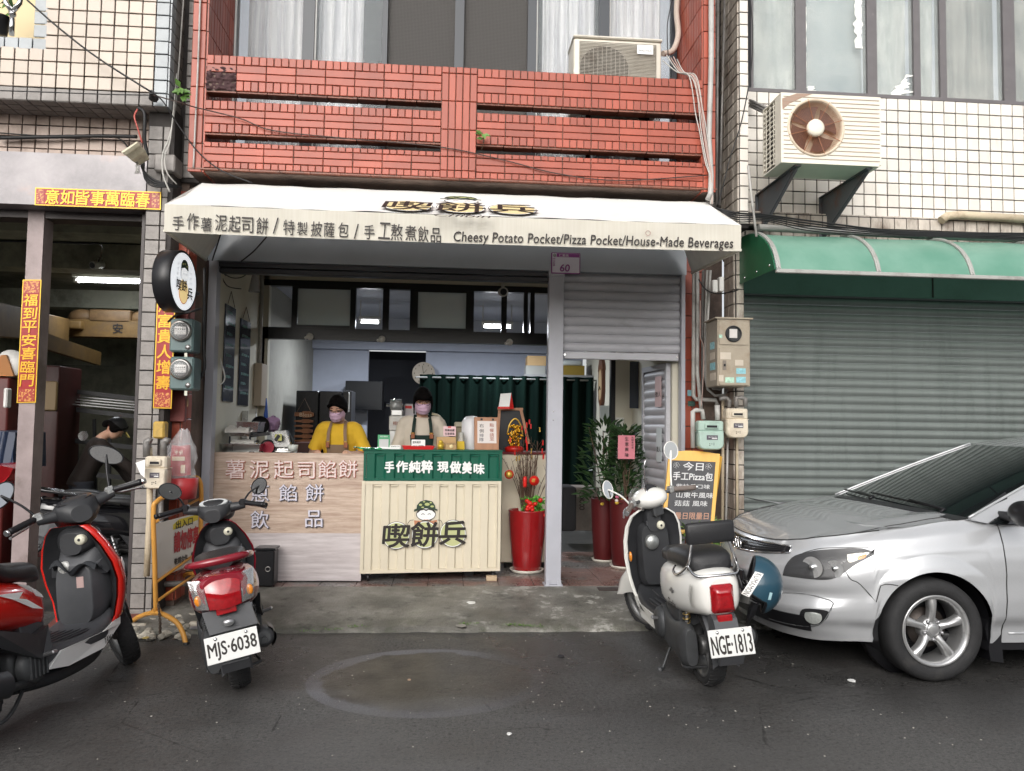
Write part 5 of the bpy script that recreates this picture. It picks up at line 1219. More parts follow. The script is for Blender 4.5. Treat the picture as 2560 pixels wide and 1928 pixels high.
def wheel(t_, M, Rw, w, cast, name='wheel', spoke=5):
 """wheel on its own axle frame (x axle)"""
 t_ = node('wheel', t_); hub = MB(); hub.lathe([(0,-.04),(.05,-.04),(.055,-.03),(.055,.03),(.05,.04),(0,.04)], (0,0,0), 'X', 20); rr = Rw-.062
 hub.lathe([(rr,-w*.38),(rr+.012,-w*.40),(rr+.014,-w*.34),(rr-.006,-w*.3),(rr-.012,0),(rr-.006,w*.3),(rr+.014,w*.34),(rr+.012,w*.40),(rr,w*.38),(rr-.02,w*.2),(rr-.02,-w*.2),(rr,-w*.38)], (0,0,0), 'X', 40)
 for k in range(spoke):
  a = 2*PI*k/spoke; hub.bar((0,.045*math.cos(a),.045*math.sin(a)), (0,(rr-.01)*math.cos(a),(rr-.01)*math.sin(a)), .035, .03, (1,0,0), .006)
 ro = hub.xf(M).build('rim', cast, t_, label=None)
 prof = [(rr+.012,-w*.36),(rr+.03,-w*.47),(Rw-.022,-w*.5),(Rw-.008,-w*.36),(Rw,-w*.14),(Rw,w*.14),(Rw-.008,w*.36),(Rw-.022,w*.5),(rr+.03,w*.47),(rr+.012,w*.36)]
 ty = MB().lathe(prof, (0,0,0), 'X', 56)
 for k in range(44):
  a = 2*PI*k/44
  for s in (-1, 1):
   p = Vector((s*w*.06, Rw*math.cos(a), Rw*math.sin(a))); q = Vector((s*w*.42, (Rw-.011)*math.cos(a+.07), (Rw-.011)*math.sin(a+.07))); ty.bar(p, q, .014, .006, (0, math.cos(a), math.sin(a)))
 ty.xf(M).build('tyre', RUB, t_)
def spiral(mb, p, q, r, turns, wr, n=12):
 p, q = Vector(p), Vector(q); d = (q-p); L = d.length; t = d.normalized(); u = t.cross(Vector((1,0,0))).normalized(); w = t.cross(u)
 mb.tube([p+d*(i/(turns*n))+(u*math.cos(2*PI*i/n)+w*math.sin(2*PI*i/n))*r for i in range(turns*n+1)], wr, 6); return mb
def plate(t_, M, text, w=.26, h=.14):
 t_ = node('licence_plate', t_)
 MB().box(-w/2, w/2, -.004, 0, -h/2, h/2, .003).xf(M).build('number_plate', PWHT, t_)
 b = MB(); n_ = M.to_3x3()@Vector((0,-1,0)); o = M@Vector((-w*.455, -.004, -h*.40)); a = M@Vector((w*.455, -.004, -h*.40)); c = M@Vector((-w*.455, -.004, h*.26))
 letters(b, text, o, a-o, c-o, n_, .0008, .022, 0, 1.0); b.build('lettering', INK, t_, fix=False)
 for x in (-.075, .075): MB().lathe([(0,-.006),(.008,-.005),(.009,0)], (x, -.004, h*.39), 'Y', 10).xf(M).build('plate_screw', CHROME, t_)
def mirror(t_, base, top, face, rx_, rz_, m, tilt=0, round_=False, G=None):
 t_ = node('mirror', t_); G = G or Matrix.Identity(4); base, top = Vector(base), Vector(top); f = Vector(face).normalized()
 mid = base.lerp(top, .4)+Vector((0,0,.02))
 MB().tube(catmull([base, mid, top], 5), .0065, 8).xf(G).build('mirror_stalk', m if round_ else BLACK, t_)
 u = f.cross(UP).normalized(); w = u.cross(f); ct, st_ = math.cos(tilt), math.sin(tilt); u2 = u*ct+w*st_; w2 = -u*st_+w*ct
 def dome(k, v): a = 2*PI*k; r = math.sin(v*PI/2); return top+u2*(rx_*r*math.cos(a))+w2*(rz_*r*math.sin(a))-f*(.028*math.cos(v*PI/2))
 MB().grid(dome, 28, 7).xf(G).build('mirror_shell', m, t_)
 MB().add([G@(top+u2*(rx_*.93*math.cos(2*PI*k/28))+w2*(rz_*.93*math.sin(2*PI*k/28))+f*.0015) for k in range(28)], [tuple(range(28))]).build('mirror_glass', MIR, t_, fix=False)
 MB().tube([top+u2*(rx_*.98*math.cos(2*PI*k/28))+w2*(rz_*.98*math.sin(2*PI*k/28)) for k in range(29)], .004, 6, False).xf(G).build('mirror_rim', m, t_)
def handlebar(t_, S_, grip, wid=.33, z=1.0, y=.90, sweep=.10, chrome=True, brakes=True):
 t_ = node('handlebar', t_)
 for s, nm in ((-1,'left'),(1,'right')):
  b = MB(); b.tube([Vector((s*.10, y+.0, z+.005)), Vector((s*.2, y-.02, z+.01)), Vector((s*wid, y-sweep, z-.01))], .012, 8); b.xf(S_).build('handlebar_tube', ENG, t_)
  a = Vector((s*.205, y-.02, z+.008)); e = Vector((s*wid, y-sweep, z-.01)); d = (e-a)
  g_ = [a+d*(i/12) for i in range(13)]; MB().tube(g_, [.0175+(.0015 if i % 2 else 0) for i in range(13)], 12).xf(S_).build('grip', grip, t_)
  MB().tube([e, e+d.normalized()*.02], .0165, 12).xf(S_).build('bar_end', CHROME if chrome else BLACK, t_)
  b = MB(); q = a-d.normalized()*.022; b.boxm(Matrix.Translation(q), .05, .055, .05, .01); b.xf(S_).build('switch_housing', BLACK if not chrome else mat('printed_switch', (.38,.38,.37), .25, metal=.6, var=.5, vscale=30), t_)
  lv = [a+Vector((0,.03,-.01)), a+d*.3+Vector((0,.07,-.02)), a+d*.7+Vector((0,.065,-.025)), a+d*1.02+Vector((0,.05,-.03))]
  MB().tube(catmull(lv, 4), [.007]*9+[.006]*3+[.008], 8).xf(S_).build('brake_lever', SILV, t_)
def rocket(M, label, style, paint, opts):
 """style: 'sport' or 'retro'"""
 t_ = thing('motor_scooter', label, 'scooter', M=M, group=opts.get('group', 'parked motor scooters'))
 G = M; RW = .222; WB = 1.25; sty = opts
 steer = sty.get('steer', 0)
 ax0, ax1 = Vector((0, WB-.02, .22)), Vector((0, WB-.35, 1.0)); axd = (ax1-ax0).normalized()
 SR = Matrix.Translation(ax0)@Matrix.Rotation(steer, 4, axd)@Matrix.Translation(-ax0); SG = G@SR
 def bld(b, nm, m, S_=G, **k): return b.xf(S_).build(nm, m, t_, **k)
 cast = sty.get('rim', mat('dark_cast_rim', (.09,.09,.09), .4, metal=.6))
 wheel(t_, G@Matrix.Translation((0,0,RW)), RW, .115, cast, spoke=3)
 wheel(t_, SG@Matrix.Translation((0,WB,RW)), RW, .10, cast, spoke=3)
 for s in (-1, 1):
  bld(MB().tube([(s*.072, WB, RW), (s*.072, WB-.10, RW+.30)], [.018,.022], 10), 'fork_leg', ENG, SG)
 def fend(u, v):
  a = PI*(.12+.72*u) if style == 'retro' else PI*(.18+.62*u); r = RW+.035; w = .075*math.sin(PI*(.12+.76*u))**.4; x = (v-.5)*2*w
  return Vector((x, WB+r*math.cos(a), RW+r*math.sin(a)-.05*(abs(v-.5)*2)**2.5))
 bld(MB().grid(fend, 20, 10), 'front_fender', paint if style == 'retro' else BLACK, SG, fix=False)
 if style == 'retro':
  def fs(u, v):
   s = -1 if v < .5 else 1; a = PI*(.08+.78*u); r = RW+.035-.15*abs(v-.5)*2*math.sin(PI*u)**.5; x = s*(.078+.004*math.sin(PI*abs(v-.5)*2)) if abs(v-.5) > .1 else (v-.5)*.78
   return Vector((x, WB+r*math.cos(a), RW+r*math.sin(a)-(.03 if abs(v-.5) > .1 else 0)))
  bld(MB().grid(fs, 20, 12), 'fender_skirt', paint, SG, fix=False)
 b = MB(); loft(b, [(.30,.30,.14,.05,4),(.45,.29,.165,.045,5),(.70,.285,.17,.04,5),(.86,.30,.165,.055,5),(.97,.34,.14,.07,4)]); bld(b, 'floorboard', PLB if style == 'retro' else PLG)
 b = MB(); b.box(-.13, .13, .42, .86, .322, .330, .003); bld(b, 'floor_mat', PLB)
 b = MB()
 for i in range(6): b.box(-.11+i*.04, -.095+i*.04, .46, .82, .331, .335)
 bld(b, 'mat_ridge', PLG, kind=None) if False else stuff(bld(b, 'mat_ridges', PLG))
 b = MB()
 for s in (-1, 1):
  loftp = [Vector((s*.165,.36,.235)), Vector((s*.172,.5,.21)), Vector((s*.172,.8,.215)), Vector((s*.16,.99,.30)), Vector((s*.13,1.06,.42)), Vector((s*.13,1.04,.44)), Vector((s*.155,.96,.335)), Vector((s*.176,.8,.30)), Vector((s*.176,.45,.30))]
  sp = MB().prism(loftp, (-s*.02, 0, 0)); bld(sp, 'side_skirt', sty.get('skirt', paint))
 if sty.get('belly', True): b = MB(); loft(b, [(.28,.20,.10,.05,3),(.5,.17,.13,.045,3),(.8,.185,.13,.05,3),(.98,.27,.10,.05,3)]); bld(b, 'belly_pan', PLB)
 kw = sty.get('wide', 1)
 def ls(off, wk=1.0, back=False):
  zs = [.26,.34,.45,.58,.70,.80,.87,.91] if style == 'retro' else [.28,.36,.46,.56,.66,.76,.84,.88]
  ys = [1.00,1.015,1.02,1.01,.99,.965,.945,.935] if style == 'retro' else [1.0,1.03,1.04,1.02,.985,.95,.92,.905]
  ws = [.13,.165,.195,.213,.215,.20,.165,.10] if style == 'retro' else [.13,.165,.185,.205,.20,.165,.12,.08]
  def f(u, v):
   t = v*(len(zs)-1); i = min(int(t), len(zs)-2); t -= i; z = zs[i]*(1-t)+zs[i+1]*t; y = ys[i]*(1-t)+ys[i+1]*t; w = (ws[i]*(1-t)+ws[i+1]*t)*wk*kw
   x = (u-.5)*2*w; return Vector((x, y+off-.09*(abs(u-.5)*2)**2.2*(.6 if style == 'retro' else 1)+.0, z))
  return f
 fo, fi = ls(.035 if style == 'retro' else .075, 1 if style == 'retro' else .95), ls(-.012)
 b = MB(); b.grid(fo, 24, 28); b.grid(fi, 24, 28)
 n1 = len(MB().grid(fo, 24, 28).v)
 for (u0, u1) in ((0, 0), (1, 1)):
  for j in range(28): b.add([fo(u0, j/28), fi(u0, j/28), fi(u0, (j+1)/28), fo(u0, (j+1)/28)], [(0,1,2,3)], True)
 for j in range(24): b.add([fo(j/24, 1), fi(j/24, 1), fi((j+1)/24, 1), fo((j+1)/24, 1)], [(0,1,2,3)], True); b.add([fo(j/24, 0), fi(j/24, 0), fi((j+1)/24, 0), fo((j+1)/24, 0)], [(0,1,2,3)], True)
 bld(b, 'leg_shield', paint)
 b = MB(); b.grid(ls(-.016, .93), 24, 28); bld(b, 'inner_shield', PLB, fix=False)
 b = MB(); loft(b, [(.84,.50,.10,.16,4),(.92,.56,.13,.22,4),(.99,.60,.14,.22,4)]) if style == 'sport' else loft(b, [(.88,.60,.10,.20,5),(.93,.60,.125,.22,5),(.97,.6,.13,.22,5)])
 bld(b, 'glove_box', PLB if style == 'retro' else PLG)
 if style == 'sport':
  bld(MB().lathe([(0,-.02),(.030,-.02),(.034,-.016),(.036,0),(.036,.03)], (-.05,.86,.655), 'Y', 24), 'fuel_cap', mat('pale_cap', (.5,.5,.48), .3))
  b = MB(); b.prism([(-.16,.90,.60),(.16,.90,.60),(.13,.86,.655),(-.13,.86,.655)], (0,.06,.03)); bld(b, 'pocket', PLG)
  for s in (-1, 1): bld(MB().ell((s*.155,.935,.70), .028,.012,.03, 14, 8), 'turn_lamp', LAMB)
 else:
  bld(MB().lathe([(0,-.02),(.045,-.016),(.052,0),(.052,.02)], (-.03,.865,.69), 'Y', 26), 'round_cap', mat('brushed_ring', (.35,.36,.35), .35, metal=.7))
  b = MB(); b.box(-.06,.02,.872,.90,.80,.835,.004); bld(b, 'label_plate', PLG)
  for s in (-1, 1): bld(MB().ell((s*.19,.905,.60), .012,.022,.035, 14, 8), 'turn_lamp', LAMB)
  fo2 = ls(.012, 1.015)
  for u0 in (0, 1): bld(MB().tube([fo2(u0, j/14) for j in range(15)], .006, 8), 'shield_trim', paint)
 kc = Vector((.045,.865,.80)) if style == 'retro' else Vector((.055,.845,.80)); bld(MB().lathe([(0,-.014),(.026,-.012),(.03,0),(.03,.03)], kc, 'Y', 22), 'ignition_lock', mat('ivory_lock', (.62,.60,.48), .35)); bld(MB().cyl(kc+Vector((0,-.0145,0)), kc+Vector((0,-.0155,0)), .008, 10), 'key_slot', BLACK)
 if style == 'sport': b = MB(); loft(b, [(.84,.78,.06,.06,3),(.88,.80,.10,.07,3),(.94,.80,.12,.07,3)]); bld(b, 'steering_cowl', PLB)
 else: b = MB(); loft(b, [(.87,.83,.05,.07,3),(.92,.84,.07,.08,3),(.96,.84,.06,.07,3)]); bld(b, 'steering_cowl', PLB)
 HB = SG
 if style == 'retro':
  b = MB(); b.ell((0,.925,.985), .125,.145,.075, 28, 16); bld(b, 'head_cowl', paint, HB)
  Mg = HB@Matrix.Translation((.0,.875,1.04))@Matrix.Rotation(R(38), 4, 'X')
  MB().lathe([(.052,-.03),(.058,.0),(.058,.012),(.05,.014)], (0,0,0), 'Z', 30).xf(Mg).build('gauge_rim', CHROME, t_)
  MB().lathe([(0,.011),(.05,.011)], (0,0,0), 'Z', 30).xf(Mg).build('gauge', mat('gauge_black', (.03,.03,.035), .15, coat=.5), t_)
  bld(MB().lathe([(.08,0),(.085,.03),(.07,.045),(0,.055)], (0,1.045,.975), 'Y', 28), 'headlight', LCLR, HB)
  handlebar(t_, HB, mat('worn_brown_grip', (.16,.13,.115), .7, bump=.4, bscale=150), .33, .985, .90, .12)
  bld(MB().box(-.045,.045,.84,.92,.86,.95,.01), 'bar_clamp', ENG, HB)
 else:
  b = MB(); loft(b, [(.80,.93,.05,.045,2.6),(.835,.955,.09,.06,2.8),(.89,.97,.115,.065,2.8),(.95,.955,.12,.07,2.6),(1.02,.92,.10,.06,2.4),(1.06,.90,.05,.035,2.2)], 28); bld(b, 'head_cowl', sty.get('cowl', PLB), HB)
  for s in (-1, 1):
   def arm(u, v, s=s):
    a = 2*PI*v; r = .042-.02*u; return Vector((s*(.06+.14*u), .90-.015*u+r*.8*math.cos(a), .965+.012*u+r*math.sin(a)))
   bld(MB().grid(arm, 8, 16), 'cowl_arm', sty.get('cowl', PLB), HB)
  Mg = HB@Matrix.Translation((0,.865,1.018))@Matrix.Rotation(R(24), 4, 'X')
  g_ = MB(); g_.add([(.085*math.copysign(abs(math.cos(a))**.7, math.cos(a)), .043*math.copysign(abs(math.sin(a))**.8, math.sin(a)), .004) for a in [2*PI*i/32 for i in range(32)]], [tuple(range(32))]); g_.prism([(.092*math.cos(2*PI*i/32), .05*math.sin(2*PI*i/32), -.02) for i in range(32)], (0,0,.022));
  g_.xf(Mg).build('gauge', sty.get('gauge', mat('gauge_white', (.6,.62,.62), .12, coat=.6)), t_)
  g_ = MB()
  for (x, y_, r_) in ((-.03,.005,.012),(.03,.01,.008),(.0,-.015,.006),(.045,-.008,.005)): g_.add([(x+r_*math.cos(2*PI*i/12), y_+r_*.6*math.sin(2*PI*i/12), .0048) for i in range(12)], [tuple(range(12))])
  g_.xf(Mg).build('gauge_mark', BLACK, t_, fix=False)
  handlebar(t_, HB, BLACK, .34, .985, .90, .11, sty.get('chrome', True))
  bld(MB().prism([(-.1,1.0,.97),(.1,1.0,.97),(.08,1.07,.90),(-.08,1.07,.90)], (0,.01,.0)), 'headlight', LCLR, HB)
 for mr_ in sty['mirrors']: mirror(t_, *mr_, G=HB)
 b = MB()
 if style == 'retro': loft(b, [(-.24,.69,.06,.03,3),(-.20,.72,.13,.06,3.2),(-.05,.735,.155,.062,3.2),(.12,.725,.155,.058,3.2),(.20,.71,.14,.052,3),(.34,.70,.125,.05,3),(.44,.685,.09,.042,3),(.49,.67,.04,.02,2.5)])
 else: loft(b, [(-.22,.77,.06,.02,3),(-.16,.785,.11,.035,3),(-.02,.785,.135,.042,3),(.10,.765,.14,.045,3),(.18,.735,.14,.05,3),(.30,.72,.125,.05,3),(.42,.705,.095,.045,3),(.50,.67,.05,.03,2.5)])
 bld(b, 'seat', VIN)
 b = MB()
 if style == 'retro': loft(b, [(-.335,.57,.07,.09,2.6),(-.30,.575,.12,.12,2.8),(-.18,.57,.168,.135,3),(.0,.555,.19,.145,3.2),(.18,.545,.185,.145,3.2),(.30,.535,.165,.14,3),(.40,.50,.13,.13,3),(.45,.47,.10,.11,3)])
 else: loft(b, [(-.41,.665,.09,.075,2.6),(-.36,.65,.145,.105,2.6),(-.24,.63,.178,.125,2.6),(-.05,.61,.185,.13,2.6),(.12,.59,.178,.125,2.6),(.28,.56,.155,.12,2.8),(.42,.52,.12,.10,3)])
 bld(b, 'rear_body', paint)
 b = MB(); loft(b, [(.24,.44,.12,.16,4),(.36,.45,.12,.17,4),(.45,.46,.09,.14,4),(.47,.46,.07,.12,4)]); bld(b, 'seat_tower', PLB if style == 'retro' else PLG)
 if style == 'sport':
  b = MB(); b.prism([(-.15,-.02,.52),(-.13,.30,.42),(-.12,.40,.44),(-.16,.36,.34),(-.15,.30,.30),(-.14,.05,.42)], (-.03,0,0)); bld(b, 'side_cover', PLB)
  b = MB(); b.prism([(.15,-.02,.52),(.13,.30,.42),(.12,.40,.44),(.16,.36,.34),(.15,.30,.30),(.14,.05,.42)], (.03,0,0)); bld(b, 'side_cover', PLB)
 if style == 'retro':
  def tl(u, v): x = (u-.5)*2; z = (v-.5)*2; e = max(abs(x), abs(z))**6; return Vector((x*.062*(1-.10*z), -.385+.03*e+.006*z*z, .555+z*.070))
  bld(MB().grid(tl, 12, 12), 'tail_lamp', LRED, fix=False); bld(MB().box(-.068,.068,-.357,-.30,.48,.632,.012), 'lamp_bezel', LRED)
  bld(MB().box(-.045,.045,-.365,-.34,.435,.472,.004), 'reflector', LRED)
  for s in (-1, 1):
   def sg(u, v, s=s): return Vector((s*(.150+.012*math.sin(PI*v)-.022*u), -.285+.075*u-.02*v, .50+.13*v))
   bld(MB().grid(lambda u, v: sg(u, v)+Vector((s*.03,-.02,0)), 6, 10), 'turn_lamp', LCLR, fix=False); bld(MB().grid(lambda u, v: sg(u, v)+Vector((s*.022,-.014,0)), 6, 10), 'lamp_reflector', REFL, fix=False)
 else:
  def tl(x0, x1, dz=0):
   def f(u, v): x = x0+(x1-x0)*u; return Vector((x*(.86+.14*v), -.455+1.9*x*x-.015*math.sin(PI*v)+.03*v, .575+.155*v+.04*abs(x)/.1*(.5-v)*.0+.10*abs(x)+dz))
   return f
  bld(MB().grid(tl(-.09,.09), 16, 8), 'tail_lamp', LRED, fix=False)
  bld(MB().grid(lambda u, v: tl(-.085,.085)(u,v)+Vector((0,.012,0)), 12, 8), 'lamp_reflector', mat('red_reflector', (.5,.01,.01), .15, metal=.5, bump=.6, bscale=120), fix=False)
  for s in (-1, 1):
   f = tl(s*.095, s*.165); bld(MB().grid(f, 8, 8), 'turn_lamp', LCLR, fix=False); bld(MB().grid(lambda u, v: f(u,v)+Vector((0,.012,0)), 8, 8), 'lamp_reflector', REFL, fix=False)
   bld(MB().ell((s*.128,-.41,.64), .018,.012,.030, 12, 8), 'bulb', LAMB)
  b = MB(); loft(b, [(-.425,.665,.10,.09,3),(-.40,.66,.13,.10,3),(-.34,.655,.155,.11,3)]); bld(b, 'lamp_housing', paint)
  rl = catmull([Vector((-.15,-.02,.76)), Vector((-.165,-.22,.80)), Vector((-.12,-.37,.825)), Vector((0,-.41,.83)), Vector((.12,-.37,.825)), Vector((.165,-.22,.80)), Vector((.15,-.02,.76))], 6)
  bld(MB().tube(rl, [.012+.01*math.sin(PI*i/(len(rl)-1)) for i in range(len(rl))], 10), 'grab_rail', sty.get('rail', paint))
  bld(MB().box(-.05,.05,-.445,-.42,.545,.585,.005), 'reflector', LRED)
 b = MB(); zt = .50 if style == 'retro' else .60
 b.prism([(-.07,-.26,zt),(-.07,-.36,zt-.05),(-.07,-.44,.28),(-.07,-.40,.22),(-.07,-.28,.36)], (.14,0,0)); bld(b, 'plate_bracket', PLG)
 if style == 'sport': b = MB(); b.prism([(-.13,-.24,.58),(-.12,-.40,.57),(-.10,-.43,.45),(-.09,-.30,.40),(-.12,-.16,.46)], (.24,0,0)); bld(b, 'under_cowl', PLG)
 PM = G@Matrix.Translation((0,-.425 if style == 'retro' else -.46,.345 if style == 'retro' else .375))@Matrix.Rotation(R(-14), 4, 'X')
 if sty.get('plate'): plate(t_, PM, sty['plate'])
 def rf(u, v):
  a = PI*(.62+.42*u); r = RW+.045; x = (v-.5)*.16; return Vector((x, r*math.cos(a)-.05, RW+r*math.sin(a)+.02-.03*(abs(v-.5)*2)**2))
 bld(MB().grid(rf, 12, 8), 'rear_fender', PLG, fix=False)
 b = MB(); loft(b, [(-.10,.24,.035,.10,3,-.12),(-.02,.25,.05,.125,3,-.125),(.15,.255,.05,.10,3,-.125),(.32,.28,.05,.115,3,-.12),(.42,.29,.04,.09,3,-.115)]); bld(b, 'drive_case', ENG)
 b = MB(); b.lathe([(0,-.03),(.07,-.028),(.09,-.01),(.095,.02)], (-.17,.34,.29), 'X', 24); bld(b, 'fan_cover', ENG)
 b = MB(); b.lathe([(0,.03),(.07,.028),(.09,.01),(.095,-.02)], (.13,.30,.28), 'X', 24)
 for i in range(5): b.box(.150,.165,.24+i*.028,.252+i*.028,.22,.34,.003)
 bld(b, 'engine_cover', ENG)
 b = MB(); b.box(-.09,.10,.20,.40,.22,.36,.03); loft(b, [(.0,.40,.07,.06,3,-.08),(.12,.42,.08,.07,3,-.09),(.24,.42,.06,.05,3,-.09)]); bld(b, 'engine_block', ENG)
 b = MB(); b.tube([(.125,.30,.20),(.13,.15,.22),(.14,.08,.24)], .02, 10); b.tube([(.145,.10,.235),(.15,.06,.25),(.155,-.15,.30),(.157,-.28,.325),(.157,-.31,.33)], [.03,.055,.062,.055,.035], 18); bld(b, 'muffler', ENG)
 b = MB(); b.tube([(.157,-.31,.325),(.157,-.345,.325)], .016, 12); bld(b, 'exhaust_tip', ENG)
 def shld(u, v): a = -1.0+2.0*v; r = .07; return Vector((.155+r*math.cos(a), .05-.32*u, .262+.055*u+r*math.sin(a)))
 bld(MB().grid(shld, 10, 10), 'heat_shield', sty.get('shield', PLB), fix=False)
 for s in (-1, 1):
  b = MB(); spiral(b, (s*.115,.0,.27), (s*.12,-.06,.47), .021, 7, .0045); bld(b, 'shock_spring', sty.get('spring', ENG)); bld(MB().tube([(s*.115,.02,.20),(s*.12,-.08,.53)], .011, 10), 'shock_rod', SILV)
 b = MB(); b.tube(catmull([(-.06,.36,.20),(-.13,.33,.12),(-.19,.30,.03),(-.215,.28,.02)], 4), .009, 8); b.ell((-.22,.275,.022), .02,.02,.02, 10, 8) if not sty.get('lean') else b.ell((-.22,.275,.02), .02,.02,.016, 10, 8); bld(b, 'side_stand', ENG)
 b = MB(); b.tube(catmull([(.08,.30,.18),(.10,.18,.10),(.11,.05,.09),(-.11,.05,.09),(-.10,.18,.10),(-.08,.30,.18)], 4), .009, 8); bld(b, 'centre_stand', ENG)
 for s in (-1, 1): bld(MB().bar((s*.15,.33,.31),(s*.24,.31,.33), .03, .018, b=.005), 'footpeg', SILV)
 return t_, bld, SG
def place(x, y, heading, lean=0, z=0):
 return Matrix.Translation((x, y, z))@Matrix.Rotation(heading, 4, 'Z')@Matrix.Rotation(-lean, 4, 'Y')
n = ND('white_paint'); n.b.inputs['Coat Weight'].default_value = .7
PAW = n.out(n.mix(n.mr(n.noise(5, 6), .55, .75, 0, .25), (.80,.79,.75), (.62,.59,.54)), .25)
PMAR = mat('maroon_paint', (.24,.010,.022), .22, coat=.8, var=.06); PRED = mat('bright_red_paint', (.66,.018,.010), .22, coat=.8, var=.05); PBLK = mat('gloss_black_paint', (.010,.010,.012), .12, coat=.8)
M1 = place(1.515, 4.40, R(2), R(5))@Matrix.Diagonal((.93,.94,1,1))
t1, bl1, S1 = rocket(M1, 'white retro scooter with black seat and backrest, plate NGE-1813', 'retro', PAW, dict(steer=R(24), plate='NGE·1813', skirt=PAW, spring=GOLDS, shield=SILV,
   rim=mat('grey_cast_rim', (.2,.2,.2), .4, metal=.6),
   mirrors=[((-.20,.90,.99), (-.33,.95,1.13), (.35,-1,.1), .058,.062, PAW, 0, True), ((.20,.90,.99), (.30,.93,1.25), (-.12,-1,.05), .062,.064, PAW, 0, True)]))
b = MB(); b.box(-.15,.15,-.255,-.21,.835,.955,.035); bl1(b, 'backrest', VIN)
for s in (-1, 1):
 bl1(MB().tube(catmull([(s*.11,-.225,.86),(s*.125,-.23,.80),(s*.15,-.22,.72),(s*.175,-.10,.655),(s*.165,.0,.66),(s*.14,.03,.68)], 5), .0085, 10), 'grab_rail', CHROME)
bl1(MB().tube(catmull([(-.15,-.22,.72),(-.13,-.29,.68),(-.07,-.32,.675),(.07,-.32,.675),(.13,-.29,.68),(.15,-.22,.72)], 5), .0085, 10), 'grab_rail', CHROME)
def side_text(t_, body, G, p, u, v, nrm, m, bold=.012, shear=0):
 b = MB(); p, u, v = Vector(p), Vector(u), Vector(v); letters(b, body, p, u, v, nrm, .0, bold, shear); b.xf(G).build('lettering', m, t_, fix=False)
side_text(t1, 'Shebe', M1, (-.199,.06,.455), (0,-.15,0), (0,0,.05), (-1,0,0), INK, .02, .35)
side_text(t1, 'PGO', M1, (-.1775,.86,.245), (0,-.075,0), (0,0,.03), (-1,0,0), INK, .02)
b = MB(); b.tube([(-.192,.40,.475),(-.197,.25,.468),(-.199,.10,.465)], .003, 5); bl1(b, 'pinstripe', BLACK)
b = MB(); b.ell((-.1935,-.02,.555), .002,.022,.018, 14, 8); b.bar((-.194,.02,.552),(-.193,-.06,.558), .004, .01); bl1(b, 'winged_badge', SILV)
for y, x in ((-.10,1),): pass
M2 = place(-1.12, 4.48, R(16), R(11))@Matrix.Diagonal((.97,1,.93,1))
t2, bl2, S2 = rocket(M2, 'maroon scooter seen from behind, plate MJS-6038, beside the orange sign frame', 'sport', PMAR, dict(steer=R(-12), plate='MJS·6038', skirt=PLG, lean=1, chrome=False,
   mirrors=[((-.19,.90,1.0), (-.27,.86,1.13), (.25,-1,.1), .075,.055, BLACK, .5), ((.19,.90,1.0), (.30,.90,1.10), (-.6,-1,-.1), .075,.05, BLACK, -.6)]))
b = MB(); b.ell((0,-.45,.50), .03,.015,.02, 14, 8); bl2(b, 'seat_lock', SILV)
M3 = place(-2.085, 3.62, R(-8), R(7))
t3, bl3, S3 = rocket(M3, 'bright red and black sports scooter with white trim at the left edge', 'sport', PRED, dict(steer=R(44), wide=1.05, skirt=LG_WH, lean=1, gauge=mat('gauge_dark', (.04,.04,.045), .12, coat=.6), rail=BLACK,
   mirrors=[((.19,.90,1.0), (.25,.93,1.20), (-.35,-1,-.28), .095,.05, BLACK, .75), ((-.19,.90,1.0), (-.30,.93,1.18), (.35,-1,.05), .09,.05, BLACK, -.6)]))
side_text(t3, 'YAMAHA', M3, (.177,.80,.235), (0,.13,0), (0,0,.035), (1,0,0), INK, .02)
for pts in ([(.183,.02,.66),(.185,.12,.62),(.176,.26,.55),(.168,.34,.53),(.176,.22,.60),(.183,.16,.615),(.183,.19,.64)], [(.181,.16,.68),(.176,.24,.66),(.168,.30,.60),(.160,.36,.58),(.16,.345,.60),(.165,.30,.63)]):
 b = MB(); b.prism([(x+.0, y, z) for x, y, z in pts], (.004,0,0)); bl3(b, 'white_flash', LG_WH)
b = MB(); b.prism([(.197,.985,.67),(.200,1.0,.63),(.193,1.01,.57),(.204,.985,.60),(.202,.97,.65)], (.006,-.004,0)); bl3(b, 'white_flash', LG_WH)
b = MB(); b.box(.02,.06,.838,.842,.54,.60); bl3(b, 'warning_label', mat('label_pink', (.5,.35,.33), .5))
tag(rebase(MB().grid(lambda u, v: M3@Vector((-.11+.26*u, .80+.07*v+.01*math.sin(9*u), .655+.03*math.sin(7*u+3*v)*math.sin(5*v)+.02*math.sin(11*u))), 24, 14).build('glove', mat('black_cloth', (.02,.022,.026), .8, bump=.5, bscale=90)), M3@Vector((0,.83,.66))), 'crumpled black glove in the pocket of the red scooter', 'glove')
M4 = place(-2.72, 6.75, R(-62), R(4))
t4, bl4, S4 = rocket(M4, 'black scooter with dark red tail lamps parked inside the garage', 'sport', PBLK, dict(steer=R(20), skirt=PLB, lean=1,
   mirrors=[((.19,.90,1.0), (.27,.93,1.17), (-.35,-1,.05), .08,.05, BLACK, .5)]))
rl_ = M4.inverted(); M5 = place(-3.35, 7.5, R(-75), R(4)); c5 = copy_tree(t4, M5); c5['label'] = 'second black scooter half hidden deeper inside the garage'
hc = at('b6', 945, 985, 4.20); hz_ = Vector((.86,-.30,-.22)).normalized(); hy_ = Vector((.30,.15,.94)); hy_ = (hy_-hz_*hy_.dot(hz_)).normalized(); hx_v = hy_.cross(hz_); HM = Matrix.Identity(4)
for i_, v_ in enumerate((hx_v, hy_, hz_)):
 for j_ in range(3): HM[j_][i_] = v_[j_]
HM.translation = hc
hm = thing('open_face_helmet', 'dark blue open face helmet with white sticker hanging from the white scooter', 'helmet', M=HM)
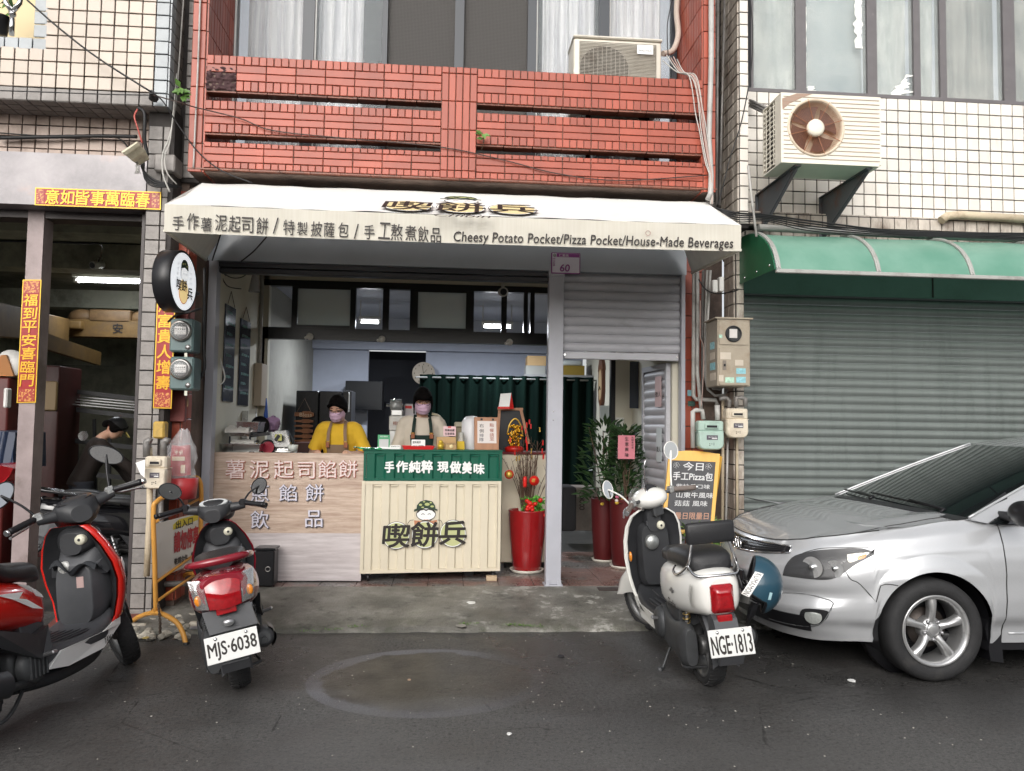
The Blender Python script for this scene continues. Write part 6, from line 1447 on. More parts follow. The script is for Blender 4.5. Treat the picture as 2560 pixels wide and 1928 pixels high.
HB_ = mat('dark_teal_helmet', (.018,.062,.095), .32, coat=.5, dirt=(.05,.09,.12), dscale=12, dmin=.62)
def shell(r):
 def f(u, v):
  a = 2*PI*u; ph = v*(1.78 if math.cos(a) < .35 else 1.78-.75*min(1, (math.cos(a)-.35)/.25)); return HM@Vector((r*.95*math.sin(ph)*math.sin(a), -r*1.08*math.sin(ph)*math.cos(a), r*math.cos(ph)))
 return f
MB().grid(shell(.150), 48, 22).build('shell', HB_, hm, fix=False); MB().grid(shell(.134), 48, 22).build('lining', mat('black_lining', (.01,.01,.01), .9), hm, fix=False)
MB().tube([shell(.142)(i/60, 1) for i in range(61)], .009, 8, False).build('edge_trim', BLACK, hm)
MB().grid(lambda u, v: HM@Vector((.12*math.sin((u-.5)*2.0), -.160*math.cos((u-.5)*2.0)*(1+.45*v), .035-.03*v)), 16, 5).build('peak', BLACK, hm, fix=False)
b = MB();
def onsh(a, ph, k=0): r = .1515+k*.0006; return HM@Vector((r*.95*math.sin(ph)*math.sin(a), -r*1.08*math.sin(ph)*math.cos(a), r*math.cos(ph)))
hd_ = (HM.inverted().to_3x3()@(CAM-hc)).normalized(); aC = math.atan2(hd_.x, -hd_.y); pC = math.acos(hd_.z)-.1
b.grid(lambda u, v: onsh(aC-.45+.9*u, pC-.14+.30*v+.3*u, 0), 16, 6); b.build('sticker', LG_WH, hm, fix=False)
vs_, fs_, _a = tmesh('KUMAMON'); b = MB(); b.add([onsh(aC-.41+.82*v.x, pC+.11-.20*v.y+.3*v.x, 1) for v in vs_], fs_); b.build('lettering', INK, hm, fix=False)
b = MB(); b.grid(lambda u, v: onsh(aC+.1+.3*u, pC-.62+.12*v, 0), 8, 3); b.build('sticker', mat('pale_blue_sticker', (.4,.6,.65), .4), hm, fix=False)
hk = M1@Vector((.14,-.26,.66)); MB().tube(catmull([hk, hk+Vector((.02,-.02,-.08)), hc+Vector((-.10,.0,.05)), hc+Vector((-.09,.0,-.06))], 5), .008, 6).build('chin_strap', BLACK, hm)
# ======================= silver hatchback =======================
n = ND('silver_paint'); n.b.inputs['Coat Weight'].default_value = 1; n.b.inputs['Coat Roughness'].default_value = .04
SIL = n.out(n.mix(n.mr(n.noise(900, 2), .4, .6), (.48,.49,.505), (.56,.57,.585)), .26, .38)
GLASS = mat('tinted_glass', (.012,.015,.016), .03, coat=1, spec=.8); GAP = mat('panel_gap', (.03,.03,.03), .8)
car = thing('silver_hatchback', 'silver hatchback car parked nose in beside the white scooter', 'car', (4.2, 5.24, 0))
YC = 5.24; WCX, WCZ, WR_, AR_ = at('b7', 1400, 1280, 4.40).x, .297, .297, .345
plan = [(6.25,4.60),(6.20,4.44),(5.9,4.37),(5.0,4.345),(4.2,4.34),(3.6,4.34),(3.2,4.345),(2.9,4.352),(2.65,4.37),(2.46,4.41),(2.30,4.475),(2.17,4.56),(2.075,4.68),(2.015,4.82),(1.98,5.0),(1.968,5.24)]
plan += [(x, 2*YC-y) for x, y in reversed(plan[:-1])]
pc_ = catmull([(x, y, 0) for x, y in plan], 8)
LN = [0]
for a, b_ in zip(pc_, pc_[1:]): LN.append(LN[-1]+(b_-a).length)
def planp(s):
 L = s*LN[-1]; lo, hi = 0, len(LN)-1
 while hi-lo > 1:
  m_ = (lo+hi)//2
  if LN[m_] <= L: lo = m_
  else: hi = m_
 t = (L-LN[lo])/max(1e-9, LN[hi]-LN[lo]); p = pc_[lo].lerp(pc_[hi], t); d = (pc_[min(hi+1, len(pc_)-1)]-pc_[max(lo-1, 0)]).normalized(); return p, Vector((d.y, -d.x, 0))
def interp(tab, x):
 if x <= tab[0][0]: return tab[0][1]
 for (a, fa), (b_, fb) in zip(tab, tab[1:]):
  if x <= b_: t = (x-a)/(b_-a); t = t*t*(3-2*t)*.35+t*.65; return fa+(fb-fa)*t
 return tab[-1][1]
ZT = [(1.95,.742),(2.0,.752),(2.1,.780),(2.25,.812),(2.45,.845),(2.7,.885),(3.0,.925),(3.3,.955),(4.2,.985),(6.3,1.0)]
INS = [(.0,.07),(.16,.055),(.25,.012),(.38,.0),(.50,.004),(.58,.0),(.66,.006),(.78,.022),(.90,.055),(1.0,.105)]
INN = [(.0,.10),(.14,.05),(.24,.012),(.33,.0),(.40,.018),(.46,.03),(.54,.008),(.62,.004),(.74,.022),(.88,.06),(1.0,.11)]
def belt(s, v):
 p, nrm = planp(s); nose = max(0, min(1, (2.55-p.x)/.4)); nose = nose*nose*(3-2*nose)
 zt = interp(ZT, p.x); zb = .185+.03*(1-nose)
 if not nose > .98:
  for xc in (WCX, WCX+2.5):
   dx_ = abs(p.x-xc)
   if dx_ < AR_: zb = max(zb, WCZ+math.sqrt(AR_*AR_-dx_*dx_))
 z = zb+(zt-zb)*v; w = (z-.185)/(zt-.185); ins = interp(INS, w)*(1-nose)+interp(INN, w)*nose
 fl_ = 0
 for xc in (WCX, WCX+2.5):
  r = math.hypot(p.x-xc, z-WCZ)
  if r < AR_+.09 and nose < .9: fl_ = .016*(1-max(0, r-AR_)/.09)**.7
 q = p+nrm*(ins-fl_); q.z = z; return q, nrm
NS = 520; SS = []
i = 0
for i in range(NS+1): SS.append(i/NS)
b = MB(); cols = []
for s in SS: cols.append([belt(s, j/34)[0] for j in range(35)])
vs = [p for c in cols for p in c]; b.add(vs, [(i*35+j, (i+1)*35+j, (i+1)*35+j+1, i*35+j+1) for i in range(NS) for j in range(34)], True)
b.build('body', SIL, car, fix=False)
def topin(Y):
 best = None
 for k in range(200):
  s = .30+.40*k/199; q = TOPC[k]
  if best is None or abs(q.y-Y) < abs(best.y-Y): best = q
 return best
TOPC = [belt(.30+.40*k/199, 1)[0] for k in range(200)]
yn0, yn1 = 4.453, 2*YC-4.453
def crown(x, q): return .048*(1-q*q)*min(1, max(0, (x-1.97)/.5))+.012*(math.exp(-((abs(q)-.80)/.1)**2))*min(1, max(0, (x-2.1)/.4))
def basex(q): return 2.98+.13*q*q
def hood(u, v):
 Y = yn0+(yn1-yn0)*v; q = (Y-YC)/(YC-yn0); e = topin(Y) if 0 < v < 1 else None
 if e is None: xs = 2.36
 else:
  xs = None
  for a, c in zip(TOPC, TOPC[1:]):
   if (a.y-Y)*(c.y-Y) <= 0 and abs(a.y-c.y) > 1e-6:
    t = (Y-a.y)/(c.y-a.y); x_ = a.x+(c.x-a.x)*t; xs = x_ if xs is None else min(xs, x_)
  xs = xs if xs is not None else 2.36
 x = xs+(basex(q)-xs)*u; e2 = min(TOPC, key=lambda c_: abs(c_.y-Y)); dz_ = e2.z-interp(ZT, xs); return Vector((x, Y, interp(ZT, x)+crown(x-xs+1.97, q)+dz_*max(0, 1-(x-xs)/.4)**2))
b = MB(); b.grid(hood, 60, 70); b.build('hood', SIL, car, fix=False)
b = MB(); b.tube([hood(i/30, .045)+Vector((0,0,.0008)) for i in range(31)], .0035, 5); b.build('hood_gap', GAP, car)
b = MB(); b.tube([hood(.0, .02+.96*i/60)+Vector((-.002,0,.001)) for i in range(61)], .0035, 5); b.build('hood_gap', GAP, car)
b = MB(); b.tube([hood(i/30, .955)+Vector((0,0,.0008)) for i in range(31)], .0035, 5); b.build('hood_gap', GAP, car)
ZWB = .955
def wsc(u, v):
 q = (v-.5)*2; hb, ht = .80, .60; x = (basex(q)+.02)*(1-u)+(4.05+.10*q*q)*u; z = (ZWB+.030*(1-q*q)-.012)*(1-u)+(1.368+.006*q*q)*u+.008*math.sin(PI*u)
 return Vector((x, YC+q*(hb*(1-u)+ht*u), z))
MB().grid(wsc, 20, 30).build('windscreen', GLASS, car, fix=False)
MB().grid(lambda u, v: wsc(.0, v)+Vector((-.075+.115*u, 0, -.006+.014*u)), 4, 30).build('cowl', PLB, car, fix=False)
for s, v0, v1 in ((-1, .10, .60), (1, .52, .97)):
 b = MB(); P_ = [wsc(.02+.05*t_, v0+(v1-v0)*t_)+Vector((-.01, 0, .018)) for t_ in [i/8 for i in range(9)]]; b.tube(P_, .007, 6); b.tube([P_[0]+Vector((-.03,0,-.012)), P_[0], P_[3]+Vector((-.004,0,.008))], .010, 6); b.build('wiper', BLACK, car)
def roof(u, v):
 q = (v-.5)*2; x = (4.05+.10*q*q)*(1-u)+6.0*u; return Vector((x, YC+q*.60, 1.368+.006*q*q+.10*math.sin(PI/2*min(1,u/.35))*(1-.3*q*q)-.12*max(0,u-.75)**1.5*2))
MB().grid(roof, 30, 20).build('roof', SIL, car, fix=False)
for sd in (0, 1):
 sg = -1 if sd == 0 else 1
 def pil(u, v, sd=sd, sg=sg):
  a = wsc(u, sd); e = Vector((3.13+1.0*u, YC+sg*(.855-.235*u), .95+.42*u+.045*math.sin(PI*u))) ; w_ = .045; o = a+Vector((.09*v, sg*.045*v*(1-.4*u), -.022*v)); return o
 MB().grid(pil, 20, 4).build('front_pillar', SIL, car, fix=False)
 def cor(u, v, sd=sd, sg=sg):
  a = Vector((basex(1)+.30*u, YC+sg*.797, interp(ZT, basex(1)+.3*u)+.003)); c = pil(.0+.20*u, 1) if True else a; return a.lerp(c, v)
 MB().grid(cor, 10, 4).build('fender_corner', SIL, car, fix=False)
 MB().tube([wsc(i/20, sd)+Vector((0, sg*.006, .006)) for i in range(21)], .008, 8).build('screen_trim', SIL, car)
 def glz(u, v, sg=sg, pil=pil):
  top = pil(min(1, v), 1); x0 = top.x+.005; x1 = 5.9-.35*v; x = x0+(x1-x0)*u; return Vector((x, top.y+sg*.003, top.z-.004+(.03*math.sin(PI*u) if v > .9 else 0)))
 MB().grid(glz, 20, 8).build('side_glass', GLASS, car, fix=False)
 def cant(u, v, sg=sg):
  r_ = roof(u, 0 if sg < 0 else 1); g_ = glz(u, 1); return r_.lerp(g_, v)
 MB().grid(cant, 20, 3).build('cant_rail', SIL, car, fix=False)
 def shl(u, v, sg=sg): x = 3.2+2.9*u; return Vector((x, YC+sg*(.797+.0*v)-sg*.03*v, interp(ZT, x)+.015*v))
 MB().grid(shl, 20, 2).build('waist_strip', BLACK, car, fix=False)
b = MB(); b.box(2.55, 6.1, 4.50, 5.98, .19, .26, .02); b.box(3.3, 5.0, 4.42, 6.06, .17, .5); b.box(2.2, 6.1, 4.72, 5.76, .26, .60); b.build('underbody', BLACK, car)
MB().box(6.0, 6.2, 4.5, 5.98, .3, 1.3, .05).build('tailgate', SIL, car)
for yy, sg in ((4.36, -1), (6.12, 1)):
 for xc in (WCX, WCX+2.5):
  wn = node('wheel', car); Mw = Matrix.Translation((xc, yy+.085*(-sg)+sg*.0, WCZ))@Matrix.Rotation(-PI/2*sg*-1 if False else (PI/2 if sg > 0 else -PI/2), 4, 'Z')
  rr = .197; ty = MB().lathe([(rr,-.10),(rr+.008,.075),(rr+.035,.092),(.27,.090),(.289,.075),(WR_,.045),(WR_,-.06),(.285,-.10),(rr,-.11)], (0,0,0), 'X', 72)
  ty.xf(Mw).build('tyre', RUB, wn)
  rm = MB().lathe([(rr-.01,-.10),(rr-.022,-.04),(rr-.020,.05),(rr-.010,.078),(rr+.004,.084),(rr+.012,.082),(rr+.010,.072)], (0,0,0), 'X', 64)
  rm.lathe([(0,.060),(.032,.060),(.038,.055),(.040,.045),(.062,.042),(.070,.030),(.070,-.03)], (0,0,0), 'X', 36)
  for k in range(5):
   a0 = 2*PI*k/5+PI/2
   def sp(u, v, a0=a0):
    r = .045+.143*u; w = (.024-.004*math.sin(PI*u)+.010*u*u)*(1+.9*max(0, .25-u)); off = (v-.5)*2; a = a0
    h = .048+.012*math.sin(PI*u)+.014*u-.020*abs(off)**2.5
    return Vector((h, r*math.cos(a)-off*w*math.sin(a), r*math.sin(a)+off*w*math.cos(a)))
   rm.grid(sp, 12, 10)
   for off in (0, 1): rm.grid(lambda u, v, sp=sp, off=off: sp(u, off)-Vector((.03*v, 0, 0)), 12, 1)
  rm.xf(Mw).build('rim', mat('alloy_silver', (.52,.52,.52), .3, metal=.75, dirt=(.2,.18,.16), dscale=10, dmin=.6), wn)
  lg = MB()
  for k in range(5):
   a = 2*PI*(k+.5)/5+PI/2; lg = MB(); lg.lathe([(0,.062),(.009,.060),(.0105,.045)], (0,.056*math.cos(a),.056*math.sin(a)), 'X', 8); lg.xf(Mw).build('wheel_nut', SILV, wn)
  MB().lathe([(.028,.0605),(.030,.062),(.032,.0605)], (0,0,0), 'X', 24).xf(Mw).build('cap_ring', SILV, wn)
  MB().lathe([(0,-.02),(.12,-.02),(.12,-.03),(0,-.035)], (0,0,0), 'X', 30).xf(Mw).build('brake_disc', mat('brake_iron', (.06,.05,.045), .5, metal=.6), wn)
  MB().lathe([(.0,-.11),(.34,-.11),(.34,-.2),(0,-.21)], (0,0,0), 'X', 30).xf(Mw).build('wheel_well', BLACK, car)
  def lin(u, v, xc=xc, yy=yy, sg=sg): a = -.35+(PI+.7)*u; return Vector((xc+(AR_+.004)*math.cos(a), yy-sg*.02-sg*.30*v, WCZ+(AR_+.004)*math.sin(a)))
  MB().grid(lin, 30, 2).build('arch_liner', BLACK, car, fix=False)
MB().prism([(WCX+.35, 4.40, .62-.25), (WCX+.42, 4.40, .34), (WCX+.44, 4.40, .10), (WCX+.36, 4.40, .11), (WCX+.33, 4.40, .30)], (0,.16,0)).build('mud_flap', BLACK, car)
NG = [(s, v, belt(s, v)[0]) for s in [.28+.30*i/240 for i in range(241)] for v in [j/60 for j in range(61)]]
NGP = [(px(p), s, v) for s, v, p in NG]
def onb(x, y):
 g = REG['b7']; X_, Y_ = g[0]+x*g[2], g[1]+y*g[2]
 bst = sorted(((a[0]-X_)**2+(a[1]-Y_)**2, s, v) for a, s, v in NGP)[:4]; W_ = sum(1/(d+.5) for d, _, _ in bst)
 return sum(s/(d+.5) for d, s, v in bst)/W_, sum(v/(d+.5) for d, s, v in bst)/W_
def patch(pts, off, m, nm, rings=7, dome=0, mirror_=False):
 sv = catmull([(s, v, 0) for s, v in pts+[pts[0]]], 4)[:-1]; cs = sum(p.x for p in sv)/len(sv); cv = sum(p.y for p in sv)/len(sv); b = MB(); rs = []
 for k in range(rings+1):
  t = k/rings; ring = []
  for p in sv:
   s, v = p.x+(cs-p.x)*t, p.y+(cv-p.y)*t; q, nr = belt(1-s if mirror_ else s, min(1, v)); ring.append(q-nr*(off+dome*(1-(1-t)**2)))
  rs.append(ring)
 b.rings(rs, False); o = len(b.v)-len(sv); return b.build(nm, m, car, fix=False)
HP = [onb(*p) for p in ((482,930),(500,868),(560,805),(680,775),(840,762),(980,764),(1045,776),(1030,805),(930,860),(868,905),(800,945),(720,955),(600,945))]
HB2 = mat('lamp_black', (.02,.02,.022), .2)
for mi in (False, True):
 patch(HP, .0015, mat('lamp_silver', (.07,.07,.072), .2, metal=.3), 'lamp_housing', mirror_=mi)
 gl_ = patch(HP, .010, mat('lamp_cover', (.03,.03,.03), .02, alpha=.14, coat=1), 'headlight', dome=.012, mirror_=mi)
 for (x, y, r) in ((665,875,.068),(800,885,.054)):
  s, v = onb(x, y); q, nr = belt(1-s if mi else s, v); tn = Vector((-nr.y, nr.x, 0)); fw = (-nr*.75+Vector((-.7,0,0))).normalized(); u_ = fw.cross(UP).normalized(); w_ = u_.cross(fw)
  def bowl(a_, b2, q=q, fw=fw, u_=u_, w_=w_, r=r, nr=nr): a = 2*PI*a_; rr_ = r*b2; return q-nr*.006+u_*rr_*math.cos(a)*1.05+w_*rr_*math.sin(a)*.92-nr*(.006*(b2**2))
  MB().grid(bowl, 28, 6).build('reflector_bowl', mat('bright_bowl', (.85,.85,.85), .25, metal=.6), car, fix=False)
  MB().ell(q-nr*.012, r*.3, r*.3, r*.3, 14, 8).build('bulb', CHROME, car)
 patch([onb(*p) for p in ((875,800),(950,790),(1010,787),(990,808),(925,840),(885,845))], .004, mat('clear_ribbed', (.6,.58,.52), .15, metal=.6, bump=.5, bscale=60), 'side_reflector', mirror_=mi)
 patch([onb(*p) for p in ((940,812),(990,800),(985,818),(945,832))], .006, LAMB, 'side_lamp', 3, mirror_=mi)
 FP = [onb(*p) for p in ((585,1205),(600,1135),(700,1135),(765,1150),(745,1200),(690,1228),(640,1225))]
 patch(FP, .002, HB2, 'fog_lamp_bezel', mirror_=mi)
 s, v = onb(668, 1180); q, nr = belt(1-s if mi else s, v); u_ = nr.cross(UP)
 MB().grid(lambda a_, b2: q-nr*(.005+.006*(1-b2*b2))+u_*.050*b2*math.cos(2*PI*a_)+UP*.043*b2*math.sin(2*PI*a_), 26, 5).build('fog_lamp', mat('fog_glass', (.42,.44,.42), .08, metal=.5, coat=1, bump=.3, bscale=70), car, fix=False)
def line(pts, r=.0028, m=GAP, nm='panel_gap', off=.0005):
 P_ = catmull([(*onb(*p), 0) for p in pts], 4); MB().tube([belt(p.x, min(1, p.y))[0]-belt(p.x, min(1, p.y))[1]*off for p in P_], r, 5).build(nm, m, car)
line([(868,905),(900,955),(960,985),(1080,992),(1190,992)])
line([(440,1035),(600,1040),(740,1070),(785,1090),(785,1120),(720,1220),(640,1240),(480,1215),(400,1190)], .004, mat('bumper_crease', (.16,.165,.17), .5), 'bumper_crease')
line([(585,800),(640,780),(760,760),(1010,758)], .0025)
for xd in (3.296,):
 b = MB(); pts = []
 s = min((abs(planp(k/2000)[0].x-xd), k/2000) for k in range(0, 900))[1]; pts = [belt(s, j/20)[0]-belt(s, j/20)[1]*.0003 for j in range(21)]; MB().tube(pts, .0035, 5).build('panel_gap', GAP, car)
b = MB(); P_ = [belt(s, .05)[0]-belt(s, .05)[1]*.003+Vector((0,0,.02)) for s in [k/200 for k in range(30, 66)] if planp(s)[0].x > 3.31];
if len(P_) > 1: b.tube(P_, .006, 5); b.build('sill_trim', SIL, car)
sN = .5
def gp(s, z, off):
 p, nr = planp(s); zt = interp(ZT, p.x); v = (z-.185)/(zt-.185); q, nr = belt(s, v); return q-nr*off
half = .060
def gri(u, v, off=.003): s = .5+(u-.5)*2*half; k = abs(u-.5)*2; zt_ = .722+.014*k; zb_ = .645+.055*k**1.6; return gp(s, zb_+(zt_-zb_)*v, off)
MB().grid(lambda u, v: gri(u, v), 40, 6).build('grille_opening', BLACK, car, fix=False)
b = MB()
for k in range(5): b.tube([gri(i/30, .1+.2*k, .005) for i in range(1, 30)], .003, 5)
for k in range(2, 38): b.tube([gri(k/40, 0, .005), gri(k/40, 1, .005)], .002, 4)
stuff(b.build('grille_mesh', HB2, car))
MB().tube([gri(i/40, 1.0, .006) for i in range(41)]+[gri(1-i/40, 0, .006) for i in range(41)]+[gri(0, 1, .006)], .006, 8).build('chrome_surround', CHROME, car)
e, nr = planp(.5); ec = gp(.5, .680, .022)
b = MB(); b.tube([ec+Vector((0, .066*math.cos(2*PI*i/36), .038*math.sin(2*PI*i/36))) for i in range(37)], .0065, 8, False)
for s in (-1, 1): b.tube(catmull([ec+Vector((0,s*.020-.010,-.027)), ec+Vector((-.002,s*.022,0)), ec+Vector((0,s*.020+.010,.027))], 4), .006, 6)
b.tube(catmull([ec+Vector((0,-.026,-.004)), ec+Vector((-.003,0,0)), ec+Vector((0,.026,.004))], 4), .006, 6); b.build('emblem', CHROME, car)
MB().lathe([(0,0),(.06,0)], ec+Vector((.006,0,0)), 'X', 24).build('emblem_back', HB2, car)
MB().box(1.958, 1.972, 5.02, 5.46, .40, .53, .004).build('number_plate_holder', BLACK, car)
MB().grid(lambda u, v: gp(.5+(u-.5)*.15, .24+.10*v, .004), 30, 4).build('lower_intake', BLACK, car, fix=False)
mm = Vector((3.30, 4.19, 1.0)); b = MB(); b.ell(mm, .065, .115, .075, 22, 14); b.build('door_mirror', BLACK, car); MB().bar(mm+Vector((.02,.05,-.03)), (3.36, 4.46, .965), .08, .05, b=.01).build('mirror_arm', BLACK, car)
MB().prism([(3.16,4.452,.962),(3.42,4.452,.968),(3.42,4.50,1.10)], (0,.006,0)).build('mirror_base', BLACK, car)
# ======================= shop front =======================
n = ND('printed_wood'); X, Y, Z = n.xyz()
gr_ = n.noise(3.2, 8, .62, stretch=(1.2,1,14)); c = n.mix(n.mr(gr_, .34, .66), (.38,.27,.205), (.60,.475,.385)); c = n.mix(n.mr(n.noise(14, 4, .6, stretch=(.8,1,16)), .55, .75, 0, .5), c, (.24,.15,.11))
zcut = at('b3', 700, 1195, 6.72).z
pale = n.mix(n.mr(gr_, .34, .66), (.45,.40,.40), (.62,.57,.57)); n.bump(n.noise(2.6, 4, .5), .35, .03)
WOODP = n.out(n.mix(n.mr(Z, zcut-.002, zcut+.002), pale, c), .42)
o = at('b3', 97, 545, 6.72); e = at('b3', 1312, 545, 6.72)
pn = thing('lettered_board', 'printed wood grain board with outlined Chinese lettering in front of the left counter', 'sign', ((o.x+e.x)/2, 6.72, TE))
bx1 = at('b3', 1290, 1500, 6.72).x
def bd(u, v): x0, x1 = o.x+.02, e.x+(bx1-e.x)*(1-v); return Vector((x0+(x1-x0)*u, 6.72-.006*math.sin(PI*u*2+1)*(1-v)-.008*mn.noise(Vector((u*3, v*3, 2)))*(1-v), TE+.012+(o.z-TE-.012)*v))
b = MB(); b.grid(bd, 40, 30); b.build('board', WOODP, pn, fix=False)
MB().box(o.x+.02, e.x, 6.735, 6.76, TE+.3, o.z-.002).build('backing', mat('board_edge', (.3,.25,.2), .7), pn)
L_IN = mat('letter_pale', (.62,.60,.68), .4); L_INR = mat('letter_pale_pink', (.72,.60,.58), .4); L_R = mat('letter_rust', (.38,.11,.06), .5); L_K = mat('letter_slate', (.05,.055,.08), .5)
for row, (txt, boxes, mo, mi) in enumerate((
  ('薯泥起司餡餅', [(205,610,360,760),(400,615,552,758),(592,615,748,758),(785,628,920,758),(948,615,1090,755),(1112,612,1262,752)], L_R, L_INR),
  ('蔥餡餅', [(405,808,552,945),(635,808,776,942),(845,805,990,940)], L_K, L_IN), ('飲品', [(405,1018,552,1160),(845,1015,982,1150)], L_K, L_IN))):
 bo, bi = MB(), MB()
 for ch, (a0, b0, a1, b1_) in zip(txt, boxes):
  oo, ux, uy = tbox('b3', a0, b0, a1, b1_, 6.70)
  oo.y = 6.708
  letters(bo, ch, oo, ux, uy, NV, .002, .030); letters(bi, ch, oo+Vector((-.003,0,.003)), ux, uy, NV, .0040, .006)
 bi.build('lettering', mi, pn, fix=False); bo.build('letter_outline', mo, pn, fix=False)
wk = thing('work_table', 'stainless steel work table behind the wood grain board', 'table', (-1.3, 7.1, TE))
MB().box(-1.93, -.74, 6.78, 7.35, 1.165, 1.19, .004).build('table_top', STAIN, wk)
for x in (-1.9, -.80):
 for y in (6.82, 7.3): MB().cyl((x, y, TE), (x, y, 1.165), .02, 10).build('leg', STAIN, wk)
MB().box(-1.9, -.8, 6.82, 7.3, .45, .47).build('shelf', STAIN, wk)
A, B = at('b4', 95, 545, 6.70), at('b4', 1203, 545, 6.83); A.z = B.z = 1.236
ang = math.atan2(B.y-A.y, B.x-A.x); CW = math.hypot(B.x-A.x, B.y-A.y)
KM = Matrix.Translation((A.x, A.y, TE))@Matrix.Rotation(ang, 4, 'Z')
CREAMP = mat('cream_container_paint', (.66,.595,.465), .42, var=.03, bump=.03, bscale=40); GRNP = mat('bottle_green_paint', (.008,.10,.062), .35, var=.05)
kt = thing('counter', 'green and cream corrugated steel counter on castors with the shop emblem', 'counter', M=KM)
HT = 1.236-TE; hx_ = lambda x: (x-95)/(1203-95)*CW
zg1, zg0 = HT, HT-.255; zb0 = .075
b = MB(); b.box(.005, CW-.005, .024, .55, zb0+.01, HT-.01); b.xf(KM).build('carcass', CREAMP, kt)
def corr(x0, x1, z0, z1, nr, m, nm, fr):
 b = MB()
 b.box(x0, x1, -.004, .012, z1-fr, z1); b.box(x0, x1, -.004, .012, z0, z0+fr); b.box(x0, x0+fr, -.004, .012, z0+fr, z1-fr); b.box(x1-fr, x1, -.004, .012, z0+fr, z1-fr); b.xf(KM).build('frame', m, kt)
 xa, xb = x0+fr+.004, x1-fr-.004; P_ = (xb-xa)/nr; za, zb = z0+fr, z1-fr
 b = MB(); ps = [(xa, 0)]
 for i in range(nr):
  s = xa+P_*i; ps += [(s+P_*.40, .0), (s+P_*.50, .017), (s+P_*.88, .017), (s+P_*.985, 0)]
 ps.append((xb, 0))
 b.rings([[Vector((x, y, za)) for x, y in ps], [Vector((x, y, zb)) for x, y in ps]], False, False, False)
 for i in range(nr): s = xa+P_*i; b.add([(s+P_*.40,0,zb-.001),(s+P_*.5,.017,zb-.001),(s+P_*.88,.017,zb-.001),(s+P_*.985,0,zb-.001),(s+P_*.9,0,zb-.018),(s+P_*.48,0,zb-.018)], [(0,1,2,3,4,5)])
 b.xf(KM).build('corrugated_panel', m, kt, fix=False)
corr(0, CW, zg0, zg1, 7, GRNP, 'green_panel', .022); corr(-.010, CW-.004, zb0, zg0-.003, 8, CREAMP, 'cream_panel', .028)
MB().box(-.012, CW+.004, -.012, .56, HT, HT+.014, .003).xf(KM).build('counter_top', GRNP, kt)
kp = lambda x, y, dy=-.006: KM@Vector((hx_(x), dy, HT-(y-545)/(1510-545)*(HT-zb0)))
nK = KM.to_3x3()@Vector((0,-1,0))
b = MB()
for ch, x0, y0, x1, y1 in (('手',262,628,332,715),('作',350,625,440,712),('純',452,625,540,715),('粹',550,620,636,718),('現',678,630,764,712),('做',778,628,866,718),('美',878,628,952,722),('味',972,640,1056,726)):
 letters(b, ch, kp(x0, y1), kp(x1, y1)-kp(x0, y1), kp(x0, y0)-kp(x0, y1), nK, .001, .05)
b.build('lettering', LG_WH, kt, fix=False)
logo(kt, kp(250, 1325), kp(920, 1325)-kp(250, 1325), kp(250, 930)-kp(250, 1325), nK, LG_GREEN, bold=.032)
for x in (.06, CW-.06):
 for y in (.05, .5):
  b = MB(); b.box(x-.02, x+.02, y-.02, y+.02, .055, .078); b.lathe([(0,-.012),(.028,-.012),(.03,0),(.028,.012),(0,.012)], (x, y, .034), 'X', 18); b.xf(KM).build('castor', BLACK, kt)
tag(MB().box(*sorted((at('b4',1075,1560,6.78).x, at('b4',1160,1560,6.78).x)), 6.76, 6.82, TE, TE+.04, .003).build('wood_block', mat('raw_wood', (.5,.38,.25), .7, var=.2)), 'small raw wood block on the floor under the counter corner', 'block')
sc_ = thing('side_cabinet', 'cream side cabinet behind the tall red pot and twigs', 'cabinet', (.7, 7.1, TE))
x0, x1, z0, z1 = pr_('b4', 1190, 565, 1560, 1430, 7.34); MB().box(x0, min(x1, .98), 7.34, 7.75, z0, z1, .006).build('body', CREAMP, sc_)
MB().box(x0, .99, 7.32, 7.75, z1, z1+.02).build('cabinet_top', mat('dark_red_cloth', (.14,.01,.015), .7, bump=.4), sc_)
for x in (x0+.05, .92): MB().cyl((x, 7.4, TE), (x, 7.4, z0), .014, 8).build('leg', BLACK, sc_)
POT = mat('glazed_red_pot', (.28,.010,.012), .16, coat=.6, var=.08)
def tallpot(label, c, r1, r0, h, m=POT, saucer=True):
 t_ = thing('tall_pot', label, 'flower pot', c, group='tall red glazed pots'); c = Vector(c)
 prof = [(0,.02),(r0*.93,.02),(r0,.035),(r0*1.12,h*.3),(r1*.95,h*.62),(r1,h*.85),(r1*1.01,h-.02),(r1*1.03,h-.008),(r1*1.01,h),(r1*.93,h-.004),(r1*.90,h-.05),(0,h-.05)]
 MB().lathe(prof, c, 'Z', 44).build('body', m, t_)
 if saucer: MB().lathe([(0,.0),(r0*1.05,0),(r0*1.22,.03),(r0*1.2,.032),(r0*1.0,.014),(0,.014)], c, 'Z', 40).build('saucer', mat('white_saucer', (.7,.66,.58), .4), t_)
 return t_, c+Vector((0,0,h-.05))
pc1 = atz('b4', 1405, 1520, TE); pc1.y += .10; pc1.x = at('b4', 1400, 1400, pc1.y).x
ph = at('b4', 1400, 1005, pc1.y).z-TE; pr1 = (at('b4',1548,1100,pc1.y).x-at('b4',1250,1100,pc1.y).x)/2; pr0 = (at('b4',1515,1495,pc1.y).x-at('b4',1290,1495,pc1.y).x)/2
pt1, pt1top = tallpot('tall glazed red pot on a white saucer between the counter and the steel post', pc1, pr1, pr0, ph)
MB().lathe([(0,.0),(pr1*.9,0)], pt1top+Vector((0,0,.01)), 'Z', 24).build('soil', mat('soil', (.05,.035,.025), .9, bump=.6), pt1)
tw = thing('new_year_twigs', 'bare brown twigs with red and gold New Year charms in the tall red pot', 'plant', pt1top)
rnd = random.Random(21); b = MB()
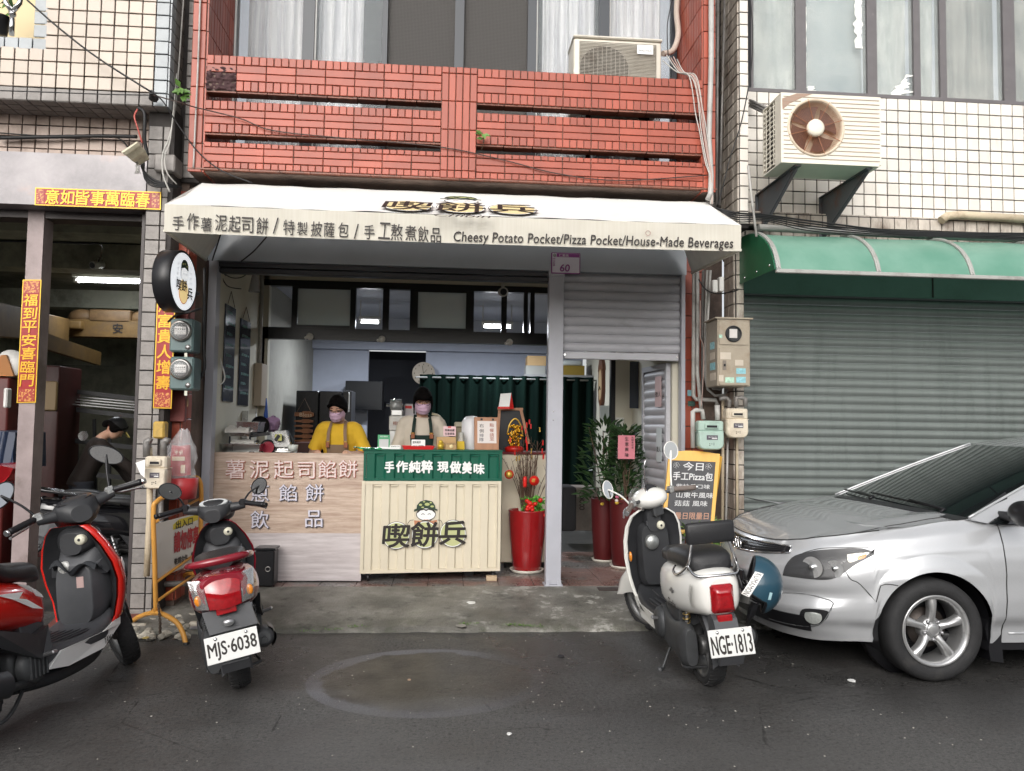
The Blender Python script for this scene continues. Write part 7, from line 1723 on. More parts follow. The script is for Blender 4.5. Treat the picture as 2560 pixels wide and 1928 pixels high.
for i in range(34):
 a = rnd.uniform(0, 2*PI); r_ = rnd.uniform(.02, .06); sp_ = rnd.uniform(.03, .30); hgt = rnd.uniform(.42, .78)*(1.1-.3*sp_/.3); p0 = pt1top+Vector((r_*math.cos(a), r_*math.sin(a), 0)); p2 = pt1top+Vector((sp_*math.cos(a), sp_*math.sin(a)*.5, hgt)); pm = p0.lerp(p2, .5)+Vector((rnd.uniform(-.02,.02), 0, .03))
 cv = catmull([p0, pm, p2], 5); b.tube(cv, [.0045-.0003*k for k in range(len(cv))], 5)
 for k in range(4): q = cv[rnd.randrange(4, len(cv))]; b.tube([q, q+Vector((rnd.uniform(-.05,.05), rnd.uniform(-.03,.03), rnd.uniform(.03,.09)))], .0018, 4)
stuff(b.build('twigs', mat('twig_brown', (.10,.055,.035), .7), tw, fix=False))
CHR = mat('charm_red', (.62,.015,.01), .35); CHG = mat('charm_gold', (.75,.48,.10), .25, metal=.5)
def disc(c, r, m, nm, par, th=.004, n_=24): MB().lathe([(0,-th),(r,-th),(r,0),(0,0)], c, 'Y', n_).build(nm, m, par)
for (x, y, r) in ((1258,725,.042),(1460,775,.045)):
 c_ = at('b4', x, y, pc1.y-.12); disc(c_, r, CHR, 'charm', tw); disc(c_-Vector((0,.005,0)), r*.72, CHG if x < 1300 else CHR, 'charm', tw)
b = MB(); c_ = at('b4', 1438, 788, pc1.y-.13); letters(b, '財', c_, (.035,0,0), (0,0,.035), NV, .002, .03); b.build('lettering', CHG, tw, fix=False)
for (x, y, w_, h_) in ((1385,785,.038,.10),(1400,330,.012,.05),(1402,500,.014,.09),(1395,450,.012,.06)):
 c_ = at('b4', x, y, pc1.y-.13); MB().lathe([(0,-h_/2),(w_*.35,-h_/2),(w_*.5,-h_*.3),(w_*.5,h_*.3),(w_*.35,h_/2),(0,h_/2)], c_, 'Z', 16).build('lantern', CHR, tw)
rnd = random.Random(5)
for i in range(16):
 c_ = at('b4', rnd.uniform(1260,1540), rnd.uniform(300,620), pc1.y-rnd.uniform(-.08,.1)); MB().box(c_.x-.006, c_.x+.006, c_.y, c_.y+.003, c_.z-.022, c_.z+.022).build('red_tag', CHR if i % 3 else CHG, tw)
GRNL = mat('bright_leaf', (.09,.30,.03), .5, rand=.3)
fg = thing('pot_foliage', 'bright green foliage with red flowers at the rim of the tall red pot', 'plant', pt1top+Vector((.06,0,0)))
b = MB(); rnd = random.Random(8)
for i in range(260):
 a = rnd.uniform(0, 2*PI); q = pt1top+Vector((.05+.09*rnd.uniform(-1,1), rnd.uniform(-.09,.05), rnd.uniform(.0,.16))); leaf(b, q, (math.cos(a), -.3+math.sin(a)*.4, rnd.uniform(-.1,.8)), .02, .045, (0,-1,.6))
stuff(b.build('leaves', GRNL, fg, fix=False))
for i in range(16):
 q = pt1top+Vector((.03+.11*rnd.uniform(-.6,1), -.09, rnd.uniform(.0,.16))); MB().ell(q, .022, .02, .02, 10, 7).build('flower', CHR, fg)
gd = thing('gold_ornament', 'golden fruit basket ornament with red base on the side cabinet', 'ornament', at('b4', 1300, 545, 7.42))
MB().lathe([(0,0),(.085,0),(.095,.04),(.06,.06),(0,.06)], at('b4', 1300, 545, 7.42), 'Z', 24).build('base', CHR, gd)
b = MB(); rnd = random.Random(2); cg = at('b4', 1305, 420, 7.42)
for i in range(110):
 a, r_, h_ = rnd.uniform(0, 2*PI), rnd.uniform(.02,.075), rnd.uniform(-.12,.11); b.ell(cg+Vector((r_*math.cos(a)*(1-.5*abs(h_)/.12), r_*math.sin(a)*.6, h_)), .016, .013, .013, 6, 4)
stuff(b.build('gold_pieces', mat('shiny_gold', (.75,.42,.04), .22, metal=.8), gd, fix=False))
MB().tube(catmull([cg+Vector((-.075,0,.02)), cg+Vector((-.05,0,.12)), cg+Vector((0,0,.17)), cg+Vector((.05,0,.12)), cg+Vector((.075,0,.02))], 5), .008, 6).build('handle', CHG, gd)
# ---------- things on the counter ----------
def kpos(x, dy=.1): return KM@Vector((hx_(x), dy, HT+.014))
def kbox(nm, label, cat, x0, x1, y0, dy, dep, m, tilt=0, Yr=6.8):
 """upright item on the counter between picture columns x0..x1, top at y0"""
 a, c = kpos(x0, dy), kpos(x1, dy); top = at('b4', x0, y0, a.y).z; return a, c, top
def card(nm, label, cat, x0, x1, y0, dy, m, th=.012, edge=None, bot=None):
 a, c = kpos(x0, dy), kpos(x1, dy); zt = at('b4', x0, y0, a.y).z; zb = a.z if bot is None else at('b4', x0, bot, a.y).z
 t_ = thing(nm, label, cat, (a+c)/2 if bot is None else Vector(((a.x+c.x)/2, a.y, zb)))
 M_ = Matrix.Translation((a.x, a.y, zb))@Matrix.Rotation(ang, 4, 'Z')@Matrix.Rotation(R(-8), 4, 'X'); w_ = (c-a).length
 MB().box(0, w_, 0, th, 0, zt-zb, .003).xf(M_).build('board', m, t_); return t_, M_, w_, zt-zb
def wr(t_, M_, s, x, z, w_, h_, m, bold=.008, off=.003):
 b = MB(); q = M_@Vector((x, -off, z)); letters(b, s, q, M_.to_3x3()@Vector((w_,0,0)), M_.to_3x3()@Vector((0,0,h_)), M_.to_3x3()@Vector((0,-1,0)), .0, bold); b.build('lettering', m, t_, fix=False)
GREENC = mat('pay_card_green', (.05,.30,.13), .35)
t_, M_, w_, h_ = card('payment_card', 'green standing payment card left of the red tray on the counter', 'card', 202, 300, 405, .10, GREENC)
wr(t_, M_, '街口支付', w_*.2, h_*.82, w_*.6, h_*.10, LG_WH); MB().box(w_*.12, w_*.88, -.002, -.0004, h_*.12, h_*.68).xf(M_).build('white_square', mat('card_pale_grey', (.5,.5,.5), .5), t_)
MB().box(-.005, w_+.005, -.02, .03, 0, .014).xf(M_).build('foot', LG_WH, t_)
t_, M_, w_, h_ = card('menu_slip', 'white slip holder lying before the payment card', 'card', 297, 385, 490, .06, LG_WH); wr(t_, M_, '請掃碼付款', w_*.1, h_*.55, w_*.8, h_*.2, INK)
tr = thing('red_tray', 'shallow red tray on the counter with a handwritten card', 'tray', kpos(520, .12))
a, c = kpos(400, .03), kpos(650, .03); M_ = Matrix.Translation(a)@Matrix.Rotation(ang, 4, 'Z'); w_ = (c-a).length
b = MB(); b.box(.01, w_-.01, 0, .2, 0, .006); b.prism([(0.01,0,0),(w_-.01,0,0),(w_+.005,-.006,.03),(-.005,-.006,.03)], (0,.004,0)); b.prism([(0.01,.2,0),(w_-.01,.2,0),(w_+.005,.206,.03),(-.005,.206,.03)], (0,.004,0)); b.prism([(.01,0,0),(.01,.2,0),(-.005,.2,.03),(-.005,0,.03)], (.004,0,0)); b.prism([(w_-.01,0,0),(w_-.01,.2,0),(w_+.005,.2,.03),(w_+.005,0,.03)], (-.004,0,0)); b.xf(M_).build('tray', mat('tray_red', (.55,.02,.02), .3), tr)
t_, M_, w_, h_ = card('handwritten_card', 'white handwritten drinks card standing in the red tray', 'card', 470, 580, 445, .05, LG_WH, bot=518); wr(t_, M_, '飲料每杯', w_*.08, h_*.55, w_*.6, h_*.3, INK, .01); wr(t_, M_, '30元 微糖', w_*.08, h_*.12, w_*.8, h_*.28, INK, .008)
a, c = kpos(680, .06), kpos(835, .06); cbx = thing('cardboard_stand', 'tan cardboard goods box with a yellow toy ornament on the counter', 'box', (a+c)/2)
KRAFT = mat('kraft_card', (.47,.31,.15), .7, var=.06); zt = at('b4', 700, 425, a.y).z
M_ = Matrix.Translation(a)@Matrix.Rotation(ang, 4, 'Z'); w_ = (c-a).length; h_ = zt-a.z
b = MB(); b.box(.0, w_, .05, .12, 0, h_, .003); b.box(w_*.42, w_, 0, .05, 0, h_*.55, .003); b.xf(M_).build('box', KRAFT, cbx)
wr(cbx, M_, '香草鹽 胡椒', w_*.45, h_*.42, w_*.5, h_*.07, INK, .008)
b = MB()
for (x, z, r_) in ((.028,.03,.026),(.028,.065,.02),(.01,.045,.009),(.048,.045,.009),(.018,.012,.012),(.04,.012,.012)): b.ell((x, .0, z), r_, r_*.8, r_, 12, 8)
b.xf(M_).build('ornament', mat('gold_toy', (.62,.42,.05), .3, metal=.4), cbx)
disc(M_@Vector((w_*.72, -.002, h_*.26)), .017, LG_YEL, 'round_label', cbx)
t_, M_, w_, h_ = card('pink_card', 'pink printed opening card standing on the cardboard box', 'card', 730, 833, 338, .10, mat('pink_card', (.74,.50,.52), .5), bot=418); wr(t_, M_, '開幕誌慶', w_*.12, h_*.48, w_*.76, h_*.24, INK, .02); wr(t_, M_, '生意興隆', w_*.12, h_*.12, w_*.76, h_*.24, INK, .02); MB().box(w_*.35, w_*.6, -.003, -.001, h_*.85, h_*.97).xf(M_).build('clip', CHR, t_)
a = kpos(870, .16); yc_ = thing('yellow_box', 'yellow box of white paper cups on the counter', 'box', a); x0, x1, z0, z1 = pr_('b4', 838, 460, 902, 542, a.y); MB().box(x0, x1, a.y, a.y+.1, a.z, z1, .003).build('box', mat('yellow_card', (.62,.42,.02), .5), yc_)
b = MB()
for k in range(4): b.lathe([(.022,z1-.01+.014*k),(.026,z1+.035+.014*k),(.028,z1+.037+.014*k)], ((x0+x1)/2, a.y+.05, 0), 'Z', 20)
stuff(b.build('cups', WHITEP, yc_))
t_, M_, w_, h_ = card('clipboard_menu', 'wooden clipboard menu with a handwritten sheet at the right of the counter', 'menu', 990, 1195, 262, .12, mat('clipboard_wood', (.40,.20,.11), .5, var=.15, vscale=3, stretch=(8,1,1)), .02)
MB().box(w_*.12, w_*.9, -.003, -.0006, h_*.2, h_*.88).xf(M_).build('sheet', mat('sheet_pinkish', (.74,.68,.65), .6), t_)
for s_, x, z, m in (('右', .2, .68, INK),('側', .2, .52, INK),('排', .2, .38, L_K),('隊', .2, .25, L_K),('點', .62, .70, L_R),('餐', .62, .54, L_R),('請', .62, .40, L_R),('至', .62, .28, L_R)): wr(t_, M_, s_, w_*x, h_*z, w_*.18, h_*.11, m, .004, .004)
for x in (.25, .72): MB().box(w_*x, w_*x+.02, -.006, -.001, h_*.9, h_*.96, .002).xf(M_).build('clip', BLACKM, t_)
a = kpos(60, .02); gb = MB(); gb.grid(lambda u, v: a+Vector((-.05+.24*u, -.03+.08*v, .012+.02*mn.noise(Vector((u*5, v*5, 0)))-.01*u)), 20, 8)
tag(rebase(gb.build('green_bag', mat('green_plastic', (.05,.45,.15), .25, coat=.4), fix=False), a), 'flat bright green plastic bag at the left end of the counter', 'bag')
tag(MB().lathe([(0,0),(.085,0),(.09,.02),(.09,.28),(.07,.31),(.05,.33),(0,.335)], (at('b4', 955, 400, 7.15).x, 7.15, 1.22), 'Z', 28).build('white_boiler', mat('white_enamel', (.66,.66,.68), .3)), 'white cylinder boiler behind the clipboard menu', 'boiler')
tag(MB().box(at('b4',920,400,7.0).x, at('b4',990,400,7.0).x, 7.0, 7.3, TE, 1.22).build('boiler_stand', BLACK), 'dark stand under the white boiler', 'stand')
cs = thing('red_calendar', 'red desk calendar standing on a dark framed board', 'calendar', at('b4', 1235, 200, 7.3)); P_ = lambda x, y, Y_: at('b4', x, y, Y_)
MB().prism([P_(1172,200,7.3), P_(1258,200,7.3), P_(1275,72,7.33), P_(1190,78,7.33)], (0,.004,0)).build('page', LG_WH, cs); MB().prism([P_(1170,200,7.31), P_(1296,200,7.36), P_(1276,70,7.34)], (0,.01,0)).build('stand', CHR, cs); MB().prism([P_(1168,200,7.295), P_(1260,200,7.295), P_(1262,182,7.295), P_(1170,182,7.295)], (0,.004,0)).build('base_strip', CHR, cs)
fb = thing('framed_board', 'brown framed board on the side cabinet behind the gold ornament', 'board', P_(1270, 560, 7.4)); x0, x1, z0, z1 = pr_('b4', 1160, 203, 1370, 560, 7.4)
b = MB()
b.bar((x0, 7.4, z0), (x0+.02, 7.42, z1), .025, .02); b.bar((x1+.06, 7.4, z0+.1), (x1-.02, 7.42, z1), .025, .02); b.bar((x0, 7.42, z1), (x1, 7.42, z1), .02, .025); b.build('frame', mat('clipboard_wood', (1,1,1)), fb); MB().box(x0+.01, x1, 7.43, 7.44, z0, z1-.01).build('panel', BLACK, fb)
# ---------- left work corner ----------
tag(MB().box(*sorted((at('d3', 70, 1130, 6.95).x+.03, at('d3', 470, 1130, 7.5).x)), 7.55, 7.56, 1.19, at('d3', 300, 1110, 7.5).z).build('splash_plate', STAIN), 'stainless splash plate on the wall at the left of the work table', 'plate')
def tray(label, k, x0, y0, x1, y1, Y_, dep=.25, m=STAIN):
 xa, xb, za, zb = pr_(k, x0, y0, x1, y1, Y_); t_ = thing('steel_tray', label, 'tray', ((xa+xb)/2, Y_, za), group='steel trays on the work table')
 b = MB(); e_ = .012; b.rings([[Vector((xa+e_, Y_+e_, za)), Vector((xb-e_, Y_+e_, za)), Vector((xb-e_, Y_+dep-e_, za)), Vector((xa+e_, Y_+dep-e_, za))], [Vector((xa, Y_, zb)), Vector((xb, Y_, zb)), Vector((xb, Y_+dep, zb)), Vector((xa, Y_+dep, zb))]], True, True, False); b.box(xa-.006, xb+.006, Y_-.006, Y_+dep+.006, zb, zb+.004); b.build('tray', m, t_); return t_
tray('lowest wide steel tray on the work table at left', 'd3', 150, 1525, 640, 1608, 6.85)
tray('middle steel tray on black risers at left', 'd3', 255, 1375, 520, 1425, 6.9); tray('topmost steel tray of the stack at left', 'd3', 345, 1255, 620, 1370, 6.92)
for x in (250, 500): xa, xb, za, zb = pr_('d3', x, 1425, x+18, 1525, 6.92); tag(MB().box(xa, xb, 6.92, 6.95, za, zb).build('riser', BLACK), 'black riser between the steel trays, %s one' % ('left' if x == 250 else 'right'), 'riser')
def towel(label, x0, y0, x1, y1, Y_, sd):
 a_, c_ = at('d3', x0, y1, Y_), at('d3', x1, y0, Y_)
 def f(u, v): return Vector((a_.x+(c_.x-a_.x)*u, Y_+.22*v, a_.z+(c_.z-a_.z)*(.35+.65*(math.sin(PI*v)**.5 if 0 < v < 1 else 0))*(.75+.5*mn.noise(Vector((u*6, v*4, sd))))))
 b = MB(); b.grid(f, 30, 14); b.grid(lambda u, v: Vector((f(u, 0).x, Y_+.001, a_.z+(f(u, 0).z-a_.z)*v)), 30, 3)
 tag(rebase(b.build('folded_towel', mat('white_towel', (.66,.64,.60), .85, bump=.4, bscale=90), fix=False), a_), label, 'towel')
towel('crumpled pile of white towels on the topmost steel tray', 205, 1285, 500, 1380, 6.88, 1); towel('flat white towel on the lowest steel tray', 275, 1460, 560, 1512, 6.86, 2)
jg = thing('measuring_jug', 'white plastic measuring jug on the work table', 'jug', at('d3', 1025, 1610, 6.85)); xa, xb, za, zb = pr_('d3', 957, 1530, 1092, 1612, 6.85); cx_ = (xa+xb)/2; r_ = (xb-xa)/2
MB().lathe([(0,za),(r_*.85,za),(r_,zb),(r_*.93,zb),(r_*.8,za+.005)], (cx_, 6.9, 0), 'Z', 26).build('body', mat('milky_plastic', (.6,.62,.58), .35, alpha=.85), jg); MB().tube(catmull([(xa+.004,6.89,zb-.005),(xa-.02,6.88,zb-.01),(xa-.022,6.88,za+.02),(xa+.004,6.89,za+.012)], 5), .004, 6).build('handle', WHITEP, jg)
ms = thing('meat_slicer', 'dark slicing machine with a round red guard on the work table', 'machine', at('d3', 740, 1600, 7.0)); c0 = at('d3', 735, 1560, 7.0)
MB().lathe([(.055,-.01),(.06,.01),(.068,.01),(.07,-.01)], c0, 'Y', 30).build('guard_ring', BLACK, ms); MB().lathe([(0,0),(.055,0)], c0, 'Y', 26).build('guard', mat('dark_red_plastic', (.3,.01,.03), .3), ms)
b = MB(); b.box(c0.x-.02, c0.x+.22, 7.02, 7.2, 1.19, 1.25, .02); b.prism([(c0.x+.06,7.0,1.25),(c0.x+.2,7.0,1.25),(c0.x+.15,7.0,1.40),(c0.x+.02,7.0,1.38)], (0,.12,0)); b.build('body', STAIN, ms)
b = MB(); b.bar(at('d3', 520, 1420, 6.98), at('d3', 760, 1390, 6.98), .03, .03); b.bar(at('d3', 830, 1480, 6.95), at('d3', 880, 1410, 6.95), .05, .03); b.build('carriage', BLACK, ms)
tag(MB().box(*pr_('d3', 820, 1400, 905, 1480, 6.94)[:2], 6.93, 6.94, *pr_('d3', 820, 1400, 905, 1480, 6.94)[2:]).build('yellow_label_card', mat('pale_yellow_card', (.5,.5,.15), .5)), 'pale yellow card leaning on the slicing machine', 'card')
tag(rebase(MB().tube(catmull([at('d3', 900, 1560, 7.1), at('d3', 930, 1440, 7.1), at('d3', 985, 1400, 7.1), at('d3', 1030, 1470, 7.1), at('d3', 1040, 1540, 7.1)], 6), .009, 8).build('black_hose', CABLE), at('d3', 900, 1560, 7.1)), 'black looping hose behind the measuring jug', 'hose')
pn_ = thing('black_pan', 'black pan hung behind the steel trays', 'pan', at('d3', 640, 1300, 7.3)); c0 = at('d3', 650, 1290, 7.3); MB().lathe([(0,0),(.075,0),(.085,-.04)], c0, 'Y', 28).build('pan', BLACK, pn_)
ct = thing('blue_brush', 'blue brush hanging from the fuse box at left', 'brush', at('d3', 712, 1280, 7.6)); MB().tube([at('d3', 715, 960, 7.6), at('d3', 716, 1060, 7.6), at('d3', 708, 1160, 7.6), at('d3', 710, 1290, 7.6)], [.006,.012,.02,.022], 8).build('handle', mat('blue_plastic', (.02,.08,.35), .4), ct)
fl_ = thing('purple_bag', 'crumpled lilac plastic bag behind the slicing machine', 'bag', at('d3', 790, 1300, 7.4)); rnd = random.Random(4); b = MB(); c0 = at('d3', 790, 1270, 7.4)
b.grid(lambda u, v: c0+Vector((.07*math.sin(PI*v)*math.cos(2*PI*u), .06*math.sin(PI*v)*math.sin(2*PI*u), -.07*math.cos(PI*v)))*(1+.35*mn.noise(Vector((u*9, v*7, 2)))), 24, 14); b.build('bag', mat('lilac_plastic', (.35,.22,.36), .3), fl_)
def wallboard(label, k, y0, y1, pts, lines):
 (ya, yb) = (y0, y1); z0, z1 = pts; t_ = thing('menu_board', label, 'menu board', (-1.96, (ya+yb)/2, z0), group='dark menu boards on the left wall')
 MB().box(-1.969, -1.955, ya, yb, z0, z1, .008).build('board', mat('blackboard', (.025,.032,.05), .18, coat=.5), t_)
 b = MB()
 for i in range(lines): z = z1-.08-i*(z1-z0-.1)/lines; letters(b, '起司餡餅 45'[:8 if i % 2 else 6], Vector((-1.955, ya+.05, z)), (0,(yb-ya)*(.75 if i % 2 else .5),0), (0,0,.026), (1,0,0), .001, .003)
 b.build('lettering', mat('chalk_teal', (.25,.5,.45), .8), t_, fix=False); return t_
for (lab, ya, yb, yt, ybm, k) in (('dark menu board nearest the street on the left shop wall', 6.86, 7.18, (940), (1000), 0), ('dark menu board further inside on the left shop wall', 7.36, 7.72, 0, 0, 1)):
 zt = at('d3', 130 if k == 0 else 390, -180 if k == 0 else -20, 7.0 if k == 0 else 7.4).z; zb = at('d3', 130 if k == 0 else 390, 1000 if k == 0 else 1050, 6.95 if k == 0 else 7.4).z
 t_ = wallboard(lab, '', ya, yb, (zb, zt), 8)
 MB().tube([(-1.955, ya+.05, zt), (-1.96, (ya+yb)/2, zt+.13), (-1.955, yb-.05, zt)], .003, 5).build('string', TWIG, t_)
fbx = thing('fuse_box', 'beige fuse box with conduits on the left inner wall', 'box', (-1.9, 8.0, 1.7)); xa, xb, za, zb = pr_('d3', 512, 530, 665, 1050, 7.95)
MB().box(-1.969, xb, 7.95, 8.19, za, zb, .006).build('box', mat('beige_box', (.42,.35,.27), .5), fbx)
for (x, r) in ((575, .010), (600, .012), (632, .02)):
 p = at('d3', x, 500, 8.08); tag(rebase(MB().cyl((p.x, 8.08, zb), (p.x, 8.08, 3.02), r, 10).build('conduit', PIPEL), (p.x, 8.08, zb)), {575: 'thinnest grey conduit above the fuse box', 600: 'middle grey conduit above the fuse box', 632: 'thickest pale conduit above the fuse box'}[x], 'conduit')
tag(MB().cyl((at('d3',575,1100,8.08).x, 8.08, za), (at('d3',575,1100,8.08).x, 8.08, TE), .02, 10).build('conduit', PIPEL), 'pale conduit dropping below the fuse box', 'conduit')
MB().tube(catmull([at('d3', 110, 245, 6.85), at('d3', 150, 480, 6.85), at('d3', 205, 690, 6.85), at('d3', 170, 780, 6.85), at('d3', 95, 790, 6.85)], 6), .006, 8)
tag(rebase(MB().tube(catmull([at('d3', 110, 245, 6.8), at('d3', 150, 480, 6.8), at('d3', 205, 690, 6.8), at('d3', 170, 780, 6.8), at('d3', 95, 790, 6.8)], 6), .006, 8).build('white_tube', WHITEP), at('d3', 110, 245, 6.8)), 'white looping tube hanging before the first menu board', 'tube')
sl_ = thing('spot_lamp', 'clear plastic wrapped lamp hanging in the top left corner of the shop', 'lamp', at('b1', 685, 770, 7.2)); c0 = at('b1', 690, 765, 7.2)
MB().lathe([(.022,.06),(.03,.04),(.05,-.07),(.056,-.10)], c0, 'Z', 16).build('shade', mat('cloudy_plastic', (.4,.4,.42), .15, alpha=.6, coat=.6), sl_); MB().cyl(c0+Vector((0,0,.05)), (c0.x, c0.y, 3.02), .008, 8).build('rod', BLACK, sl_)
for i, pts in enumerate(([('b1',430,690,6.75),('b1',520,740,6.9),('b1',600,735,7.0),('b1',650,690,7.2)], [('b1',435,700,6.75),('b1',490,800,6.85),('b1',590,822,7.0)], [('b1',440,680,6.75),('b1',500,660,6.85),('b1',470,730,6.85),('b1',430,760,6.8)])):
 cable(('upper','lower','curled')[i]+' brown wire in the top left corner of the shop', pts, .005, CABLE)
# ---------- transom and inner room ----------
YT = 8.2
trn = thing('transom_frame', 'black framed transom window with sliding panes above the counter opening', 'window', (-.4, YT, 2.3))
def fx(k, x): return at(k, x, 900, YT).x
zt1, zt0 = 2.972, 2.345;
bars = [(fx('b1',745), fx('b1',772)), (fx('b1',960), fx('b1',1000)), (fx('b1',1385), fx('b1',1425)), (fx('b1',1622), fx('b1',1668)), (fx('b1',1820), fx('b1',1878)), (fx('b2',180), fx('b2',235)), (fx('b2',425), fx('b2',463)), (fx('b2',580), fx('b2',608)), (fx('b2',625), fx('b2',655)), (1.68, 1.79)]
MB().box(bars[0][0], 1.79, YT, YT+.08, zt1-.065, zt1).build('top_rail', BLACKM, trn); MB().box(bars[0][0], 1.79, YT, YT+.08, zt0, zt0+.125).build('bottom_rail', BLACKM, trn)
for x0, x1 in bars: MB().box(x0, x1, YT+.003, YT+.077, zt0+.125, zt1-.065).build('mullion', BLACKM, trn)
for i, ((_, xa), (xb, _)) in enumerate(zip(bars, bars[1:])):
 m_ = mat('frosted_pane', (.85,.92,.89), .3, alpha=.72, coat=.2) if i in (1, 4) else mat('clear_pane', (.55,.6,.6), .04, alpha=.13, coat=.5)
 MB().box(xa, xb, YT+.035, YT+.04, zt0+.125, zt1-.065).build('pane', m_, trn)
 if i in (1, 4):
  zs = zt1-.09; MB().box(xa, xb, YT-.004, YT+.0, zs-.0, zs+.025).build('sash_rail', BLACKM, trn); MB().box(xa, xb, YT-.004, YT+.0, zt0+.125, zt0+.155).build('sash_rail', BLACKM, trn)
MB().box(bars[0][0]-.0, bars[0][1], YT, YT+.08, 1.7, zt0).build('jamb', BLACKM, trn); MB().box(1.74, 1.79, YT, YT+.08, TE, zt0).build('jamb', BLACKM, trn)
def wallfan(label, k, x, y):
 c0 = at(k, x, y, YT-.03); t_ = thing('clip_spot_lamp', label, 'lamp', c0, group='white spot lamps under the transom'); MB().lathe([(0,-.045),(.032,-.045),(.036,0),(.03,.03)], c0, 'Y', 22).build('head', WHITEP, t_); MB().bar(c0, c0+Vector((-.05,-.03,-.02)), .03, .03, b=.008).build('arm', WHITEP, t_)
for i, (k, x, y) in enumerate((('b1',1092,1170),('b1',1615,1188),('b2',480,1150))): wallfan('round white spot lamp %s under the transom' % ('at left','in the middle','at right')[i], k, x, y)
cctv('security_camera', 'round white security camera on the transom frame', at('b2', 435, 803, YT-.08), WHITEP, (0,-1,-.15), 1.5)
n = ND('green_curtain'); GCU = n.out(n.mix(n.mr(n.noise(3, 3, .5, stretch=(3,1,.3)), .35, .65), (.0018,.0065,.005), (.0035,.012,.009)), .9); n.b.inputs['Specular IOR Level'].default_value = .08
YCU = 10.2; xc0, xc1 = at('b1', 1890, 1430, YCU).x, at('b5', 388, 230, YCU).x; zc1_ = at('b2', 100, 1375, YCU).z
gcu = thing('green_curtain', 'dark green eyelet curtain hung on a rail across the back of the shop', 'curtain', ((xc0+xc1)/2, YCU, TE))
def gcf_(u, v): nf = 13; ph = u*nf*2*PI; return Vector((xc0+(xc1-xc0)*u, YCU+.045*math.sin(ph)*(.6+.4*v)+.02*mn.noise(Vector((u*5, v*2, 1))), TE+.04+(zc1_-TE-.04)*v))
MB().grid(gcf_, 180, 14).build('cloth', GCU, gcu, fix=False)
zr = zc1_-.04; MB().cyl((xc0-.05, YCU-.012, zr), (xc1+.03, YCU-.012, zr), .012, 10).build('rail', mat('rail_white', (.25,.25,.24), .5), gcu)
clk = thing('round_clock', 'round pale wooden clock on the lavender wall half behind the curtain', 'clock', at('b1', 1920, 1440, 11.1)); c0 = at('b1', 1918, 1438, 11.18); r_ = .165
MB().lathe([(0,0),(r_,0),(r_,-.02),(r_-.01,-.025),(0,-.025)], c0, 'Y', 32).build('face', mat('pale_wood', (.45,.38,.30), .6, var=.1), clk)
b = MB(); f_ = c0-Vector((0,.03,0)); b.bar(f_, f_+Vector((.05,0,.06)), .008, .004); b.bar(f_, f_+Vector((-.02,0,.11)), .006, .004)
for k in range(12): q = f_+Vector((.13*math.cos(k*PI/6), 0, .13*math.sin(k*PI/6))); b.box(q.x-.004, q.x+.004, q.y, q.y+.003, q.z-.01, q.z+.01)
b.build('clock_hands', INK, clk)
hc_ = thing('house_clock', 'carved brown wall clock with an oval face on the right inner wall', 'clock', (1.95, 9.75, 1.9)); M_ = Matrix.Translation((1.968, 9.75, 2.0))@Matrix.Rotation(PI/2, 4, 'Z')
DKW = mat('dark_brown_wood', (.12,.045,.022), .4); MB().prism([(.0,.0,.42),(-.13,0,.28),(-.16,0,.20),(-.13,0,.22),(-.14,0,-.05),(-.10,0,-.2),(-.03,0,-.26),(-.02,0,-.42),(.02,0,-.42),(.03,0,-.26),(.10,0,-.2),(.14,0,-.05),(.13,0,.22),(.16,0,.20),(.13,0,.28)], (0,.04,0)).xf(M_).build('case', DKW, hc_)
MB().add([M_@Vector((.10*math.cos(2*PI*i/30), .042, .02+.20*math.sin(2*PI*i/30))) for i in range(30)], [tuple(range(30))]).build('face', mat('face_wood', (.45,.32,.18), .5), hc_, fix=False)
b = MB(); b.bar((0,.046,.0),(.06,.046,-.05), .01, .003); b.bar((0,.046,.0),(-.05,.046,-.05), .01, .003); b.xf(M_).build('clock_hands', INK, hc_)
def rbox(nm, label, cat, k, x0, y0, x1, y1, Y_, dep, m, b_=.004):
 xa, xb, za, zb = pr_(k, x0, y0, x1, y1, Y_); return tag(rebase(MB().box(xa, xb, Y_, Y_+dep, za, zb, b_).build(nm, m), ((xa+xb)/2, Y_, za)), label, cat)
sh_ = thing('high_shelf', 'high shelf loaded with cartons above the curtain at right', 'shelf', at('b2', 800, 1385, 10.5)); za_ = at('b2', 800, 1378, 10.5).z; MB().box(at('b2', 580, 1385, 10.5).x, 1.96, 10.4, 10.9, za_-.03, za_).build('board', mat('shelf_grey', (.3,.3,.3), .6), sh_)
rbox('carton', 'small carton with printed side on the high shelf', 'box', 'b2', 605, 1245, 735, 1310, 10.45, .3, KRAFT); rbox('clear_tub', 'clear plastic tub on the high shelf under the carton', 'tub', 'b2', 595, 1312, 730, 1378, 10.45, .3, mat('cloudy_tub', (.5,.5,.46), .3, alpha=.7))
rbox('yellow_crate', 'mustard yellow crate on the high shelf', 'crate', 'b2', 845, 1312, 1000, 1385, 10.45, .3, mat('mustard', (.28,.19,.03), .6)); rbox('white_bag', 'white filled bag lying on the mustard crate', 'bag', 'b2', 850, 1275, 985, 1311, 10.45, .3, mat('white_sack', (.55,.58,.56), .6), .03)
rbox('pinned_notice', 'pale notices pinned on the right inner wall', 'notice', 'b5', 430, 415, 510, 528, 8.9, .01, mat('pale_paper', (.5,.55,.56), .6))
rbox('hanging_board', 'tall dark glossy board on the right arcade wall', 'board', 'b5', 630, 120, 735, 432, 7.9, .02, mat('blackboard', (1,1,1)))
rbox('wall_switch', 'white box on the door frame of the inner room', 'switch', 'b5', 538, 495, 590, 562, 8.15, .04, WHITEP)
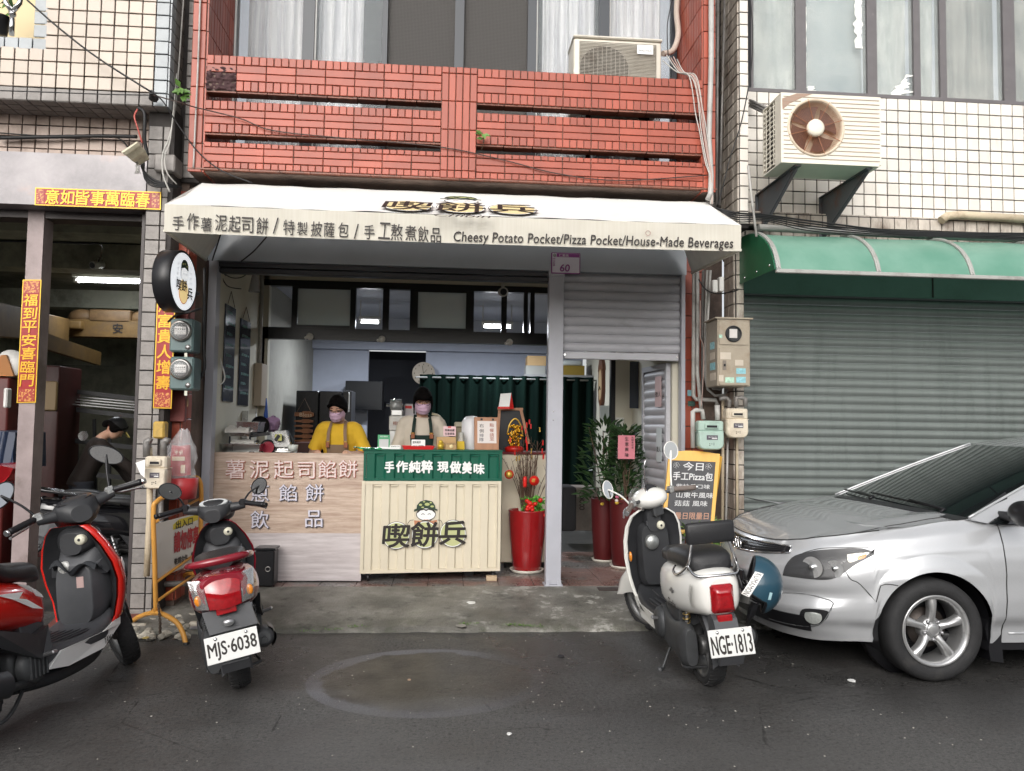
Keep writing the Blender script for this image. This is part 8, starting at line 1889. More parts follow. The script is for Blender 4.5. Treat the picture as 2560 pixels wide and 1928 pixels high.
fr_ = thing('black_fridge', 'tall black double fridge with hanging wooden boards', 'fridge', at('d3', 1300, 900, 9.4)); xa, xb, za, zb = pr_('d3', 1060, 875, 1640, 1600, 9.4)
MB().box(xa, (xa+xb)/2-.004, 9.4, 10.1, TE, zb, .01).build('fridge_door', mat('fridge_black', (.010,.010,.012), .25), fr_); MB().box((xa+xb)/2+.004, xb, 9.4, 10.1, TE, zb, .01).build('fridge_door', mat('fridge_black', (1,1,1)), fr_)
rbox('stacked_files', 'black and white files beside the fridge', 'files', 'd3', 1640, 870, 1760, 1500, 9.45, .4, mat('file_dark', (.04,.04,.045), .4)); rbox('white_file', 'narrow white file next to the fridge', 'file', 'd3', 1712, 890, 1735, 1130, 9.43, .02, LG_WH)
WBM = mat('carved_wood_board', (.30,.115,.045), .5, var=.2, vscale=6, dirt=(.13,.045,.02), dscale=10)
wb = thing('carved_wood_sign', 'string of six carved wooden paddles lettered Bless hanging at the fridge', 'sign', at('d3', 1170, 1480, 9.3))
for i, (x0, y0, x1, y1) in enumerate(((1058,1120,1290,1195),(1055,1218,1285,1262),(1055,1280,1282,1318),(1060,1330,1282,1388),(1055,1402,1278,1450),(1055,1460,1280,1500))):
 xa, xb, za, zb = pr_('d3', x0, y0, x1, y1, 9.3); zm = (za+zb)/2; h_ = (zb-za)/2; s = .35 if i % 2 else .6
 MB().prism([(xa,9.3,zm-h_*s),(xa+.08,9.3,zm-h_*.6),(xa+.10,9.3,za),(xb-.05,9.3,za),(xb,9.3,zm-h_*.5),(xb,9.3,zm+h_*.5),(xb-.05,9.3,zb),(xa+.10,9.3,zb),(xa+.08,9.3,zm+h_*.6),(xa,9.3,zm+h_*s)], (0,.02,0)).build('paddle', WBM, wb)
o_, ux, uy = tbox('d3', 1122, 1138, 1272, 1186, 9.29); b = MB(); letters(b, 'Bless', o_, ux, uy, NV, .002, .01); b.build('lettering', mat('cream_print', (.62,.5,.35), .6), wb, fix=False)
MB().tube([at('d3', 1090, 1125, 9.32), at('d3', 1185, 965, 9.35), at('d3', 1260, 1125, 9.32)], .003, 5).build('string', TWIG, wb)
rbox('dark_counter', 'low dark back counter behind the two women', 'counter', 'd3', 1050, 1505, 1300, 1620, 8.6, .5, mat('dark_counter_face', (.10,.04,.035), .5))
rbox('dark_cabinet', 'black cabinet in the passage at the back', 'cabinet', 'b1', 1345, 1495, 1620, 1700, 11.0, .3, BLACKM)
sm = thing('cup_sealer', 'white cup sealing machine with a film roll left of the second woman', 'machine', at('b4', 355, 380, 8.0)); xa, xb, za, zb = pr_('b4', 295, 255, 412, 375, 8.0)
MB().box(xa, xb, 8.0, 8.3, za, zb, .01).build('lower_body', WHITEP, sm); xa2, xb2, za2, zb2 = pr_('b4', 308, 205, 405, 255, 8.0); MB().box(xa2, xb2, 8.03, 8.25, za2, zb2, .01).build('upper_body', STAIN, sm)
MB().cyl(at('b4', 275, 172, 8.05), at('b4', 410, 172, 8.05), .018, 12).build('film_spindle', CHROME, sm); MB().cyl(at('b4', 308, 168, 8.05), at('b4', 400, 168, 8.05), .06, 20).build('film_roll', mat('film_clear', (.5,.52,.52), .1, alpha=.6, metal=.3), sm)
b = MB(); oo, ux, uy = tbox('b4', 328, 300, 375, 330, 7.985); letters(b, '專業封口', oo, ux, uy, NV, .0, .004); b.build('lettering', L_R, sm, fix=False)
rbox('machine_stand', 'stainless stand under the cup sealing machine', 'stand', 'b4', 290, 376, 420, 800, 8.0, .3, STAIN)
dsp = thing('water_dispenser', 'tall pale pink dispenser behind the second woman', 'machine', at('b4', 460, 560, 8.2)); xa, xb, za, zb = pr_('b4', 415, 160, 505, 335, 8.2); MB().box(xa, xb, 8.2, 8.5, TE, zb, .012).build('body', mat('pale_pink_enamel', (.60,.56,.58), .35), dsp)
MB().box(xa+.01, xa+.08, 8.196, 8.199, zb-.05, zb-.02).build('label', CHR, dsp)
rbox('cream_bin', 'cream bin with lid behind the counter right of the second woman', 'bin', 'b4', 820, 305, 915, 345, 7.8, .3, mat('cream_bin', (.5,.46,.35), .5), .01); rbox('bin_body', 'khaki bin body right of the second woman', 'bin', 'b4', 825, 345, 912, 560, 7.82, .26, mat('khaki', (.30,.26,.17), .5), .01)
wc_ = thing('wooden_chair', 'chair with a pale curved back behind the second woman', 'chair', at('b4', 670, 560, 8.2)); MB().tube(catmull([at('b4', 640, 240, 8.2), at('b4', 690, 255, 8.2), at('b4', 730, 300, 8.2), at('b4', 738, 350, 8.2), at('b4', 738, 560, 8.2)], 6), .014, 10).build('back_rail', mat('pale_bent_wood', (.55,.48,.33), .5), wc_); MB().box(at('b4', 630, 400, 8.2).x, at('b4', 735, 400, 8.2).x, 8.18, 8.21, at('b4', 630, 350, 8.2).z, at('b4', 630, 318, 8.2).z, .006).build('backrest', mat('pale_bent_wood', (1,1,1)), wc_)
for x in (640, 738): p = at('b4', x, 560, 8.2); MB().cyl((p.x, 8.2, TE), (p.x, 8.2, at('b4', x, 345, 8.2).z), .014, 8).build('leg', mat('pale_bent_wood', (1,1,1)), wc_)
# ---------- doorway on the right ----------
dl = thing('shutter_door', 'grey louvred steel door leaf standing open inside the doorway', 'door', (1.93, 6.75, TE)); H0 = Vector((1.945, 6.72, 0)); H1 = Vector((1.885, 7.36, 0)); dd = (H1-H0).normalized(); zt = at('b5', 930, 130, 6.75).z
DM = Matrix.Translation((H0.x, H0.y, TE+.02))@Matrix.Rotation(math.atan2(dd.y, dd.x), 4, 'Z'); LW = (H1-H0).length; LH = zt-TE-.02
b = MB(); b.box(0, .04, -.02, .02, 0, LH); b.box(LW-.04, LW, -.02, .02, 0, LH); b.box(.04, LW-.04, -.02, .02, LH-.05, LH); b.box(.04, LW-.04, -.02, .02, 0, .05); b.xf(DM).build('frame', SHG, dl)
N_ = 22; h_ = (LH-.1)/N_; prf = slat_profile(h_, .014); f0 = MB().prism([(.04, -q[0], .05+q[1]) for q in prf], (LW-.08, 0, 0)).xf(DM).build('slat', SHG, dl)
for i in range(1, N_): o_ = bpy.data.objects.new('slat', f0.data); C.objects.link(o_); o_.parent = dl; o_.location = (0, 0, h_*i)
MB().tube(catmull([Vector((LW*.72,.02,1.05)), Vector((LW*.70,.055,1.0)), Vector((LW*.70,.055,.86)), Vector((LW*.72,.02,.81))], 5), .006, 8).xf(DM).build('handle', CHROME, dl)
for (z0_, z1_, u0, u1, lab, m_) in ((1.52, 1.80, .18, .42, 'pink', mat('pink_paper', (.58,.42,.42), .6)), (1.02, 1.33, .16, .36, 'white', mat('pale_paper', (1,1,1)))):
 MB().box(LW*u0, LW*u1, .021, .024, z0_, z1_).xf(DM).build('paper_notice', m_, dl)
 b = MB(); letters(b, '徵人', DM@Vector((LW*u1-.01, .0245, z0_+.09)), DM.to_3x3()@Vector((-(LW*(u1-u0)-.02),0,0)), (0,0,.05), DM.to_3x3()@Vector((0,1,0)), .001, .01); b.build('lettering', INK, dl, fix=False)
pcs = [(at('b5', 600, 1400, 7.4), .155, .125, .62, 'dark red pot at the doorway holding a broad leafed plant with a pink card'), (at('b5', 455, 1350, 7.75), .13, .10, .60, 'dark red pot half hidden behind the other in the doorway')]
pots2 = []
for (p, r1, r0, h_, lab) in pcs:
 p = Vector((p.x, p.y, TE)); h_ = at('b5', 600, 1035, p.y).z-TE; pots2.append(tallpot(lab, p, r1, r0, h_, mat('matt_red_pot', (.085,.007,.008), .5)))
def bushy(nm, label, c, r_, h_, n_, L_, m, seed, up_=.7, flowers=0):
 rnd = random.Random(seed); t_ = thing(nm, label, 'plant', c); c = Vector(c)
 for k in range(9): a = rnd.uniform(0, 2*PI); tip = c+Vector((r_*.8*math.cos(a)*rnd.random(), r_*.5*math.sin(a), h_*rnd.uniform(.6,1))); MB().tube(catmull([c, c.lerp(tip, .5)+Vector((0,0,.04)), tip], 4), .005, 5).build('stem', TWIG, t_)
 b = MB()
 for i in range(n_):
  a = rnd.uniform(0, 2*PI); v = rnd.random(); rr_ = r_*(.25+.75*math.sqrt(rnd.random()))*(.6+.6*math.sin(PI*min(1, v+.15))); q = c+Vector((rr_*math.cos(a), rr_*math.sin(a)*.7, h_*v))
  leaf(b, q, (math.cos(a)*.7, math.sin(a)*.5-.15, rnd.uniform(-.1, up_)), L_*.33, L_*rnd.uniform(.7,1.2), (0,-.6,1))
 stuff(b.build('leaves', m, t_, fix=False));
 for i in range(flowers): q = c+Vector((rnd.uniform(-r_,r_)*.7, -r_*.6, rnd.uniform(0,.08))); MB().ell(q, .02, .016, .016, 8, 6).build('flower', [mat('pale_flower', (.6,.55,.5), .6), mat('yellow_flower', (.6,.4,.05), .6), mat('pink_flower', (.5,.12,.2), .6)][i % 3], t_)
 return t_
bushy('money_plant', 'dark broad leafed plant in the doorway pot', pots2[0][1], .19, .72, 520, .10, LEAFD, 31, .9, 9); bushy('potted_palm', 'dim leafy plant behind the door pots', pots2[1][1], .22, .80, 300, .12, LEAFD, 32, .9, 6)
pk = rbox('pink_blessing_card', 'pink blessing card tied to the doorway plant', 'card', 'b5', 550, 615, 665, 772, 7.2, .004, mat('blessing_pink', (.60,.20,.24), .5), 0); b = MB()
for i, ch in enumerate('生意興隆'): oo, ux, uy = tbox('b5', 597, 625+i*36, 622, 650+i*36, 7.195); letters(b, ch, oo, ux, uy, NV, .001, .01)
for i, ch in enumerate('祝開幕誌喜'): oo, ux, uy = tbox('b5', 641, 622+i*17, 655, 636+i*17, 7.195); letters(b, ch, oo, ux, uy, NV, .001, .004)
b2_ = MB().add(b.v, b.f); b2_.build('lettering', INK, pk, fix=False)
bxs = rbox('printed_carton', 'printed carton of noodles standing in the dim doorway', 'box', 'b5', 205, 965, 425, 1255, 8.6, .4, mat('dim_carton', (.22,.19,.17), .7, var=.2)); b = MB(); oo, ux, uy = tbox('b5', 292, 990, 325, 1115, 8.59); letters(b, 'COOKED', oo+ux, uy, -ux, NV, .002, .03); MB().add(b.v, b.f).build('lettering', INK, bxs, fix=False)
rbox('dark_stool', 'dark cloth covered stool behind the steel post', 'stool', 'b5', 165, 960, 275, 1260, 8.0, .4, mat('dark_cloth', (.02,.02,.022), .9), .03)
bb = thing('black_box_speaker', 'black box with carry handle standing before the lettered board', 'box', at('b3', 510, 1510, 6.5)); xa, xb, za, zb = pr_('b3', 432, 1335, 597, 1505, 6.5); MB().box(xa, xb, 6.5, 6.66, TE+.01, zb, .012).build('body', BLACK, bb); MB().box(xa-.005, xb+.008, 6.495, 6.665, zb, zb+.02, .004).build('lid', BLACKM, bb); MB().lathe([(.016,0),(.020,-.002),(.022,0)], ((xa+xb)/2+.03, 6.499, (TE+zb)/2), 'Y', 20).build('ring_mark', mat('dull_chrome', (1,1,1)), bb)
# ======================= people =======================
SKIN = mat('skin', (.58,.34,.24), .5, var=.05, vscale=20); n = MATS['skin'].node_tree.nodes['Principled BSDF']; n.inputs['Subsurface Weight'].default_value = .15; n.inputs['Subsurface Radius'].default_value = (.01,.004,.002); n.inputs['Subsurface Scale'].default_value = .5
HAIR = mat('black_hair', (.006,.005,.005), .85, spec=.06, bump=.6, bscale=200, stretch=(1,1,.15)); MASKM = mat('lilac_mask', (.62,.42,.55), .75, bump=.1, bscale=300)
def remeshed(b, nm, m, par, vox=.009, smooth=2, M=None):
 if M is not None: b.xf(M)
 me = b.mesh('tmp', m); o = bpy.data.objects.new('tmp', me); C.objects.link(o)
 md = o.modifiers.new('r', 'REMESH'); md.mode = 'VOXEL'; md.voxel_size = vox; md.use_smooth_shade = True
 sm_ = o.modifiers.new('s', 'SMOOTH'); sm_.iterations = smooth; sm_.factor = .5
 bpy.context.view_layer.update(); me2 = bpy.data.meshes.new_from_object(o.evaluated_get(bpy.context.evaluated_depsgraph_get())); bpy.data.objects.remove(o)
 me2.transform(OM[par.name].inverted()); me2.name = nm; q = bpy.data.objects.new(nm, me2); C.objects.link(q); q.parent = par; OM[q.name] = OM[par.name]
 if not me2.materials: me2.materials.append(m)
 return q
def zring(z, cy, hx, hy, cx=0, n_=20): return [Vector((cx+hx*math.cos(2*PI*k/n_), cy+hy*math.sin(2*PI*k/n_), z)) for k in range(n_)]
def person(label, pos, rz, H, lean, hdn, hturn, shirt, sleeve, apron, hair, arms, glasses=True, mask=True, cap=None):
 """H scale of height; lean: forward bend of the trunk, hdn: head down; arms: per side (elbow, wrist)"""
 G = Matrix.Translation(pos)@Matrix.Rotation(rz, 4, 'Z')@Matrix.Scale(H, 4); t_ = thing('person', label, 'person', M=Matrix.Translation(pos)@Matrix.Rotation(rz, 4, 'Z'))
 hip = Vector((0,0,.90)); LM = Matrix.Translation(hip)@Matrix.Rotation(lean, 4, 'X')@Matrix.Translation(-hip)
 nk = Vector((0,.0,1.36)); HM_ = G@LM@Matrix.Translation(Vector((0,-.015,1.47)))@Matrix.Rotation(hdn, 4, 'X')@Matrix.Rotation(hturn, 4, 'Z')
 TR_ = [(.82,.0,.155,.10),(.90,.0,.165,.105),(1.0,0,.135,.09),(1.08,0,.135,.09),(1.18,-.005,.155,.10),(1.27,-.0,.165,.095),(1.33,.005,.15,.07),(1.365,.008,.085,.055),(1.39,.01,.05,.05)]
 def trunk(b, e, z0=0, z1=9): b.rings([[LM@p for p in zring(z, cy, hx+e, hy+e)] for z, cy, hx, hy in TR_ if z0 <= z <= z1]); return b
 def limb(b, e, pts, rs): b.tube(catmull(pts, 5), [max(.002, r+e) for r in [q for i in range(len(rs)-1) for q in [rs[i]+(rs[i+1]-rs[i])*k/5 for k in range(5)]]+[rs[-1]]], 12); return b
 b = MB(); trunk(b, 0)
 b.tube([LM@Vector((0,.012,1.34)), LM@Vector((0,.0,1.40)), LM@Vector((0,-.03,1.44))], [.058,.049,.046], 14)
 hm = LM@Matrix.Translation(Vector((0,-.04,1.435)))@Matrix.Rotation(hdn, 4, 'X')@Matrix.Rotation(hturn, 4, 'Z')
 hd = MB()
 hr = [(-.105,-.035,.022,.022),(-.095,-.03,.038,.04),(-.07,-.02,.052,.062),(-.035,-.008,.064,.08),(0,0,.071,.090),(.035,.004,.074,.095),(.07,.006,.068,.088),(.095,.008,.048,.064),(.11,.01,.02,.03)]
 hd.rings([zring(z, cy, hx, hy) for z, cy, hx, hy in hr]); hd.ell((0,-.094,-.018), .012,.018,.016, 10, 8); hd.ell((0,-.090,.004), .008,.012,.02, 8, 8)
 hd.ell((0,-.082,-.052), .022,.012,.009, 10, 6)
 for s in (-1, 1): hd.ell((s*.074,.008,-.005), .008,.018,.03, 8, 8); hd.ell((s*.03,-.080,.026), .022,.014,.008, 8, 6)
 for v in hd.v: v.z += .09
 b.add([hm@v for v in hd.v], hd.f)
 for s, (el, wr_) in zip((-1, 1), arms):
  sh_p = LM@Vector((s*.155,.0,1.30)); el, wr_ = Vector(el), Vector(wr_)
  limb(b, 0, [LM@Vector((s*.11,0,1.31)), sh_p, sh_p.lerp(el,.5), el, el.lerp(wr_,.5), wr_], [.05,.047,.042,.037,.034,.024])
  d = (wr_-el).normalized(); sd_ = d.cross(UP).normalized()*s; pm = wr_+d*.045
  b.tube([wr_, pm, wr_+d*.085], [.026,.036,.034], 10)
  for k in range(4):
   base = wr_+d*.08+sd_*(-.027+.018*k); Lf = (.062,.072,.068,.052)[k]; b.tube([base, base+d*Lf*.5+Vector((0,0,-.006)), base+d*Lf*.85+Vector((0,0,-.03))], [.0085,.008,.0065], 8)
  b.tube([wr_+d*.03-sd_*.022, wr_+d*.06-sd_*.045, wr_+d*.085-sd_*.048+Vector((0,0,-.012))], [.011,.009,.008], 8)
 for s in (-1, 1): limb(b, 0, [(s*.085,0,.88),(s*.088,-.005,.68),(s*.088,-.01,.47),(s*.086,.0,.25),(s*.084,.01,.07)], [.088,.078,.056,.05,.035]); b.ell((s*.085,-.055,.035), .04,.11,.033, 12, 8)
 remeshed(b, 'body', SKIN, t_, .0085, 2, G)
 b = MB(); trunk(b, .016, .82, 1.37)
 for s, (el, wr_) in zip((-1, 1), arms):
  sh_p = LM@Vector((s*.155,.0,1.30)); el, wr_ = Vector(el), Vector(wr_)
  pts = [LM@Vector((s*.09,0,1.31)), sh_p, sh_p.lerp(el,.5), sh_p.lerp(el,.85)] if sleeve == 'short' else [LM@Vector((s*.09,0,1.31)), sh_p, sh_p.lerp(el,.5), el, el.lerp(wr_,.5), el.lerp(wr_,.92)]
  limb(b, .016 if sleeve == 'short' else .014, pts, [.05,.05,.048,.048] if sleeve == 'short' else [.05,.05,.045,.042,.038,.030])
 for v in b.v: v += Vector((0,0,0))+Vector((1,1,1))*.004*mn.noise(v*22)
 remeshed(b, 'shirt', shirt, t_, .0095, 1, G)
 b = MB(); b.rings([zring(z, 0, hx, hy) for z, hx, hy in ((.45,.175,.12),(.6,.178,.12),(.80,.185,.125),(.90,.178,.12))]) if False else None
 tr_b = MB()
 for s in (-1, 1): limb(tr_b, .015, [(s*.085,0,.90),(s*.088,-.005,.68),(s*.088,-.01,.47),(s*.086,.0,.12)], [.09,.08,.062,.058])
 tr_b.xf(G).build('trousers', mat('dark_trousers', (.02,.022,.03), .8), t_)
 for s in (-1, 1): MB().ell((s*.085,-.055,.038), .046,.118,.04, 14, 8).xf(G).build('shoe', BLACK, t_)
 if apron:
  am, top, sm_ = apron
  def apf(u, v):
   z = .45+(top-.45)*v; hx = .17+.02*(z < 1.0); a = -PI/2+(u-.5)*2*(1.15 if z < 1.02 else .62+.3*max(0, (1.10-z)/.08) if z < 1.10 else .60)
   ex = .034; i = next((j for j in range(len(TR_)-1) if TR_[j][0] <= z < TR_[j+1][0]), 0)
   if z < .82: hx, hy = .175, .12
   else: t = (z-TR_[i][0])/(TR_[i+1][0]-TR_[i][0]); hx = TR_[i][2]*(1-t)+TR_[i+1][2]*t; hy = TR_[i][3]*(1-t)+TR_[i+1][3]*t
   p = Vector(((hx+ex)*math.cos(a), (hy+ex)*math.sin(a), z)); return (LM@p) if z > .88 else p
  MB().grid(apf, 26, 40).xf(G).build('apron', am, t_, fix=False)
  for s in (-1, 1):
   p0, p1, p2 = LM@Vector((s*.085,-.138,top-.015)), LM@Vector((s*.075,-.118,1.30)), LM@Vector((s*.062,-.01,1.385))
   MB().grid(lambda u, v: catmull([p0, p1, p2], 6)[min(12, int(u*12))]+Vector((s*.030*(v-.5), -.004, 0)), 12, 1).xf(G).build('apron_strap', am, t_, fix=False)
   MB().boxm(Matrix.Translation(p0.lerp(p1,.12)+Vector((0,-.006,0))), .034, .006, .055, .002).xf(G).build('leather_tab', mat('tan_leather', (.28,.085,.03), .5), t_)
   MB().tube([p0.lerp(p1,.32)+Vector((-.02,-.008,0)), p0.lerp(p1,.32)+Vector((.02,-.008,0))], .0045, 6).xf(G).build('buckle', CHG, t_)
 HH = G@hm; dz = .09
 def face(b, nm, m, fix=True): return b.xf(HH@Matrix.Translation((0,0,dz))).build(nm, m, t_, fix=fix)
 for s in (-1, 1):
  b = MB(); b.ell((s*.030,-.0835,.012), .0135,.006,.0045, 12, 6); face(b, 'eye', mat('eye_dark', (.03,.02,.018), .3))
  b = MB(); b.tube(catmull([(s*.014,-.0885,.036),(s*.03,-.0890,.041),(s*.048,-.077,.036)], 4), .0028, 6); face(b, 'eyebrow', HAIR)
 if mask:
  def mk(u, v):
   a = (u-.5)*2*1.42; z = -.098+.092*v; w = .062+.012*math.sin(PI*v*.9); yb = .082+.022*math.sin(PI*(v*.85+.08)); q = Vector((w*math.sin(a)*1.02, -yb*math.cos(a)*1.12-.006-.004*math.sin(v*PI*6)*math.cos(a), z+.010*(1-abs(a)/1.4)*v)); return q
  face(MB().grid(mk, 24, 16), 'mask', MASKM, False)
  for s in (-1, 1): face(MB().tube(catmull([(s*.064,-.02,-.01),(s*.078,.006,.015),(s*.080,.02,-.02),(s*.06,-.015,-.085)], 5), .0016, 5), 'ear_loop', LG_WH)
 if glasses:
  for s in (-1, 1): face(MB().tube([(s*.033+.026*math.cos(2*PI*k/24), -.101+.012*abs(math.cos(2*PI*k/24))*(1 if math.cos(2*PI*k/24)*s > 0 else 0), .008+.021*math.sin(2*PI*k/24)) for k in range(25)], .0020, 5, False), 'glasses_rim', mat('dark_wire', (.05,.035,.03), .3, metal=.6)); face(MB().tube([(s*.058,-.092,.012),(s*.078,-.0,.010)], .0020, 5), 'glasses_arm', mat('dark_wire', (1,1,1)))
  face(MB().tube([(-.008,-.103,.012),(0,-.105,.015),(.008,-.103,.012)], .0020, 5), 'glasses_bridge', mat('dark_wire', (1,1,1)))
 def cap_(r):
  def f(u, v):
   a = 2*PI*u; fr_ = max(0, math.cos(a)); lim = (1.95 if hair != 'bangs' else 1.95)-(.86 if hair != 'bangs' else .70)*fr_**1.3; ph = v*lim
   q = Vector(((.080+r)*math.sin(ph)*math.sin(a), -(.101+r)*math.sin(ph)*math.cos(a)+.006, .010+(.112+r)*math.cos(ph))); return q+q*.03*mn.noise(q*60)
  return f
 b = MB(); b.grid(cap_(.004), 48, 20);
 if hair == 'bangs':
  for k in range(26):
   x = -.062+.124*k/25; yy = -.094*math.sqrt(max(.02, 1-(x/.082)**2)); b.tube([(x*.7, yy*.75, .098), (x*.95, yy-.012, .07), (x, yy-.010, .030+.006*math.sin(k*2.3))], [.006,.005,.0015], 5)
  for s in (-1, 1): b.tube(catmull([(s*.07,-.05,.06),(s*.082,-.045,.0),(s*.080,-.04,-.06),(s*.078,-.035,-.12)], 4), [.010]*4+[.009]*4+[.006]*4+[.002], 6)
 else:
  for s in (-1, 1): b.tube(catmull([(s*.01,-.075,.095),(s*.055,-.075,.065),(s*.078,-.03,.02),(s*.076,.02,-.04)], 4), [.012]*12+[.004], 6)
 for s in (-1, 1): b.ell((s*.066,.02,.0), .022,.055,.062, 12, 10)
 b.ell((0,.10,.0 if hair == 'bangs' else -.02), .04,.035,.045, 14, 10); face(b, 'hair', HAIR, False)
 if cap:
  face(MB().grid(lambda u, v: Vector((.092*math.sin(v*1.5)*math.sin(2*PI*u), -.112*math.sin(v*1.5)*math.cos(2*PI*u), .015+.120*math.cos(v*1.5))), 32, 10), 'cap', BLACK, False)
  face(MB().prism([(-.05,-.10,.035),(-.035,-.17,.02),(.035,-.17,.02),(.05,-.10,.035)], (0,0,.008)), 'cap_peak', mat('cap_yellow', (.6,.5,.15), .6))
 return t_
YSH = mat('yellow_tshirt', (.72,.44,.03), .85, var=.06, bump=.15, bscale=14); CRS = mat('cream_blouse', (.60,.53,.44), .85, var=.05, bump=.2, bscale=14)
p1h = at('b3', 1118, 295, 7.42); p2h = at('b4', 562, 238, 7.48)
person('woman in yellow T-shirt, brown apron and lilac mask bending behind the lettered board', (p1h.x+.01, 7.48, TE), R(-4), 1.0, R(11), R(20), R(-6), YSH, 'short', (mat('brown_apron', (.26,.17,.11), .85), 1.18, 0), 'tied',
 (((-.255,-.06,1.06), (-.16,-.30,1.07)), ((.255,-.06,1.06), (.15,-.30,1.07))))
person('woman in cream blouse, dark green apron and lilac mask behind the green counter', (p2h.x, 7.50, TE), R(3), 1.045, R(6), R(17), R(3), CRS, 'long', (mat('dark_green_apron', (.010,.026,.020), .8), 1.21, 0), 'bangs',
 (((-.235,-.02,1.04), (-.12,-.26,1.02)), ((.235,-.02,1.04), (.12,-.26,1.02))))
p3 = at('d2', 830, 760, 8.0)
person('worker in dark jacket and black cap bending over inside the garage', (p3.x, 8.0, .01), R(125), .95, R(22), R(20), 0, mat('dark_brown_jacket', (.016,.010,.008), .8), 'long', None, 'tied',
 (((-.22,-.42,1.02), (-.12,-.55,.80)), ((.22,-.42,1.02), (.12,-.55,.80))), False, False, True)
# ======================= street furniture =======================
ORG = mat('orange_tube_paint', (.62,.30,.06), .38, var=.08, dirt=(.3,.14,.05), dscale=10, dmin=.62)
sg_ = thing('no_parking_frame', 'orange tube frame with a white no parking board between the scooters', 'sign', (-1.95, 5.7, .02))
near = [at('a3', 985, 1140, 5.5), at('a3', 975, 800, 5.5), at('a3', 968, 500, 5.5), at('a3', 990, 440, 5.52), at('a3', 1060, 395, 5.66), at('a3', 1165, 325, 5.98), at('a3', 1215, 288, 6.12), at('a3', 1255, 300, 6.18), at('a3', 1270, 370, 6.2), at('a3', 1268, 600, 6.2), at('a3', 1262, 900, 6.2)]
MB().tube(catmull(near, 5), .0165, 12).build('frame_tube', ORG, sg_)
MB().tube([at('a3', 985, 565, 5.5), at('a3', 1262, 420, 6.2)], .010, 8).build('cross_bar', ORG, sg_); MB().tube([at('a3', 990, 945, 5.5), at('a3', 1262, 750, 6.2)], .010, 8).build('cross_bar', ORG, sg_); MB().tube([at('a3', 1000, 1060, 5.5), at('a3', 1262, 880, 6.2)], .010, 8).build('cross_bar', ORG, sg_)
MB().tube(catmull([at('a3', 825, 1215, 5.75), at('a3', 870, 1170, 5.66), at('a3', 985, 1140, 5.5), at('a3', 1100, 1190, 5.38), at('a3', 1150, 1260, 5.33), at('a3', 1175, 1345, 5.30)], 6), .0165, 12).build('foot_arch', ORG, sg_)
MB().prism([at('a3', 930, 1155, 5.53), at('a3', 1030, 1160, 5.46), at('a3', 1005, 1100, 5.49), at('a3', 975, 1100, 5.5)], (.0, .008, 0)).build('gusset', ORG, sg_)
for (x, y, Y_) in ((1175, 1345, 5.30), (825, 1222, 5.75)): p = at('a3', x, y, Y_); MB().tube([p+Vector((0,0,.02)), p-Vector((0,0,.012))], .021, 12).build('rubber_foot', BLACK, sg_)
MB().tube(catmull([at('a3', 1090, 1040, 6.3), at('a3', 1120, 960, 6.25), at('a3', 1170, 900, 6.2), at('a3', 1230, 900, 6.15), at('a3', 1280, 960, 6.1)], 5), .0165, 12).build('foot_arch', ORG, sg_)
SA, SB_, SC_, SD = at('a3', 985, 930, 5.5), at('a3', 1258, 745, 6.2), at('a3', 1258, 448, 6.2), at('a3', 985, 580, 5.5)
SB_.z = SA.z+.0; SC_.z = SD.z+.0
nB = (SB_-SA).cross(SD-SA).normalized(); nB = nB if nB.dot(CAM-SA) > 0 else -nB
MB().prism([SA, SB_, SC_, SD], nB*-.006).build('board', mat('sign_board_white', (.74,.72,.66), .4, dirt=(.5,.46,.4), dscale=5, dmin=.6), sg_)
BP = lambda u, v, k=1: SA.lerp(SB_, u).lerp(SD.lerp(SC_, u), v)+nB*.0015*k
b = MB(); b.add([BP(.36,.80), BP(.97,.86), BP(.97,.97), BP(.5,.97), BP(.36,.9)], [(0,1,2,3,4)]); b.build('yellow_band', mat('sign_yellow', (.80,.66,.05), .5), sg_, fix=False)
def bl_(s, u0, v0, u1, v1, m, bold=.01): b = MB(); o = BP(u0, v0, 2); letters(b, s, o, BP(u1, v0, 2)-o, BP(u0, v1, 2)-o, nB, .001, bold); b.build('lettering', m, sg_, fix=False)
bl_('出入口', .42, .80, .82, .95, INK, .03); bl_('請勿停車', .38, .36, .97, .74, mat('sign_red', (.45,.01,.02), .5), .045); bl_('敬請合作、謝謝!!', .38, .13, .97, .25, INK, .03)
ch = MB(); rnd = random.Random(1); pts = catmull([at('a3', 1000, 1090, 5.44), at('a3', 1010, 1200, 5.42), at('a3', 1015, 1290, 5.42), at('a3', 1060, 1320, 5.42), at('a3', 1100, 1310, 5.42)], 8)
for i in range(0, len(pts)-1):
 c0 = pts[i]; d = (pts[i+1]-c0).normalized(); s = d.cross(Vector((0,1,0) if i % 2 else (1,0,.2))).normalized(); ch.tube([c0+d*.016*math.cos(2*PI*k/10)+s*.008*math.sin(2*PI*k/10) for k in range(11)], .0026, 5, False)
stuff(ch.build('chain', mat('rusty_chain', (.12,.09,.07), .6, metal=.5), sg_))
rb = MB(); rnd = random.Random(13)
for i in range(90):
 x, y = rnd.uniform(-2.32,-1.72), rnd.uniform(5.40,6.0); s = rnd.uniform(.012,.045);
 b0 = MB().ell((0,0,0), s, s*rnd.uniform(.6,1), s*rnd.uniform(.4,.8), 7, 5); sd = rnd.uniform(0,99); rb.add([v*(1+.5*mn.noise(v*40+Vector((sd,0,0))))+Vector((x, y, .02+.05*max(0,(y-5.4)))) for v in b0.v], b0.f)
tag(stuff(rb.build('rubble', mat('broken_stone', (.40,.37,.31), .85, rand=.35, bump=.5, bscale=60), fix=False)), 'broken pale stones and mortar at the kerb under the orange frame', 'rubble')
